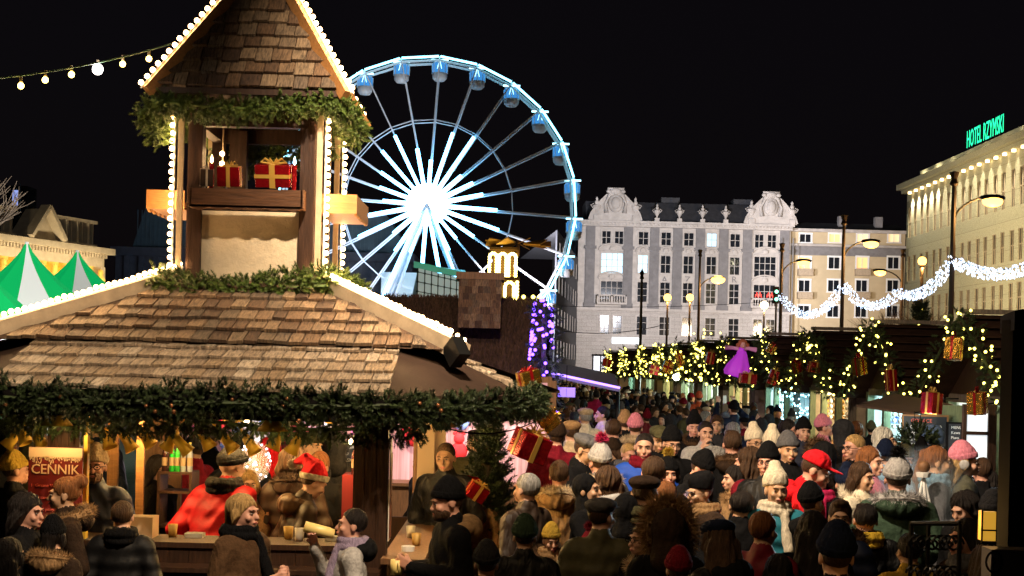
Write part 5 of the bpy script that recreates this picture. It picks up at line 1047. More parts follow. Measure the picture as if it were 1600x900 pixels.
bare_tree(1470, 570, 58, 6.0, 'bare tree whose twigs stand out against the hotel wall by the tall lamp', 3, 'barklit'); bare_tree(1540, 570, 54, 5.6, 'bare spreading tree before the lower hotel wall', 8, 'barklit'); bare_tree(1590, 570, 52, 5.6, 'bare tree at the hotel end of the row', 11, 'barklit')
bare_tree(1375, 570, 66, 5.6, 'bare tree before the beige block between two lamps', 15, 'barklit'); bare_tree(1120, 570, 72, 4.9, 'bare tree with yellow fairy lights above the purple fairy', 21, 'barklit', 55); bare_tree(1200, 570, 70, 4.8, 'bare tree with a few yellow lights near the palace corner', 23, 'barklit', 30); bare_tree(1270, 570, 70, 4.8, 'bare tree low before the beige block under the deepest swag', 29, 'barklit', 0); bare_tree(-120, 570, 30, 9.0, 'dark bare tree reaching in above the theatre', 31)
def fir(px, d, h, rad, label, lights=0, m='needled', z0=0, n=520, lib=None, sc=2.4):
    c = Vector((P(px, 560, d).x, d, 0)); rt = thing('fir_tree', label, 'fir tree', c); b = MB(); pts = []; dirs = []
    for i in range(n):
        t = random.random() ** .8; a = random.uniform(0, 2 * PI); r = rad * (1 - t) * random.uniform(.35, 1.05); pts.append(c + Vector((r * math.cos(a), r * math.sin(a), z0 + .25 + (h - .3) * t))); dirs.append((math.cos(a), math.sin(a), .1 + t * .8))
    sprigs(b, pts, dirs, sc, lib or SPRL); b.build('crown', M[m], rt); tk = MB().tube([c, c + Vector((0, 0, h))], [.05 * h / 2, .01], 7)
    for i in range(0, n, 9): tk.tube([Vector((c.x, c.y, pts[i].z - .05)), pts[i]], .006 * sc, 3, caps=False)
    tk.build('trunk', M['bark'], rt)
    me = ballmesh('fairy_bulb', .035, M['fairy'], 6, 4)
    for i in range(lights): inst('fairy_bulb', me, pts[i] + Vector((0, -.05, 0)), rt)
fir(1437, 45, 4.9, .75, 'fir tree with yellow fairy lights rising behind the stall roofs', 40); fir(1300, 60, 4.2, .6, 'small lit fir peeking over the stall roofs', 16)
fir(768, 13.6, 2.2, .42, 'small dark spruce with long bare shoots standing behind the booth corner', 0, 'needled', n=900, sc=1.1)
b = MB()
for i in range(9): a = P(768, 700, 13.6); t = a + Vector((random.uniform(-.25, .25), random.uniform(-.1, .1), random.uniform(.25, .5))); b.tube([a - Vector((0, 0, .3)), a.lerp(t, .5) + Vector((.02, 0, 0)), t], [.008, .006, .003], 4)
b.top('twig_bundle', M['barklit'], 'bundle of bare upright twigs above the small spruce', 'twigs')
q = P(745, 765, 12.4); gift(745, 768, 12.3, (.2, .15, .16), 'crumpled red foil gift hanging among the spruce branches', (15, 30, 20))
# ================================================================ items near the right edge
# snowman
q = P(1457, 700, 19.8); sm = thing('snowman_figure', 'snowman with blue hat and red dotted scarf on the stall counter', 'snowman', (q.x, 19.8, q.z - .5)); MB().ball(q - Vector((0, 0, .22)), (.17, .15, .2), 14, 10).build('body', M['paper'], sm, smooth=True); hd = MB().ball(q + Vector((0, 0, .02)), (.13, .12, .12), 14, 10).build('head', M['paper'], sm, smooth=True); b = MB(); [b.ball(q + Vector((s1 * .045, -.115, .04)), .014, 6, 4) for s1 in (-1, 1)]; b.build('eyes', M['black'], sm); MB().lathe([(.018, 0), (0, .09)], (0, 0, 0), 8).build('nose', mat('carrot', (.8, .25, .02), .6), sm).location = Vector((q.x, 19.68, q.z + .02)) - ORG[sm.name]
bpy.data.objects['nose'].rotation_euler = (R(90), 0, 0); b = MB(); b.lathe([(.15, .0), (.155, .06), (.15, .16), (.09, .24), (0, .26)], q + Vector((0, 0, .07)), 16); b.build('hat', mat('blue_felt', (.10, .17, .32), .9), sm, smooth=True)
b = MB(); b.lathe([(.10, -.14), (.15, -.12), (.15, -.07), (.10, -.05)], q, 16); b.bar(q + Vector((.10, -.14, -.1)), q + Vector((.13, -.16, -.4)), .08, .03); b.build('scarf', mat('red_felt', (.65, .03, .04), .9), sm, smooth=True); b = MB(); [b.ball(q + Vector((.155 * math.cos(t), -.0 + .155 * math.sin(t), -.095 + .02 * math.cos(5 * t))), .012, 6, 4) for t in [i * .45 for i in range(14)]]; b.build('scarf_dots', M['white'], sm)
MB().b2(q.x - .5, q.x + .6, 19.6, 20.1, 0, q.z - .42).top('plinth', M['darkwood'], 'dark wooden plinth below the snowman', 'plinth')
b = MB(); q = P(1432, 700, 19.2); pp = thing('potted_plant', 'dark bushy potted plant with tall spikes before the chalkboard', 'plant', (q.x, 19.2, 0)); pts, dr = [], []
for i in range(240): v = Vector(RNG.normal(0, 1, 3)).normalized(); pts.append(q + Vector((v.x * .22, v.y * .2, v.z * .33 - .12))); dr.append(v)
sprigs(b, pts, dr, 1.3, SPRL); b.build('foliage', M['needled'], pp); b = MB(); [b.tube([q, q + Vector((dx, 0, .5))], [.012, .004], 4) for dx in (-.04, .05)]; b.build('spikes', M['black'], pp); MB().lathe([(.12, 0), (.2, .5), (.22, 1.7), (.0, 1.7)], (q.x, 19.2, 0), 12).build('pot', M['darkwood'], pp)
# tripod
q = P(1443, 742, 12.6); tr = thing('white_tripod', 'white metal tripod stand in drifting smoke', 'tripod', (q.x, 12.6, 0)); 
for a in (-1.0, .15, 1.2): MB().tube([q, (q.x + math.sin(a) * .42, 12.6 - math.cos(a) * .3, 0)], .012, 6).build('leg', M['white'], tr)
MB().lathe([(0, -.03), (.06, -.02), (.07, .02), (0, .03)], q, 10).build('head_plate', M['white'], tr); MB().ball(q + Vector((0, 0, .07)), .055, 12, 8).build('knob', M['brownwood'], tr, smooth=True)
# wrought iron railing
rl = thing('iron_railing', 'black wrought iron railing with scrolls near the lower corner', 'railing', (P(1460, 850, 8.6).x, 8.6, 0)); a, c = P(1424, 818, 8.6), P(1500, 818, 8.3); b = MB(); z0 = .25; b.tube([a, c], .016, 6); b.tube([(a.x, a.y, a.z - .62), (c.x, c.y, c.z - .62)], .012, 6)
for t in (0, .36, 1): q = a.lerp(c, t); b.tube([(q.x, q.y, 0), (q.x, q.y, q.z)], .014, 6)
b.build('frame', M['blackmetal'], rl); b = MB()
def spiral(c0, r0, turns, s1, n=22): return [Vector((c0.x + s1 * r0 * (1 - .85 * i / n) * math.cos(2 * PI * turns * i / n), c0.y, c0.z + r0 * (1 - .85 * i / n) * math.sin(2 * PI * turns * i / n))) for i in range(n + 1)]
for t in (.1, .24, .46, .60, .74, .9):
    for dz, s1 in ((-.12, 1), (-.30, -1), (-.48, 1)): q = a.lerp(c, t) + Vector((0, 0, dz)); b.tube(spiral(q, .055, 1.6, s1), .007, 4)
b.build('scrolls', M['blackmetal'], rl)
# near black stall corner, lantern, grey cabinet
nk = thing('near_stall_corner', 'unlit black wooden stall corner and roof edge close to the camera', 'stall corner', (P(1590, 800, 5.2).x, 5.2, 0)); b = MB(); xk = P(1559, 700, 5.2).x + .045; b.b2(xk, xk + 1.0, 5.2, 5.32, 0, P(1560, 490, 5.2).z - .02); b.build('post', M['black'], nk)
b = MB(); zz = P(1560, 478, 5.2).z; b.raw([(xk - .03, 5.1, zz - .02), (xk + 1.2, 5.1, zz + .22), (xk + 1.2, 5.6, zz + .22), (xk + .09, 5.6, zz - .02), (xk - .03, 5.1, zz - .09), (xk + 1.2, 5.1, zz + .15), (xk + 1.2, 5.6, zz + .15), (xk + .09, 5.6, zz - .09)], [(0, 1, 2, 3), (4, 7, 6, 5), (0, 4, 5, 1), (3, 7, 4, 0)]); b.build('roof_edge', M['black'], nk)
a, c = P(1535, 797, 5.6), P(1557, 848, 5.6); light('lantern_light', 'POINT', (a.x - .12, 5.75, (a.z + c.z) / 2), 9, (1, .55, .15), .04); ln = thing('amber_lantern', 'square amber glass lantern hanging by the black post', 'lantern', ((a.x + c.x) / 2, 5.6, c.z)); w_ = c.x - a.x
MB().b2(a.x + .004, c.x - .004, 5.6, 5.6 + w_, c.z + .006, a.z - .006).build('glass', emis('amber_glass', (1, .50, .05), .55), ln); b = MB()
for x in (a.x, c.x): b.b2(x - .003, x + .003, 5.595, 5.602, c.z, a.z)
for z in (a.z, a.z - (a.z - c.z) * .62, c.z): b.b2(a.x - .003, c.x + .003, 5.594, 5.603, z - .003, z + .003)
b.build('frame', M['black'], ln)
a, c = P(1534, 853, 5.0), P(1640, 853, 5.0); cb = thing('grey_cabinet', 'dull grey metal cabinet with a round emblem under the lantern', 'cabinet', ((a.x + c.x) / 2, 5.0, 0)); MB().b2(a.x, c.x, 4.9, 5.0, 0, a.z).build('body', mat('dull_steel', (.16, .14, .11), .4, metal=.5, var=.2), cb); q = P(1553, 878, 4.9); b = MB(); b.tube([(q.x + .028 * math.cos(t * .35), 4.896, q.z + .036 * math.sin(t * .35)) for t in range(19)], .004, 4); b.tube([q + Vector((-.005, -.004, .018)), q + Vector((.004, -.004, -.002)), q + Vector((-.006, -.004, -.018))], .003, 4); b.build('emblem', M['blackmetal'], cb)

# drifting smoke
q = P(1440, 780, 12.9); smk = MB().ball(q, (.62, .45, .55), 20, 14)
sm_ = bpy.data.materials.new('smoke'); sm_.use_nodes = True; n_ = sm_.node_tree.nodes; n_.remove(n_['Principled BSDF']); pv = n_.new('ShaderNodeVolumePrincipled'); pv.inputs['Color'].default_value = (.75, .88, 1, 1); pv.inputs['Density'].default_value = .9; sm_.node_tree.links.new(pv.outputs[0], n_['Material Output'].inputs['Volume'])
tc_ = n_.new('ShaderNodeTexCoord'); ln_ = n_.new('ShaderNodeVectorMath'); ln_.operation = 'LENGTH'; mr_ = n_.new('ShaderNodeMapRange'); mr_.inputs[1].default_value = .05; mr_.inputs[2].default_value = .5; mr_.inputs[3].default_value = 4.0; mr_.inputs[4].default_value = 0; nz_ = n_.new('ShaderNodeTexNoise'); nz_.inputs['Scale'].default_value = 4; ml_ = n_.new('ShaderNodeMath'); ml_.operation = 'MULTIPLY'; Ls_ = sm_.node_tree.links
Ls_.new(tc_.outputs['Object'], ln_.inputs[0]); Ls_.new(ln_.outputs['Value'], mr_.inputs[0]); Ls_.new(tc_.outputs['Object'], nz_.inputs[0]); Ls_.new(mr_.outputs[0], ml_.inputs[0]); Ls_.new(nz_.outputs[0], ml_.inputs[1]); Ls_.new(ml_.outputs[0], pv.inputs['Density'])
tagp(smk.build('smoke', sm_, origin=q), kind='stuff'); light('smoke_fill', 'SPOT', P(1500, 640, 15.5), 500, (.7, .88, 1), .08, tuple(q), 40, .5)  # spot added only to light the smoke, no fixture stands there
# ================================================================ people: bodies are one closed surface grown from a smooth distance field
def axis(lo, hi, f0, f1, fine, coarse):
    a = [lo]
    while a[-1] < hi:
        v = a[-1]; a.append(v + (fine if f0 <= v < f1 else coarse))
    return np.array(a)
class Field:
    def __init__(s, xs, ys, zs):
        s.ax = (xs, ys, zs); X, Y, Z = np.meshgrid(xs, ys, zs, indexing='ij'); s.X, s.Y, s.Z = X.astype(np.float32), Y.astype(np.float32), Z.astype(np.float32); s.g = {}
    def _ev(s, p, a):
        X, Y, Z = p
        if a[0] == 'c':   # tapered capsule
            _, A, B, r0, r1 = a; A = np.array(A, float); D = np.array(B, float) - A; L2 = (D @ D) + 1e-9
            t = np.clip(((X - A[0]) * D[0] + (Y - A[1]) * D[1] + (Z - A[2]) * D[2]) / L2, 0, 1)
            return np.sqrt((X - A[0] - t * D[0]) ** 2 + (Y - A[1] - t * D[1]) ** 2 + (Z - A[2] - t * D[2]) ** 2) - (r0 + (r1 - r0) * t)
        _, C, r = a[:3]; x, y, z = X - C[0], Y - C[1], Z - C[2]
        if len(a) > 3 and a[3] is not None:
            Rm = np.array(a[3]).T; x, y, z = Rm[0, 0] * x + Rm[0, 1] * y + Rm[0, 2] * z, Rm[1, 0] * x + Rm[1, 1] * y + Rm[1, 2] * z, Rm[2, 0] * x + Rm[2, 1] * y + Rm[2, 2] * z
        k0 = np.sqrt((x / r[0]) ** 2 + (y / r[1]) ** 2 + (z / r[2]) ** 2); k1 = np.sqrt((x / r[0] ** 2) ** 2 + (y / r[1] ** 2) ** 2 + (z / r[2] ** 2) ** 2) + 1e-6
        return k0 * (k0 - 1) / k1
def smin(a, b, k):
    h = np.clip(.5 + .5 * (b - a) / k, 0, 1); return b + (a - b) * h - k * h * (1 - h)
def surfnets(V, ax):
    """surface nets on a rectilinear grid: V<0 inside. returns verts, quads"""
    xs, ys, zs = ax; nx, ny, nz = V.shape; ins = V < 0
    c = [ins[i:nx - 1 + i, j:ny - 1 + j, k:nz - 1 + k] for i in (0, 1) for j in (0, 1) for k in (0, 1)]
    s = sum(x.astype(np.int8) for x in c); act = (s > 0) & (s < 8); I, J, K = np.nonzero(act); idx = -np.ones(act.shape, np.int64); idx[I, J, K] = np.arange(len(I))
    acc = np.zeros((len(I), 3)); cnt = np.zeros(len(I))
    cs = [(0, 0, 0), (1, 0, 0), (0, 1, 0), (1, 1, 0), (0, 0, 1), (1, 0, 1), (0, 1, 1), (1, 1, 1)]
    for a in cs:
        for d in range(3):
            if a[d]: continue
            b = list(a); b[d] = 1; va = V[I + a[0], J + a[1], K + a[2]]; vb = V[I + b[0], J + b[1], K + b[2]]; m = (va < 0) != (vb < 0); t = np.where(m, va / np.where(va == vb, 1, va - vb), 0)
            pa = np.stack([xs[I + a[0]], ys[J + a[1]], zs[K + a[2]]], 1); pb = np.stack([xs[I + b[0]], ys[J + b[1]], zs[K + b[2]]], 1)
            acc += np.where(m[:, None], pa + (pb - pa) * t[:, None], 0); cnt += m
    P_ = acc / cnt[:, None]; Q = []
    for d in range(3):
        o1, o2 = [(1, 2), (2, 0), (0, 1)][d]; sl = [slice(1, n - 1) for n in (nx, ny, nz)]; sl[d] = slice(0, (nx, ny, nz)[d] - 1); sl2 = list(sl); sl2[d] = slice(1, (nx, ny, nz)[d])
        A, B = ins[tuple(sl)], ins[tuple(sl2)]; i0 = np.argwhere(A != B); 
        if not len(i0): continue
        off = np.ones(3, int); off[d] = 0; g = i0 + off; flip = A[tuple(i0.T)]; e1 = np.zeros(3, int); e1[o1] = 1; e2 = np.zeros(3, int); e2[o2] = 1
        q = [idx[tuple((g - e1 - e2).T)], idx[tuple((g - e2).T)], idx[tuple(g.T)], idx[tuple((g - e1).T)]]; q = np.stack(q, 1); q[~flip] = q[~flip][:, ::-1]; Q.append(q)
    return P_, np.concatenate(Q)
def to_mesh(name, V, Q, nmat=1, mi=None):
    me = bpy.data.meshes.new(name); me.vertices.add(len(V)); me.vertices.foreach_set('co', V.ravel()); me.loops.add(Q.size); me.loops.foreach_set('vertex_index', Q.ravel().astype(np.int32))
    me.polygons.add(len(Q)); me.polygons.foreach_set('loop_start', np.arange(0, Q.size, 4, dtype=np.int32)); me.polygons.foreach_set('use_smooth', np.ones(len(Q), bool))
    base = mat('slot_default', (.5, .5, .5)); 
    for _ in range(nmat): me.materials.append(base)
    if mi is not None: me.polygons.foreach_set('material_index', mi.astype(np.int32))
    me.update(calc_edges=True); me.validate(); return me
PIV = np.array((0, .015, 1.50))
def Rot(yaw, pitch): return np.array(Matrix.Rotation(R(yaw), 3, 'Z') @ Matrix.Rotation(R(pitch), 3, 'X'))
def head_prims(Rm):
    T = lambda p: tuple(PIV + Rm @ (np.array(p) - PIV)); out = []
    E = lambda c, r: out.append(('e', T(c), r, Rm)); C = lambda a, b, r0, r1: out.append(('c', T(a), T(b), r0, r1))
    E((0, .018, 1.662), (.076, .094, .090)); E((0, -.022, 1.605), (.060, .068, .082)); E((0, -.078, 1.548), (.022, .016, .016)); E((0, -.02, 1.58), (.052, .062, .045))
    C((0, -.088, 1.642), (0, -.108, 1.603), .009, .014); E((0, -.082, 1.662), (.052, .016, .010)); E((.038, -.068, 1.604), (.024, .02, .022)); E((-.038, -.068, 1.604), (.024, .02, .022))
    E((0, -.090, 1.570), (.023, .012, .010)); E((.078, .012, 1.622), (.009, .020, .030)); E((-.078, .012, 1.622), (.009, .020, .030)); C(tuple(PIV - np.array((0, 0, .06)) if False else (0, .02, 1.46)), (0, .012, 1.58), .058, .054)
    return out, [('e', T((.031, -.096, 1.636)), (.017, .014, .011), Rm), ('e', T((-.031, -.096, 1.636)), (.017, .014, .011), Rm)]
def hand_prims(W, D, N, curl=.6):
    W, D, N = (np.array(v, float) for v in (W, D, N)); D /= np.linalg.norm(D); N -= D * (N @ D); N /= np.linalg.norm(N); L = np.cross(D, N); out = []
    for i in (-1.5, -.5, .5, 1.5): out.append(('c', W + L * i * .014, W + D * .085 + L * i * .019, .014, .011))
    for i, ln in zip((-1.5, -.5, .5, 1.5), (.85, 1.0, 1.05, .9)):
        b0 = W + D * .088 + L * i * .0215; d1 = D * math.cos(curl) + N * math.sin(curl); d2 = D * math.cos(curl * 2.3) + N * math.sin(curl * 2.3); d3 = D * math.cos(curl * 3.3) + N * math.sin(curl * 3.3)
        p1 = b0 + d1 * .036 * ln; p2 = p1 + d2 * .026 * ln; p3 = p2 + d3 * .018 * ln; out += [('c', b0, p1, .0095, .009), ('c', p1, p2, .009, .0085), ('c', p2, p3, .0085, .0075)]
    t0 = W + D * .02 - L * .026; t1 = t0 + D * .035 - L * .022 + N * .018; t2 = t1 + D * .024 + N * .022 + L * .004; out += [('c', t0, t1, .013, .0105), ('c', t1, t2, .0105, .0085)]
    return out
ARMS = {   # elbow, wrist, hand direction, palm normal (None: hand in pocket)
 'pocket': [((.27, .06, 1.13), (.20, -.10, .98), None, None), ((-.27, .06, 1.13), (-.20, -.10, .98), None, None)],
 'hold': [((.26, .02, 1.14), (.10, -.26, 1.20), (-.5, -.5, .25), (-.7, .45, .0)), ((-.26, .02, 1.14), (-.11, -.25, 1.17), (.5, -.5, .25), (.7, .45, 0))],
 'drink': [((.27, .04, 1.13), (.20, -.10, .98), None, None), ((-.27, -.14, 1.20), (-.11, -.25, 1.46), (.35, -.2, .8), (.75, .2, -.25))],
 'cup': [((.27, .06, 1.13), (.20, -.10, .98), None, None), ((-.27, -.06, 1.12), (-.17, -.27, 1.30), (.25, -.25, .8), (.85, .3, -.1))],
 'raise': [((.28, -.10, 1.50), (.16, -.26, 1.72), (-.1, -.1, .95), (-.2, -.9, 0)), ((-.28, -.10, 1.50), (-.16, -.26, 1.72), (.1, -.1, .95), (.2, -.9, 0))],
 'reach': [((.24, -.14, 1.16), (.12, -.36, 1.14), (-.1, -.9, 0), (-.2, 0, -.9)), ((-.24, -.14, 1.16), (-.12, -.38, 1.12), (.1, -.9, 0), (.2, 0, -.9))],
}
BODY = {}
def body_mesh(pose, yaw, pitch, lean, far=False):
    key = (pose, yaw, pitch, lean, far)
    if key in BODY: return BODY[key]
    Rm = Rot(yaw, pitch); hands = [a for a in ARMS[pose] if a[2] is not None]
    LT = lambda p: (p[0], p[1] - max(0, p[2] - .95) * math.sin(R(lean)), p[2] - max(0, p[2] - .95) * (1 - math.cos(R(lean))))
    if far: xs, ys, zs = axis(-.40, .40, 0, 0, 1, .026), axis(-.34, .24, 0, 0, 1, .026), axis(-.03, 1.80, 1.5, 1.8, .018, .03)
    elif hands: xs, ys, zs = axis(-.40, .40, -.20, .20, .0085, .022), axis(-.52, .26, -.50, .13, .0095, .022), axis(-.03, 2.0 if pose == 'raise' else 1.79, 1.05, 2.0, .009, .028)
    else: xs, ys, zs = axis(-.40, .40, -.10, .10, .008, .02), axis(-.30, .26, -.14, .13, .008, .02), axis(-.03, 1.79, 1.48, 1.79, .008, .024)
    Fd = Field(xs, ys, zs); X = Fd.X.copy(); Y = Fd.Y.copy(); Z = Fd.Z.copy()
    if lean:   # unlean the sample points above the hips
        up = np.maximum(0, Z - .95); Y = Y + up * math.sin(R(lean)); Z = Z + up * (1 - math.cos(R(lean)))
    p = (X, Y, Z); coat = []; tro = []; shoe = []; skin, sock = head_prims(Rm); handp = []
    coat += [('e', (0, .005, 1.26), (.195, .135, .24)), ('e', (0, .0, 1.02), (.185, .15, .24)), ('e', (0, 0, .86), (.19, .155, .16)), ('c', (-.13, .01, 1.41), (.13, .01, 1.41), .075, .075), ('c', (0, .015, 1.43), (0, .02, 1.505), .092, .074)]
    for (el, wr, D, N), s in zip(ARMS[pose], (1, -1)):
        coat += [('c', (s * .185, .01, 1.395), el, .078, .062), ('c', el, wr, .062, .043)]
        if D is not None: handp += hand_prims(np.array(wr) + np.array(D) / np.linalg.norm(D) * .03, D, N, .62)
        tro += [('c', (s * .095, .0, .90), (s * .10, -.01, .50), .095, .068), ('c', (s * .10, -.01, .50), (s * .105, .02, .10), .066, .052)]
        shoe += [('c', (s * .105, .035, .055), (s * .125, -.15, .045), .052, .042)]
    out = []
    for prims, k in ((coat, .045), (tro, .03), (shoe, .02), (skin, .016)):
        v = None
        for a in prims: e = Fd._ev(p, a); v = e if v is None else smin(v, e, k)
        if k == .045: v = v + .0035 * (np.sin(23 * Z + 9 * np.sin(7 * X + 3 * Y)) * np.cos(11 * X - 5 * Y + 4 * Z) + .7 * np.sin(41 * Z + 15 * Y + 6 * np.sin(9 * X)))
        out.append(v)
    for a in sock: out[3] = -smin(-out[3], Fd._ev(p, a), .008)
    if handp:
        v = None
        for a in handp: e = Fd._ev(p, a); v = e if v is None else smin(v, e, .006)
        out.append(v)
    else: out.append(np.full_like(X, 9.))
    tot = out[0]
    for v in out[1:]: tot = smin(tot, v, .010)
    V, Q = surfnets(tot, Fd.ax); cen = V[Q].mean(1)
    ix = [np.clip(np.searchsorted(a, cen[:, i]), 0, len(a) - 1) for i, a in enumerate(Fd.ax)]; st = np.stack([o[ix[0], ix[1], ix[2]] for o in out]); mi = np.argmin(st, 0); mi[mi == 4] = 3
    V[:, 2] = V[:, 2] - V[:, 2].min() if False else V[:, 2]; me = to_mesh('body_' + pose, V, Q, 4, mi); BODY[key] = me; return me
# ---- head wear, hair and accessories modelled round the upright head, then turned about the neck
ACC = {}
def acc_sdf(name, prims, cut=None, noise=0, step=.008, box=(-.16, .16, -.20, .20, 1.46, 1.86), k=.02, sub=None, freq=60):
    if name in ACC: return ACC[name]
    x0, x1, y0, y1, z0, z1 = box; Fd = Field(np.arange(x0, x1, step), np.arange(y0, y1, step), np.arange(z0, z1, step)); p = (Fd.X, Fd.Y, Fd.Z); v = None
    for a in prims: e = Fd._ev(p, a); v = e if v is None else smin(v, e, k)
    if noise:
        th = np.arctan2(Fd.X, Fd.Y - .02); v = v + noise * (np.sin(th * freq * .35 + 9 * Fd.Z * 3) + .8 * np.sin(th * 13 + 31 * Fd.Z + 17 * Fd.X) + .6 * np.sin(57 * Fd.Z + 43 * Fd.Y + th * 5))
    for a in (sub or []): v = -smin(-v, Fd._ev(p, a), .006)
    if cut is not None: v = np.maximum(v, cut(*p))
    v[0], v[-1] = 1, 1; v[:, 0], v[:, -1] = 1, 1; v[:, :, 0], v[:, :, -1] = 1, 1
    V, Q = surfnets(v, Fd.ax); ACC[name] = to_mesh(name, V, Q); return ACC[name]
E = lambda c, r, m=None: ('e', c, r, m)
def hair_mesh(kind):
    cutf = lambda X, Y, Z: -((Z - 1.712) + 1.15 * (Y + .072)); hl = lambda X, Y, Z: -((Z - 1.700) + 1.5 * (Y + .078))
    if kind == 'short': return acc_sdf('hair_short', [E((0, .022, 1.672), (.084, .101, .098))], cutf, .0016)
    if kind == 'buzz': return acc_sdf('hair_buzz', [E((0, .020, 1.666), (.0785, .097, .093))], cutf, .0004)
    if kind == 'quiff': return acc_sdf('hair_quiff', [E((0, .022, 1.675), (.083, .10, .098)), E((0, -.045, 1.745), (.06, .045, .028))], hl, .002)
    if kind == 'curly': return acc_sdf('hair_curly', [E((0, .035, 1.665), (.115, .115, .115)), E((.09, .04, 1.58), (.05, .07, .08)), E((-.09, .04, 1.58), (.05, .07, .08))], hl, .006, box=(-.19, .19, -.2, .2, 1.42, 1.86))
    if kind == 'longcurly': return acc_sdf('hair_long_curly', [E((0, .035, 1.67), (.115, .118, .11)), ('c', (.10, .03, 1.6), (.13, .02, 1.38), .06, .07), ('c', (-.10, .03, 1.6), (-.13, .02, 1.38), .06, .07), ('c', (0, .08, 1.6), (0, .12, 1.34), .09, .11)], hl, .007, .010, box=(-.25, .25, -.2, .28, 1.22, 1.86))
    if kind == 'bob': return acc_sdf('hair_bob', [E((0, .026, 1.675), (.092, .106, .100)), ('c', (.078, .01, 1.64), (.088, .0, 1.545), .03, .026), ('c', (-.078, .01, 1.64), (-.088, .0, 1.545), .03, .026), ('c', (0, .075, 1.64), (0, .085, 1.53), .06, .05)], hl, .0022)
    if kind == 'long': return acc_sdf('hair_long', [E((0, .026, 1.675), (.090, .104, .100)), ('c', (.080, .0, 1.64), (.11, -.03, 1.33), .026, .034), ('c', (-.080, .0, 1.64), (-.11, -.03, 1.33), .026, .034), ('c', (0, .080, 1.64), (0, .13, 1.30), .065, .085), ('c', (.06, .07, 1.6), (.09, .10, 1.30), .05, .055), ('c', (-.06, .07, 1.6), (-.09, .10, 1.30), .05, .055)], hl, .0028, .009, box=(-.22, .22, -.2, .26, 1.22, 1.86))
    if kind == 'bun': return acc_sdf('hair_bun', [E((0, .022, 1.674), (.084, .102, .099)), E((0, .115, 1.735), (.055, .05, .055))], hl, .003)
    if kind == 'pony': return acc_sdf('hair_pony', [E((0, .022, 1.674), (.084, .102, .099)), ('c', (0, .115, 1.70), (0, .17, 1.50), .035, .028), ('c', (0, .17, 1.50), (0, .15, 1.38), .028, .012)], hl, .003, box=(-.16, .16, -.2, .24, 1.34, 1.86))
    if kind == 'fringe': return acc_sdf('hair_fringe', [E((0, .022, 1.672), (.086, .103, .098)), E((0, -.06, 1.715), (.065, .04, .028))], hl, .003)
def hat_mesh(kind):
    if kind == 'beanie': return acc_sdf('knit_hat', [E((0, .022, 1.692), (.094, .112, .108)), E((0, .03, 1.775), (.055, .06, .045))], lambda X, Y, Z: -(Z - 1.668 + .22 * (Y - .0)), .0012, freq=120)
    if kind == 'cuff': return acc_sdf('knit_cuff', [('e', (0, .02, 1.695), (.100, .119, .09))], lambda X, Y, Z: np.maximum(-(Z - 1.662 + .22 * Y), (Z - 1.712 + .22 * Y)), .0012, freq=120)
    if kind == 'tall': return acc_sdf('tall_hat', [E((0, .03, 1.70), (.094, .112, .108)), ('c', (0, .04, 1.74), (0, .06, 1.82), .075, .045)], lambda X, Y, Z: -(Z - 1.668 + .22 * Y), .002, box=(-.16, .16, -.2, .2, 1.5, 1.92), freq=120)
    if kind == 'square': return acc_sdf('square_hat', [('c', (0, .02, 1.70), (0, .03, 1.76), .096, .086), E((0, .03, 1.74), (.095, .11, .075))], lambda X, Y, Z: np.maximum(-(Z - 1.668 + .18 * Y), Z - 1.80 - .15 * (Y - .03)))
    if kind == 'flatcap': return acc_sdf('flat_cap', [E((0, .015, 1.722), (.104, .128, .050)), E((0, .02, 1.70), (.088, .108, .05)), E((0, -.095, 1.700), (.07, .055, .010))], lambda X, Y, Z: -(Z - 1.675))
    if kind == 'cap': return acc_sdf('peaked_cap', [E((0, .022, 1.695), (.088, .107, .092)), E((0, -.125, 1.696), (.068, .065, .0085))], lambda X, Y, Z: np.minimum(-(Z - 1.680), 1))
    if kind == 'santa': return acc_sdf('santa_hat', [E((0, .022, 1.70), (.092, .110, .10)), ('c', (0, .04, 1.76), (.06, .12, 1.80), .075, .045), ('c', (.06, .12, 1.80), (.14, .17, 1.74), .045, .020)], lambda X, Y, Z: -(Z - 1.70 + .2 * Y), .001, box=(-.2, .22, -.2, .26, 1.5, 1.92))
    if kind == 'santaband': return acc_sdf('hat_band', [('e', (0, .02, 1.695), (.106, .125, .09))], lambda X, Y, Z: np.maximum(-(Z - 1.660 + .2 * Y), (Z - 1.712 + .2 * Y)), .0025)
    if kind == 'hood': return acc_sdf('hood', [E((0, .045, 1.66), (.118, .125, .135)), ('c', (0, .05, 1.56), (0, .07, 1.47), .11, .12)], None, .0012, .009, box=(-.2, .2, -.2, .26, 1.32, 1.9), sub=[E((0, -.11, 1.625), (.078, .15, .105))])
    if kind == 'headscarf': return acc_sdf('headscarf', [E((0, .028, 1.672), (.089, .107, .104)), ('c', (0, .03, 1.56), (0, .03, 1.47), .082, .10)], None, .001, box=(-.18, .18, -.2, .22, 1.38, 1.86), sub=[E((0, -.12, 1.622), (.062, .13, .080))])
def ringpts(r, rx, ry, cx=0, cy=.03, cz=1.455, tilt=.0, n=24): return [(cx + rx * math.cos(2 * PI * i / n), cy + ry * math.sin(2 * PI * i / n), cz + tilt * math.sin(2 * PI * i / n)) for i in range(n + 1)]
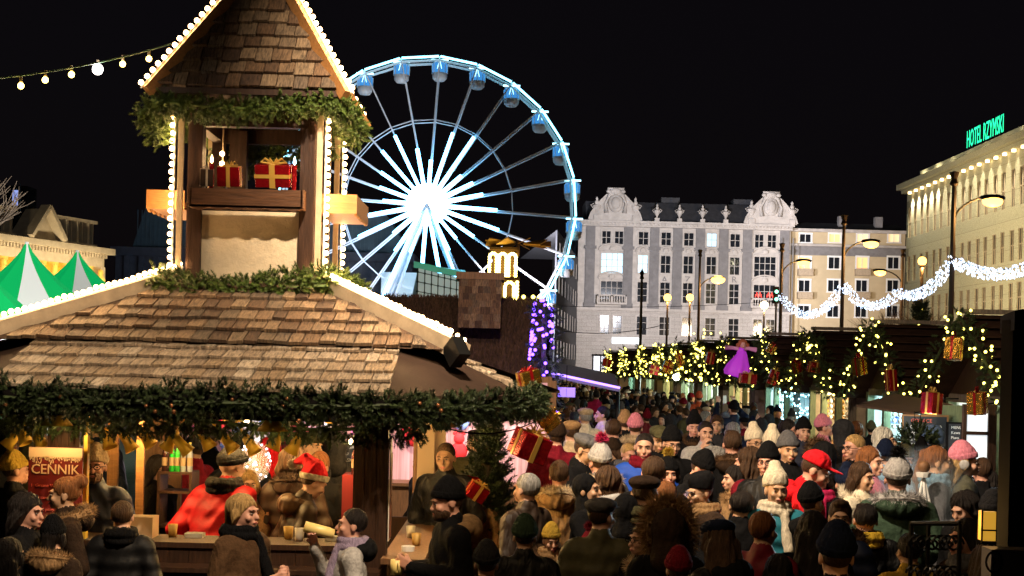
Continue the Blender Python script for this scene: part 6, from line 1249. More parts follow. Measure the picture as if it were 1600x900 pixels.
def acc_other(kind):
    if kind in ACC: return ACC[kind]
    if kind == 'scarf':
        pr = []; 
        for j, (rr, z) in enumerate(((.098, 1.455), (.104, 1.49), (.092, 1.525))):
            q = ringpts(.03, rr, rr * 1.05, cz=z, tilt=(-.012, .014, .0)[j]); pr += [('c', q[i], q[i + 1], .027, .027) for i in range(24)]
        pr += [('c', (.04, -.09, 1.45), (.055, -.165, 1.20), .034, .04)]
        ACC[kind] = acc_sdf('scarf_', pr, None, .002, .010, box=(-.2, .2, -.26, .22, 1.12, 1.6), k=.01); return ACC[kind]
    if kind == 'hooddown': ACC[kind] = acc_sdf('hood_down_', [E((0, .13, 1.45), (.145, .085, .095)), ('c', (.11, .08, 1.46), (.07, -.05, 1.43), .05, .03), ('c', (-.11, .08, 1.46), (-.07, -.05, 1.43), .05, .03)], None, .002, .010, box=(-.24, .24, -.16, .28, 1.3, 1.62)); return ACC[kind]
    b = MB()
    if kind in ('furcollar', 'furhood', 'bigfur'):
        n = {'furcollar': 2600, 'furhood': 2600, 'bigfur': 5200}[kind]; t = RNG.uniform(0, 2 * PI, n); ph = RNG.uniform(0, 2 * PI, n)
        if kind == 'furcollar': c = np.stack([.135 * np.cos(t), .055 + .125 * np.sin(t), 1.475 + .035 * np.sin(t)], 1); r = .042; o = np.stack([np.cos(t) * np.cos(ph), np.sin(t) * np.cos(ph), np.sin(ph)], 1); L = .055
        else:
            sc = 1.0 if kind == 'furhood' else 1.22; c = np.stack([.115 * sc * np.cos(t), -.05 + .03 * np.cos(t * 2) + 0 * t, 1.635 + .145 * sc * np.sin(t)], 1); r = .03; o = np.stack([np.cos(t) * np.cos(ph), -np.sin(ph), np.sin(t) * np.cos(ph)], 1); L = .07 if kind == 'furhood' else .10
        fur(b, c + o * r * .5, o, L, .006, jitter=.28); b.n  # short core ring
        q = c[np.argsort(t)][::80]; b.tube([tuple(v) for v in q] + [tuple(q[0])], r * .9, 7)
    elif kind == 'pompom': n = 900; v = RNG.normal(0, 1, (n, 3)); v /= np.linalg.norm(v, axis=1)[:, None]; fur(b, v * .02 + np.array((0, .04, 1.845)), v, .045, .007, jitter=.1); b.ball((0, .04, 1.845), .032)
    elif kind == 'santaball': n = 700; v = RNG.normal(0, 1, (n, 3)); v /= np.linalg.norm(v, axis=1)[:, None]; fur(b, v * .02 + np.array((.155, .175, 1.72)), v, .032, .007, jitter=.1); b.ball((.155, .175, 1.72), .028)
    elif kind == 'eyes':
        for s in (-1, 1): b.ball((s * .031, -.0855, 1.6360), (.0130, .0075, .0050), 10, 6, 0); b.ball((s * .031, -.0920, 1.6365), (.0062, .0028, .0050), 8, 5, 1)
    elif kind == 'eyebrows':
        for s in (-1, 1): b.tube([(s * .013, -.097, 1.655), (s * .032, -.099, 1.662), (s * .050, -.086, 1.655)], [.004, .0045, .0025], 5)
    elif kind == 'lips': b.tube([(-.024, -.094, 1.569), (-.010, -.1025, 1.573), (0, -.1035, 1.571), (.010, -.1025, 1.573), (.024, -.094, 1.569)], [.002, .0045, .004, .0045, .002], 6); b.tube([(-.018, -.096, 1.566), (0, -.1025, 1.563), (.018, -.096, 1.566)], [.002, .0055, .002], 6)
    elif kind == 'beard': ACC[kind] = acc_sdf('beard_', [E((0, -.035, 1.565), (.064, .068, .058)), E((0, -.085, 1.545), (.032, .028, .028)), E((0, -.099, 1.588), (.026, .010, .006))], lambda X, Y, Z: np.maximum(Z - 1.60 + .0 * X, Y - .01), .0016, .006, sub=[E((0, -.108, 1.570), (.020, .02, .009))]); return ACC[kind]
    elif kind == 'glasses':
        for s in (-1, 1): b.tube([(s * .033 + .023 * math.cos(t * PI / 8), -.112, 1.636 + .017 * math.sin(t * PI / 8)) for t in range(17)], .0026, 5); b.tube([(s * .056, -.111, 1.642), (s * .080, -.04, 1.640), (s * .080, .01, 1.632)], .0024, 4)
        b.tube([(-.010, -.113, 1.640), (.010, -.113, 1.640)], .0024, 4)
    elif kind == 'earmuffs':
        for s in (-1, 1): b.ball((s * .095, .01, 1.622), (.02, .042, .042), 12, 8)
        b.tube([(.085 * math.cos(PI * i / 12) * 1.12, .015, 1.63 + .125 * math.sin(PI * i / 12)) for i in range(13)], .006, 5)
    smooth = kind not in ('furcollar', 'furhood', 'bigfur', 'pompom', 'santaball'); o = b.build(kind, [mat('slot_default', (.5, .5, .5))] * (2 if kind == 'eyes' else 1), origin=(0, 0, 0), smooth=smooth); ACC[kind] = o.data; bpy.data.objects.remove(o); return ACC[kind]
COL = dict(black=(.006, .006, .007), navy=(.008, .013, .035), blue=(.015, .07, .42), red=(.60, .012, .02), maroon=(.16, .008, .018), brown=(.075, .04, .02), dkbrown=(.03, .018, .012), tan=(.30, .18, .085), beige=(.48, .37, .24), cream=(.68, .60, .46), grey=(.10, .10, .11), dkgrey=(.028, .028, .032), ltgrey=(.38, .37, .37), olive=(.075, .07, .035), green=(.04, .07, .045), teal=(.02, .16, .22), mustard=(.40, .26, .04), pink=(.65, .22, .30), lilac=(.30, .24, .36), white=(.75, .73, .70), blonde=(.42, .26, .10), auburn=(.20, .075, .025), hairbrown=(.055, .028, .014), hairblack=(.014, .010, .009), hairgrey=(.30, .29, .28), denim=(.03, .045, .08), rose=(.45, .02, .09), sky=(.20, .35, .50), yellow=(.65, .42, .04), orange=(.6, .12, .05), hairwhite=(.62, .60, .55))
def cm(kind, c):
    col = COL[c]; nm = kind + '_' + c
    if kind == 'puffer': return puffer(nm, col)
    if kind == 'leather': return folds(mat(nm, col, .55, spec=.25, bump=.35, var=.25, scale=14), 7, .06, .9)
    if kind == 'hair': return mat(nm, col, .5, spec=.22, bump=1.0, var=.6, scale=22, stretch=(3.5, 3.5, .45))
    if kind == 'fur': return mat(nm, col, .8, var=.5, scale=25, spec=.15)
    if kind == 'knit': return mat(nm, col, .95, bump=1.0, var=.35, scale=60, stretch=(1, 1, .35), spec=.08)
    return folds(mat(nm, col, .9, bump=.5, var=.35, scale=30, spec=.1))
SKIN = [mat('skin_light', (.58, .33, .23), .5, var=.12, scale=20, bump=.15), mat('skin_rosy', (.55, .28, .20), .5, var=.12, scale=20, bump=.15), mat('skin_olive', (.48, .28, .17), .5, var=.12, scale=20, bump=.15)]
def setm(o, mats):
    for i, m in enumerate(mats): o.material_slots[i].link = 'OBJECT'; o.material_slots[i].material = m
CUPS = {}
def cup_mesh(kind):
    if kind in CUPS: return CUPS[kind]
    b = MB()
    if kind == 'mug': b.lathe([(0, 0), (.040, 0), (.042, .10), (.036, .10), (.034, .01), (0, .012)], (0, 0, 0), 16); b.tube([(.04, 0, .085), (.066, 0, .075), (.066, 0, .03), (.04, 0, .02)], .006, 5)
    elif kind == 'paper': b.lathe([(0, 0), (.030, 0), (.043, .13), (.040, .13), (.028, .01), (0, .01)], (0, 0, 0), 16)
    elif kind == 'glass': b.lathe([(0, 0), (.028, 0), (.036, .14), (.033, .14), (.026, .01), (0, .01)], (0, 0, 0), 16)
    elif kind == 'flask': b.lathe([(0, 0), (.036, 0), (.037, .17), (.033, .175), (.033, .2), (0, .2)], (0, 0, 0), 16)
    elif kind == 'phone': b.box((0, 0, .07), (.07, .009, .14)); b.box((0, -.0052, .07), (.062, .001, .125))
    o = b.build(kind, mat('slot_default', (.5, .5, .5)), origin=(0, 0, 0), smooth=kind != 'phone'); CUPS[kind] = o.data; bpy.data.objects.remove(o); return CUPS[kind]
NP = [0]
def person(loc, rot, sc, label, hair='short', hc='hairbrown', hat=None, hatc='black', coat='wool', cc='black', tro='black', extras=(), pose='pocket', yaw=0, pitch=0, lean=0, far=False, group=None, faces=True, wide=1.0, cup=None):
    NP[0] += 1; me = body_mesh(pose, yaw, pitch, lean, far)
    o = bpy.data.objects.new('person', me); S.collection.objects.link(o); o.location = loc; o.rotation_euler = (0, 0, R(rot)); wv_ = .95 + .1 * ((NP[0] * 37) % 11) / 10; o.scale = (sc * wide * wv_, sc * (wide if wide < 1.1 else 1.08) * wv_, sc); tagp(o, label, 'person', group)
    setm(o, [cm(coat, cc), cm('wool', tro), cm('leather', 'black'), SKIN[NP[0] % 3]])
    Rm = Matrix(Rot(yaw, pitch).tolist()).to_4x4(); piv = Vector(PIV); M4 = Matrix.Translation(piv) @ Rm @ Matrix.Translation(-piv)
    if lean:
        a = R(lean); kk_ = 1 / (2 - math.cos(a)); up = .71; M4 = Matrix.Translation((0, -up * kk_ * math.sin(a), .95 + up * kk_)) @ Matrix.Diagonal((1, 1, kk_, 1)) @ Matrix.Translation((0, 0, -.95 - up)) @ M4
    ML = Matrix.Identity(4)
    if lean: up = .52; ML = Matrix.Translation((0, -up * kk_ * math.sin(a), .95 + up * kk_)) @ Matrix.Diagonal((1, 1, kk_, 1)) @ Matrix.Translation((0, 0, -.95 - up))
    def add(nm, mesh, m, head=True, par=None):
        c = bpy.data.objects.new(nm, mesh); S.collection.objects.link(c); c.parent = o
        if par is not None: c.parent = par
        else: c.matrix_local = M4 if head else ML
        setm(c, m if isinstance(m, list) else [m]); return c
    hm = cm('hair', hc)
    if far: hair = {'long': 'bob', 'longcurly': 'curly'}.get(hair, hair)
    if hat in ('beanie', 'tall', 'square', 'flatcap', 'cap', 'santa'):
        if hair: add('hair', hair_mesh({'short': 'buzz', 'quiff': 'buzz', 'curly': 'bob', 'fringe': 'buzz', 'bun': 'buzz'}.get(hair, hair)), hm)
        kk = 'wool' if hat in ('flatcap', 'cap', 'square', 'santa') else 'knit'; h = add('hat', hat_mesh(hat), cm(kk, hatc))
        if hat == 'beanie': add('hat_cuff', hat_mesh('cuff'), cm('knit', hatc), par=h)
        if hat == 'santa': add('hat_band', hat_mesh('santaband'), cm('wool', 'cream'), par=h); add('pompom', acc_other('santaball'), cm('fur', 'cream'), par=h)
    elif hat in ('hood', 'headscarf'): 
        if hair and hat == 'hood' and not far: add('hair', hair_mesh('buzz'), hm)
        h = add('hood' if hat == 'hood' else 'headscarf', hat_mesh(hat), cm('wool', hatc))
    elif hair: add('hair', hair_mesh(hair), hm)
    for e in extras:
        e, c = (e.split(':') + ['brown'])[:2]
        if e == 'pompom': add('pompom', acc_other(e), cm('fur', c), par=h)
        elif e in ('furhood', 'bigfur'): add('fur_trim', acc_other(e), cm('fur', c))
        elif e == 'furcollar': add('fur_collar', acc_other(e), cm('fur', c), False)
        elif e == 'hooddown': add('hood', acc_other(e), cm(coat if coat != 'leather' else 'wool', c), False)
        elif e == 'scarf': add('scarf', acc_other(e), cm('knit', c), False)
        elif e == 'glasses': add('glasses', acc_other(e), M['black'])
        elif e == 'beard': add('beard', acc_other(e), cm('hair', c))
        elif e == 'earmuffs': add('earmuffs', acc_other(e), cm('fur', c))
    if faces: add('eyes', acc_other('eyes'), [mat('eye_white', (.30, .26, .24), .3), mat('iris', (.02, .015, .012), .2)]); add('eyebrows', acc_other('eyebrows'), cm('hair', hc if hc not in ('blonde', 'hairwhite') else 'hairbrown')); add('lips', acc_other('lips'), mat('lips', (.42, .13, .11), .45))
    if cup:
        kind, mc, lb = cup; wr = {'cup': (-.155, -.335, 1.355), 'drink': (-.045, -.20, 1.535), 'hold': (0, -.37, 1.20), 'reach': (0, -.46, 1.08), 'raise': (0, -.33, 1.80), 'pocket': (0, -.3, 1.1)}[pose]
        c = bpy.data.objects.new({'mug': 'mug', 'paper': 'paper_cup', 'glass': 'drinking_glass', 'flask': 'flask', 'phone': 'phone'}[kind], cup_mesh(kind)); S.collection.objects.link(c)
        M2 = Matrix.Translation(Vector(loc)) @ Matrix.Rotation(R(rot), 4, 'Z') @ Matrix.Scale(sc, 4) @ Matrix.Translation(Vector(wr)) @ (Matrix.Rotation(R(72), 4, 'X') @ Matrix.Translation((0, 0, -.14)) if pose == 'drink' else Matrix.Translation((0, 0, -.06)))
        if pose == 'drink': M2 = Matrix.Translation(Vector(loc)) @ Matrix.Rotation(R(rot), 4, 'Z') @ Matrix.Scale(sc, 4) @ Matrix.Translation((-.03, -.115, 1.565)) @ Matrix.Rotation(R(75), 4, 'X') @ Matrix.Scale(1.15, 4) @ Matrix.Rotation(PI, 4, 'X') @ Matrix.Translation((0, 0, -.20 if kind == 'flask' else -.14)) 
        c.matrix_world = M2; setm(c, [mc]); tagp(c, lb, {'mug': 'mug', 'paper': 'cup', 'glass': 'glass', 'flask': 'flask', 'phone': 'phone'}[kind])
    return o
def put(px, py, size, rot, label, **k):
    """px,py head centre in the photo, size = head height there"""
    dy = py - hor(px); 
    zh = CAMZ - dy / (size / .235) if size else 1.60
    zh = min(max(zh, k.pop('zmin', 1.42)), k.pop('zmax', 1.86)); d = F * (CAMZ - zh) / dy
    if 'd' in k: d = k.pop('d'); zh = P(px, py, d).z
    sc = zh / 1.64; lean = k.get('lean', 0)
    if lean: sc = zh / (.95 + .69 / (2 - math.cos(R(lean))))
    x = P(px, py, d).x; yy = d; rr = R(rot)
    if lean: sh = .69 * math.sin(R(lean)) / (2 - math.cos(R(lean))) * sc; x -= math.sin(rr) * sh; yy += math.cos(rr) * sh
    # view angle of off-centre people
    return person((x, yy, 0), rot, sc, label, **k)
# rot: 0 faces the camera, 90 faces picture right, 180 shows the back
cupy = mat('yellow_cup', (.80, .62, .22), .4); cupw = M['paper']; glassm = mat('clear_glass', (.8, .8, .8), .08, spec=.8, alpha=.35)
PP = [
# ---- left, before and inside the booth
(45, 800, 54, 75, 'woman with long curly dark hair in profile at the lower picture edge', dict(hair='longcurly', hc='hairblack', cc='black', faces=True)),
(100, 772, 50, -60, 'woman with high auburn bun and thick fur collar before the price list', dict(hair='bun', hc='auburn', cc='dkbrown', extras=('furcollar:tan', 'hooddown:dkbrown'), yaw=-20)),
(85, 838, 54, 165, 'person in dark headband hat with broad furry hood folded down', dict(hair='bob', hc='hairblack', hat='beanie', hatc='black', cc='dkbrown', extras=('furcollar:tan', 'hooddown:tan'), coat='wool')),
(24, 735, 44, 150, 'man in mottled mustard grey beanie looking towards the price list', dict(hat='beanie', hatc='mustard', cc='black', yaw=-25)),
(20, 688, 34, 30, 'young man with dark fringe looking over heads at the picture edge', dict(hair='fringe', hc='hairblack', cc='dkgrey')),
(52, 690, 34, 180, 'person in olive hood seen from behind beside the wooden post', dict(hat='hood', hatc='olive', cc='olive', coat='puffer', hair=None, faces=False)),
(18, 640, 26, 140, 'person wearing a red santa hat far behind the price list', dict(hat='santa', hatc='red', cc='black')),
(62, 664, 26, 20, 'person in beige flat cap behind the olive hood', dict(hat='flatcap', hatc='beige', cc='tan')),
(192, 806, 50, 180, 'man with short brown hair in dark quilted coat and black scarf seen from behind', dict(hair='short', hc='hairbrown', coat='puffer', cc='black', extras=('scarf:black',), faces=False, wide=1.08)),
(148, 728, 40, 8, 'bearded man in beige beanie and glasses holding a paper cup', dict(hat='beanie', hatc='beige', cc='navy', coat='puffer', extras=('glasses', 'beard:hairbrown'), pose='cup', cup=('paper', cupy, 'pale yellow paper cup in the hand of the man in beige beanie'), d=11.45)),
(152, 668, 34, 170, 'man with cropped fair hair in dark jacket seen from behind above the beige beanie', dict(hair='buzz', hc='blonde', cc='navy', coat='leather', d=14.6)),
(249, 733, 38, 70, 'woman with long dark hair and glasses in profile beside the bottle rack', dict(hair='long', hc='hairblack', cc='black', extras=('glasses',), d=12.9)),
(258, 698, 34, 75, 'man in black beanie in profile above the dark haired woman', dict(hat='beanie', hatc='black', cc='black', d=14.2)),
(304, 702, 34, -120, 'person in black beanie with red trim behind the green bottles', dict(hat='beanie', hatc='dkgrey', cc='maroon', d=14.4)),
(362, 728, 42, 155, 'person in bright red puffer jacket and black beanie leaning over the counter', dict(hat='beanie', hatc='black', coat='puffer', cc='red', extras=('scarf:black',), lean=26, yaw=-20, d=12.0, wide=1.12, faces=False)),
(376, 704, 38, 200, 'person in black knitted hat behind the red puffer jacket', dict(hat='beanie', hatc='black', cc='black', d=13.3)),
(420, 706, 38, 190, 'person in red hooded coat seen from behind near the candy floss', dict(hat='hood', hatc='red', cc='red', coat='wool', hair=None, faces=False, d=14.6, wide=1.1)),
(388, 757, 34, 20, 'girl with fair hair peering out behind the blonde woman', dict(hair='bob', hc='blonde', cc='tan', d=12.2)),
(381, 800, 48, 65, 'blonde woman with bobbed hair in brown wool coat at the counter', dict(hair='bob', hc='blonde', cc='brown', coat='wool', extras=('scarf:black',), pose='hold', wide=1.05, d=9.85)),
(458, 722, 42, 185, 'person with tousled brown hair in brown puffer vest and fur collar seen from behind', dict(hair='curly', hc='hairbrown', coat='puffer', cc='dkbrown', extras=('furcollar:dkbrown', 'hooddown:dkbrown'), faces=False, d=12.3)),
(482, 752, 42, 115, 'bowed person in red santa hat and brown quilted vest', dict(hat='santa', hatc='red', coat='puffer', cc='dkbrown', extras=('hooddown:brown',), pitch=22, lean=12, d=11.75)),
(502, 727, 40, -25, 'brown haired man in dark coat looking down with a raised fist', dict(hair='fringe', hc='auburn', cc='black', pose='cup', pitch=18, d=12.7)),
(487, 698, 36, 60, 'man in olive flat cap behind the dark fur hood', dict(hat='flatcap', hatc='olive', cc='dkgrey', d=14.0)),
(520, 700, 34, 200, 'person in dark hood trimmed with grey fur before the blue chalkboard', dict(hat='hood', hatc='dkgrey', cc='dkgrey', extras=('furhood:grey',), hair=None, faces=False, d=14.8)),
(546, 820, 46, -78, 'dark haired man in grey coat and lilac scarf drinking from a flask', dict(hair='short', hc='hairblack', coat='wool', cc='ltgrey', extras=('scarf:lilac', 'hooddown:black'), pose='drink', cup=('flask', cupy, 'golden flask tipped to the mouth of the man in lilac scarf'), pitch=-6, wide=1.05, d=9.95)),
(448, 690, 30, 10, 'person with dark hair partly hidden behind the red hood', dict(hair='short', hc='hairblack', cc='navy', d=16)),
(330, 684, 28, 160, 'person in grey beanie far behind the bottle rack', dict(hat='beanie', hatc='grey', cc='black', d=16.2)),
(285, 688, 28, 30, 'fair haired person far behind the counter by the lit stall', dict(hair='short', hc='blonde', cc='dkgrey', d=16.4)),
# ---- right of the booth
(697, 713, 40, -12, 'stern man with receding cropped hair in black jacket beside the cream panel', dict(hair='buzz', hc='hairbrown', cc='black', coat='leather', pitch=8)),
(742, 692, 34, -20, 'man with thick dark hair and glasses behind the spruce', dict(hair='quiff', hc='hairblack', cc='olive', extras=('glasses',), d=15.6)),
(704, 782, 52, -72, 'bearded man in black beanie with beige hood and mug at the side counter', dict(hat='beanie', hatc='black', cc='black', coat='wool', extras=('beard:hairbrown', 'hooddown:tan'), pose='hold', cup=('mug', cupy, 'pale mug held by the bearded man in black beanie'), pitch=10, wide=1.08)),
(742, 772, 38, 170, 'person in red santa hat with glowing bobble behind the black beanie', dict(hat='santa', hatc='red', cc='tan', coat='wool')),
(822, 764, 46, -130, 'greying short haired man in dark leather jacket under the red gift', dict(hair='short', hc='hairgrey', cc='dkbrown', coat='leather', wide=1.12)),
(866, 778, 40, 160, 'woman with long blonde hair and red coat sleeve behind the leather jacket', dict(hair='long', hc='blonde', cc='red', coat='puffer')),
(820, 838, 54, 178, 'person in grey green beanie seen from behind in glossy dark jacket', dict(hat='beanie', hatc='green', cc='black', coat='leather', faces=False)),
(860, 842, 46, 15, 'child in mustard beanie with furry collar', dict(hat='beanie', hatc='mustard', cc='brown', extras=('furcollar:brown', 'scarf:tan'), zmin=1.3, pitch=12)),
(874, 742, 42, 170, 'person in brown parka whose pale fur hood lies open', dict(hair='short', hc='hairbrown', cc='tan', extras=('furcollar:beige', 'hooddown:tan'), faces=False)),
(908, 700, 38, 60, 'man in grey tweed flat cap and glasses looking down', dict(hat='flatcap', hatc='grey', cc='black', extras=('glasses',), pitch=20)),
(892, 676, 36, 200, 'person in brown flat cap seen from behind near the canopy', dict(hat='flatcap', hatc='tan', cc='beige', faces=False)),
(869, 682, 34, 185, 'person in plain dark beanie beside the gold foil gift', dict(hat='beanie', hatc='dkbrown', cc='maroon', faces=False)),
(914, 652, 34, 195, 'bald man with pale cap pushed back', dict(hair='buzz', hc='hairgrey', hat='flatcap', hatc='beige', cc='cream', faces=False)),
(940, 648, 32, -85, 'dark haired man in profile in pale jacket', dict(hair='short', hc='hairblack', cc='cream', coat='puffer')),
(958, 672, 40, 175, 'man with brown hair in gleaming black leather jacket seen from behind', dict(hair='short', hc='hairbrown', cc='black', coat='leather', wide=1.1, faces=False)),
(976, 661, 34, 185, 'person in peach beanie seen from behind', dict(hat='beanie', hatc='tan', cc='black', faces=False)),
(993, 668, 34, 170, 'person in pale pink beanie with fur collar', dict(hat='beanie', hatc='pink', cc='beige', extras=('furcollar:beige',), faces=False)),
(936, 722, 40, 200, 'person in flecked grey knit hat with crimson bobble', dict(hat='beanie', hatc='ltgrey', cc='grey', extras=('pompom:rose', 'furcollar:beige'), faces=False)),
(948, 752, 42, 195, 'woman with tousled dark hair and furry collar seen from behind', dict(hair='curly', hc='hairbrown', cc='brown', extras=('furcollar:brown',), faces=False)),
(1007, 697, 40, -8, 'young man with cropped dark hair in bright blue jacket looking ahead', dict(hair='buzz', hc='hairblack', cc='blue', coat='puffer', extras=('scarf:maroon',), pitch=5, wide=1.08)),
(1022, 738, 44, 165, 'man with short brown hair and big ear seen from behind next to the blue jacket', dict(hair='short', hc='hairbrown', cc='black', faces=False, wide=1.08)),
(1029, 685, 36, 5, 'man in olive flat cap looking down', dict(hat='flatcap', hatc='olive', cc='black', pitch=14)),
(1049, 692, 34, 12, 'person in black beanie and glasses', dict(hat='beanie', hatc='black', cc='black', extras=('glasses',), pitch=8)),
(1045, 740, 38, 2, 'smiling woman in black knit hat with mustard bobble', dict(hair='bob', hc='hairblack', hat='beanie', hatc='black', cc='black', extras=('pompom:mustard',))),
(922, 766, 46, 62, 'woman in black headscarf drinking from a glass', dict(hat='headscarf', hatc='black', hair=None, cc='black', pose='drink', cup=('glass', glassm, 'clear glass tipped by the woman in black headscarf'), pitch=-8)),
(1007, 770, 48, 172, 'man in dark tweed cap with ear flaps and olive scarf seen from behind', dict(hat='flatcap', hatc='dkbrown', cc='black', extras=('scarf:olive',), coat='wool', faces=False, wide=1.15)),
(1085, 668, 40, -4, 'man in tall black knit hat with fur trimmed hood', dict(hat='tall', hatc='black', cc='black', extras=('furcollar:brown', 'hooddown:black'), wide=1.1)),
(1120, 664, 34, -10, 'square faced young man with dark fringe looking ahead', dict(hair='fringe', hc='hairbrown', cc='dkgrey')),
(1103, 676, 30, 5, 'person touching the face beside the tall black hat', dict(hair='short', hc='hairblack', cc='ltgrey', pose='drink', zmin=1.5)),
(1085, 727, 40, 50, 'person in slouching black ski hat bending down', dict(hat='beanie', hatc='black', cc='black', pitch=32, yaw=10)),
(1096, 768, 44, -62, 'older man in square black hat and glasses in profile', dict(hat='square', hatc='black', hair='buzz', hc='hairgrey', cc='dkbrown', coat='wool', extras=('glasses', 'scarf:tan'), pitch=8, wide=1.1)),
(1080, 790, 40, -50, 'laughing woman in lilac knitted hat', dict(hat='beanie', hatc='lilac', hair='bob', hc='blonde', cc='grey', pitch=6)),
(1144, 694, 38, 178, 'man with wavy dark hair and fur edged hood seen from behind', dict(hair='quiff', hc='hairbrown', cc='black', extras=('furcollar:brown', 'hooddown:dkbrown'), faces=False, wide=1.1)),
(1158, 790, 46, 182, 'broad man with shaved sides in plain black coat seen from behind', dict(hair='short', hc='hairblack', cc='black', faces=False, wide=1.22)),
(1147, 748, 38, -80, 'person with unruly short dark hair in profile', dict(hair='curly', hc='hairblack', cc='tan', extras=('furcollar:tan',), zmin=1.5)),
(1166, 722, 38, -120, 'woman with long curly brown hair', dict(hair='longcurly', hc='hairbrown', cc='maroon')),
(1180, 692, 32, 15, 'person in cream beanie and glasses', dict(hat='tall', hatc='cream', cc='grey', extras=('glasses',))),
(1206, 697, 34, 170, 'person in tall cream beanie seen from behind', dict(hat='tall', hatc='cream', cc='dkgrey', faces=False)),
(1199, 722, 40, -25, 'person in shiny black cap and glasses', dict(hat='beanie', hatc='black', cc='black', coat='leather', extras=('glasses',))),
(1232, 703, 38, 5, 'man in charcoal grey beanie looking ahead', dict(hat='beanie', hatc='grey', cc='black')),
(1256, 674, 34, 5, 'pale faced youth in black beanie and navy jacket', dict(hat='beanie', hatc='black', cc='navy', coat='puffer')),
(1233, 672, 30, 55, 'dark haired woman with glasses before the warm stall', dict(hair='bob', hc='hairblack', cc='dkgrey', extras=('glasses',))),
(1213, 765, 46, 5, 'woman in cream knit hat, cream scarf and teal coat looking ahead', dict(hat='tall', hatc='cream', cc='teal', coat='puffer', extras=('scarf:cream',), hair='buzz', hc='blonde')),
(1262, 730, 44, 75, 'man in bright red peaked cap and red jacket', dict(hat='cap', hatc='red', cc='red', coat='wool', pitch=25, extras=('hooddown:red',), wide=1.1)),
(1280, 748, 42, -20, 'dark haired woman in patterned scarf beside the red cap', dict(hair='long', hc='hairblack', cc='black', extras=('scarf:rose',), pose='hold')),
(1268, 828, 56, 180, 'woman with very long straight dark hair seen from behind', dict(hair='long', hc='hairblack', cc='black', faces=False)),
(1306, 868, 78, 178, 'large black hatted person filling the lower picture edge', dict(hat='beanie', hatc='navy', cc='black', faces=False, d=7.2)),
(1352, 812, 48, 175, 'man with thick dark hair and yellow shouldered jacket seen from behind', dict(hair='quiff', hc='hairblack', cc='black', coat='leather', extras=('scarf:yellow',), faces=False, wide=1.15)),
(1283, 716, 38, 195, 'person with rounded dark fur hood behind the red cap', dict(hat='hood', hatc='black', cc='black', extras=('furhood:brown',), hair=None, faces=False)),
(1314, 674, 38, 200, 'person in loose dark hood before the cyan stall', dict(hat='hood', hatc='dkgrey', cc='black', hair=None, faces=False, wide=1.1)),
(1333, 700, 36, -60, 'fair haired man in dark rimmed glasses in profile', dict(hair='short', hc='blonde', cc='black', extras=('glasses',))),
(1348, 746, 42, 40, 'girl with long straight brown hair and cream furry coat', dict(hair='long', hc='hairbrown', cc='cream', coat='wool', extras=('furcollar:cream',))),
(1361, 722, 40, 42, 'taller girl with long brown hair behind the cream coat', dict(hair='long', hc='auburn', cc='pink', coat='wool')),
(1338, 716, 34, 60, 'girl with pinned hair between the fair man and the girls', dict(hair='bob', hc='auburn', cc='grey')),
(1384, 688, 34, 60, 'person with fluffy white hair before the awning stall', dict(hair='curly', hc='hairwhite', cc='sky')),
(1383, 712, 34, 170, 'person in navy beanie under the white hair', dict(hat='beanie', hatc='navy', cc='sky', faces=False)),
(1402, 748, 44, 170, 'person in grey knit hat with black bobble and grey fur hood', dict(hat='beanie', hatc='ltgrey', cc='green', coat='wool', extras=('pompom:black', 'hooddown:green', 'furcollar:ltgrey'), faces=False, wide=1.1)),
(1466, 722, 42, 80, 'woman with brown ponytail, black collar and pale blue scarf', dict(hair='pony', hc='auburn', cc='grey', coat='wool', extras=('scarf:sky',), pose='hold')),
(1508, 722, 42, 75, 'woman in pale pink beanie with earmuffs', dict(hat='beanie', hatc='pink', hair='long', hc='blonde', cc='olive', extras=('earmuffs:ltgrey',))),
(1534, 736, 38, 190, 'man with short brown hair near the glazed door', dict(hair='short', hc='hairbrown', cc='black', faces=False)),
(1548, 755, 36, 100, 'dark haired person in striped collar at the edge of the black post', dict(hair='curly', hc='hairblack', cc='lilac')),
(1512, 792, 46, -60, 'youth with curly dark hair looking down above the railing', dict(hair='curly', hc='hairblack', cc='black', pitch=20)),
(1506, 842, 58, -70, 'woman with dark bobbed hair in profile in front of the railing', dict(hair='bob', hc='hairblack', cc='dkbrown', coat='wool', extras=('scarf:grey',))),
(922, 858, 46, 5, 'girl in maroon bobble hat and round glasses', dict(hat='beanie', hatc='maroon', cc='maroon', extras=('pompom:maroon', 'glasses', 'scarf:maroon'), pose='hold', zmin=1.3)),
(1006, 842, 56, -62, 'dark haired woman with glasses and huge golden fur hood', dict(hair='long', hc='hairblack', cc='black', extras=('glasses', 'furcollar:beige'), zmin=1.5)),
(1044, 830, 58, 178, 'person inside a big golden fur hood seen from behind', dict(hat='hood', hatc='dkbrown', cc='black', hair=None, extras=('bigfur:tan',), faces=False)),
(1060, 890, 60, 175, 'person in maroon coat with white fur collar at the bottom edge', dict(hat='beanie', hatc='maroon', cc='maroon', extras=('furcollar:white',), faces=False)),
(1146, 640, 30, 200, 'person in blue jacket raising both arms before a stall', dict(hat='beanie', hatc='black', cc='navy', coat='puffer', pose='raise', faces=False, cup=('phone', M['paper'], 'pale phone held up by the person in blue jacket'))),
(1092, 622, 20, 180, 'person in orange hat in the middle of the crowd', dict(hat='beanie', hatc='orange', cc='orange', faces=False)),
(932, 618, 18, 180, 'person in crimson jacket under the purple canopy', dict(hair='short', hc='hairblack', cc='rose', faces=False)),
(1230, 740, 36, 190, 'person with messy brown hair between the cream hat and the red jacket', dict(hair='curly', hc='hairbrown', cc='brown', faces=False)),
(1288, 668, 26, 90, 'child in pink hat before the wooden post of the warm stall', dict(hat='beanie', hatc='pink', cc='pink')),
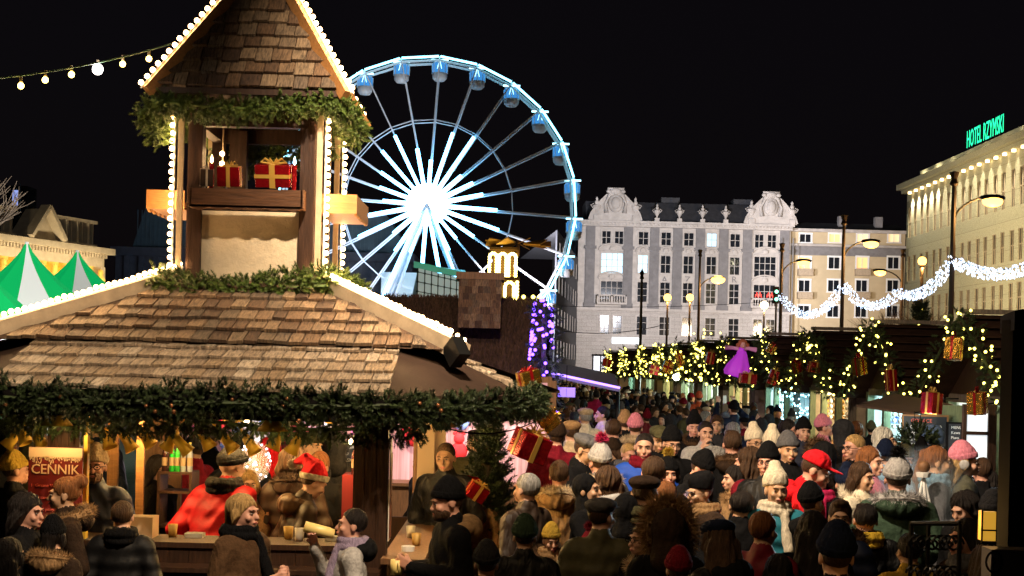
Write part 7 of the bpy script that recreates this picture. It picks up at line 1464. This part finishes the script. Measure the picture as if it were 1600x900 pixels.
(660, 724, 34, -60, 'person hidden beside the cream panel in dark hood', dict(hat='hood', hatc='black', cc='black', hair=None)),
(975, 800, 48, 190, 'person in black hood in the dark lower crowd', dict(hat='hood', hatc='black', cc='black', hair=None, faces=False)),
(760, 880, 56, 180, 'person in dark cap sinking below the picture by the side counter', dict(hat='beanie', hatc='dkgrey', cc='dkgrey', faces=False)),
(1420, 860, 56, 190, 'person in mustard sleeved jacket behind the railing', dict(hair='short', hc='hairblack', cc='mustard', faces=False)),
(1215, 895, 62, 185, 'person in black coat at the bottom edge beside the very long hair', dict(hair='long', hc='hairblack', cc='black', faces=False)),
(1130, 895, 60, 170, 'dark coated person cut by the bottom edge under the broad man', dict(hair='short', hc='hairblack', cc='black', faces=False)),
(15, 868, 60, 160, 'dark clothed person in the lowest corner', dict(hair='long', hc='hairblack', cc='black', faces=False)),
(650, 885, 50, 185, 'dark coated person below the side counter', dict(hair='short', hc='hairblack', cc='black', faces=False)) if False else None,
]
taken = []
for q in PP:
    if q is None: continue
    px, py, s_, rot, lb, kw = q; taken.append((px, py, s_)); kw = dict(kw); kw.setdefault('faces', abs(((rot + kw.get('yaw', 0) + 180) % 360) - 180) < 110); put(px, py, s_, rot, lb, **kw)
taken += [(1443, 780, 90), (1450, 840, 90), (1400, 810, 60), (1480, 800, 50)]
# ---- the rest of the crowd, one by one, placed where heads show between the named people
rnd = random.Random(5); used = set()
cname = dict(black='black', navy='navy', dkbrown='dark brown', dkgrey='charcoal', grey='grey', olive='olive', maroon='maroon', tan='tan', beige='beige', cream='cream', red='red', pink='pink', green='bottle green', teal='teal', brown='brown', ltgrey='pale grey', mustard='mustard', lilac='lilac', blue='blue', white='white')
hname = dict(beanie='beanie', flatcap='flat cap', tall='tall knit hat', hood='hood', cap='peaked cap', none='')
zones = [('near the purple canopy', 860, 1000, 'A'), ('before the blue lit stalls', 1000, 1130, 'B'), ('before the warm stall', 1130, 1290, 'C'), ('before the awning stall', 1290, 1550, 'D')]
def fits(px, py, s_, f=.62):
    return all(abs(px - a) > f * (s_ + c) * .5 or abs(py - b) > f * (s_ + c) * .6 for a, b, c in taken)
cnt = 0
for it in range(9000):
    if cnt >= 92: break
    v = rnd.random(); py = 612 + 270 * v ** 1.7; px = rnd.uniform(862, 1552)
    if py < 640 and px > 1180: continue
    s_ = .235 * (py - hor(px)) / 1.03
    if px > 1290 and py < 655 + (px - 1290) * .12: continue
    d_ = F * 1.03 / (py - hor(px)); x_ = P(px, py, d_).x
    if x_ > 7.35 + VPX * d_ or s_ < 7: continue
    if not fits(px, py, s_, .66 if py > 690 else .60): continue
    zl = next(z for z in zones if z[1] <= px <= z[2] + 5)
    for _ in range(60):
        hat = rnd.choice(['beanie', 'beanie', 'flatcap', 'hood', 'tall', 'none', 'none', 'none']); hatc = rnd.choice(['black', 'black', 'dkgrey', 'dkgrey', 'grey', 'navy', 'olive', 'black', 'maroon', 'dkgrey', 'dkbrown', 'dkbrown']); cc = rnd.choice(['black', 'black', 'black', 'navy', 'navy', 'dkgrey', 'dkbrown', 'olive', 'maroon']); hair = rnd.choice(['short', 'short', 'long', 'bob', 'curly', 'quiff']); hc = rnd.choice(['hairblack', 'hairbrown', 'hairbrown', 'blonde', 'auburn', 'hairgrey'])
        back = rnd.random() < .78
        head = (cname[hatc] + ' ' + hname[hat]) if hat != 'none' else {'short': 'short', 'long': 'long', 'bob': 'bobbed', 'curly': 'curly', 'quiff': 'wavy'}[hair] + ' ' + {'hairblack': 'black', 'hairbrown': 'brown', 'blonde': 'blonde', 'auburn': 'auburn', 'hairgrey': 'grey'}[hc] + ' hair'
        lb = f'{head} person in {cname[cc]} coat {"turned away" if back else "facing here"} {zl[0]}'
        if lb not in used: break
    used.add(lb); rot = (180 + rnd.uniform(-45, 45)) if back else rnd.uniform(-70, 70); far = s_ < 26
    kw = dict(hair=hair if hat != 'hood' else None, hc=hc, hat=None if hat == 'none' else hat, hatc=hatc, cc=cc, coat=rnd.choice(['wool', 'puffer', 'leather', 'wool']), far=far, faces=(not back and s_ > 17))
    if not far: kw['yaw'] = rnd.choice([-30, 0, 30]); kw['pitch'] = rnd.choice([0, 14]); kw['extras'] = rnd.choice([(), (), ('scarf:grey',), ('hooddown:' + cc,), ('furcollar:brown',)])
    put(px, py, s_, rot, lb, **kw); taken.append((px, py, s_)); cnt += 1
# far crowd: heads a few pixels wide that nothing tells apart
n = 0; farpos = []
for it in range(4000):
    if n >= 90: break
    d_ = rnd.uniform(34, 105) ** 1.0; x_ = rnd.uniform(-.5, 6.6 + VPX * d_) if d_ > 44 else rnd.uniform(1.5, 6.4)
    px = 800 + x_ / d_ * F; 
    if px < 866: continue
    if any(abs(x_ - a) < .5 and abs(d_ - b) < .9 for a, b in farpos): continue
    farpos.append((x_, d_))
    sc = rnd.uniform(.92, 1.06); cc = rnd.choice(['black', 'navy', 'dkgrey', 'dkbrown', 'black', 'brown', 'grey', 'beige'])
    person((x_, d_, 0), rnd.choice([180, 180, 0, 60, -60]) + rnd.uniform(-30, 30), sc, 'tiny person in winter clothes in the distant crowd along the stall row', hair=rnd.choice(['short', 'bob']), hc=rnd.choice(['hairblack', 'hairbrown', 'blonde']), hat=rnd.choice([None, None, None, 'beanie', 'flatcap']), hatc=rnd.choice(['black', 'grey', 'black', 'maroon', 'navy', 'cream']), cc=cc, coat='wool', far=True, faces=False, group='distant crowd by the stall row'); n += 1
print('PEOPLE', NP[0])
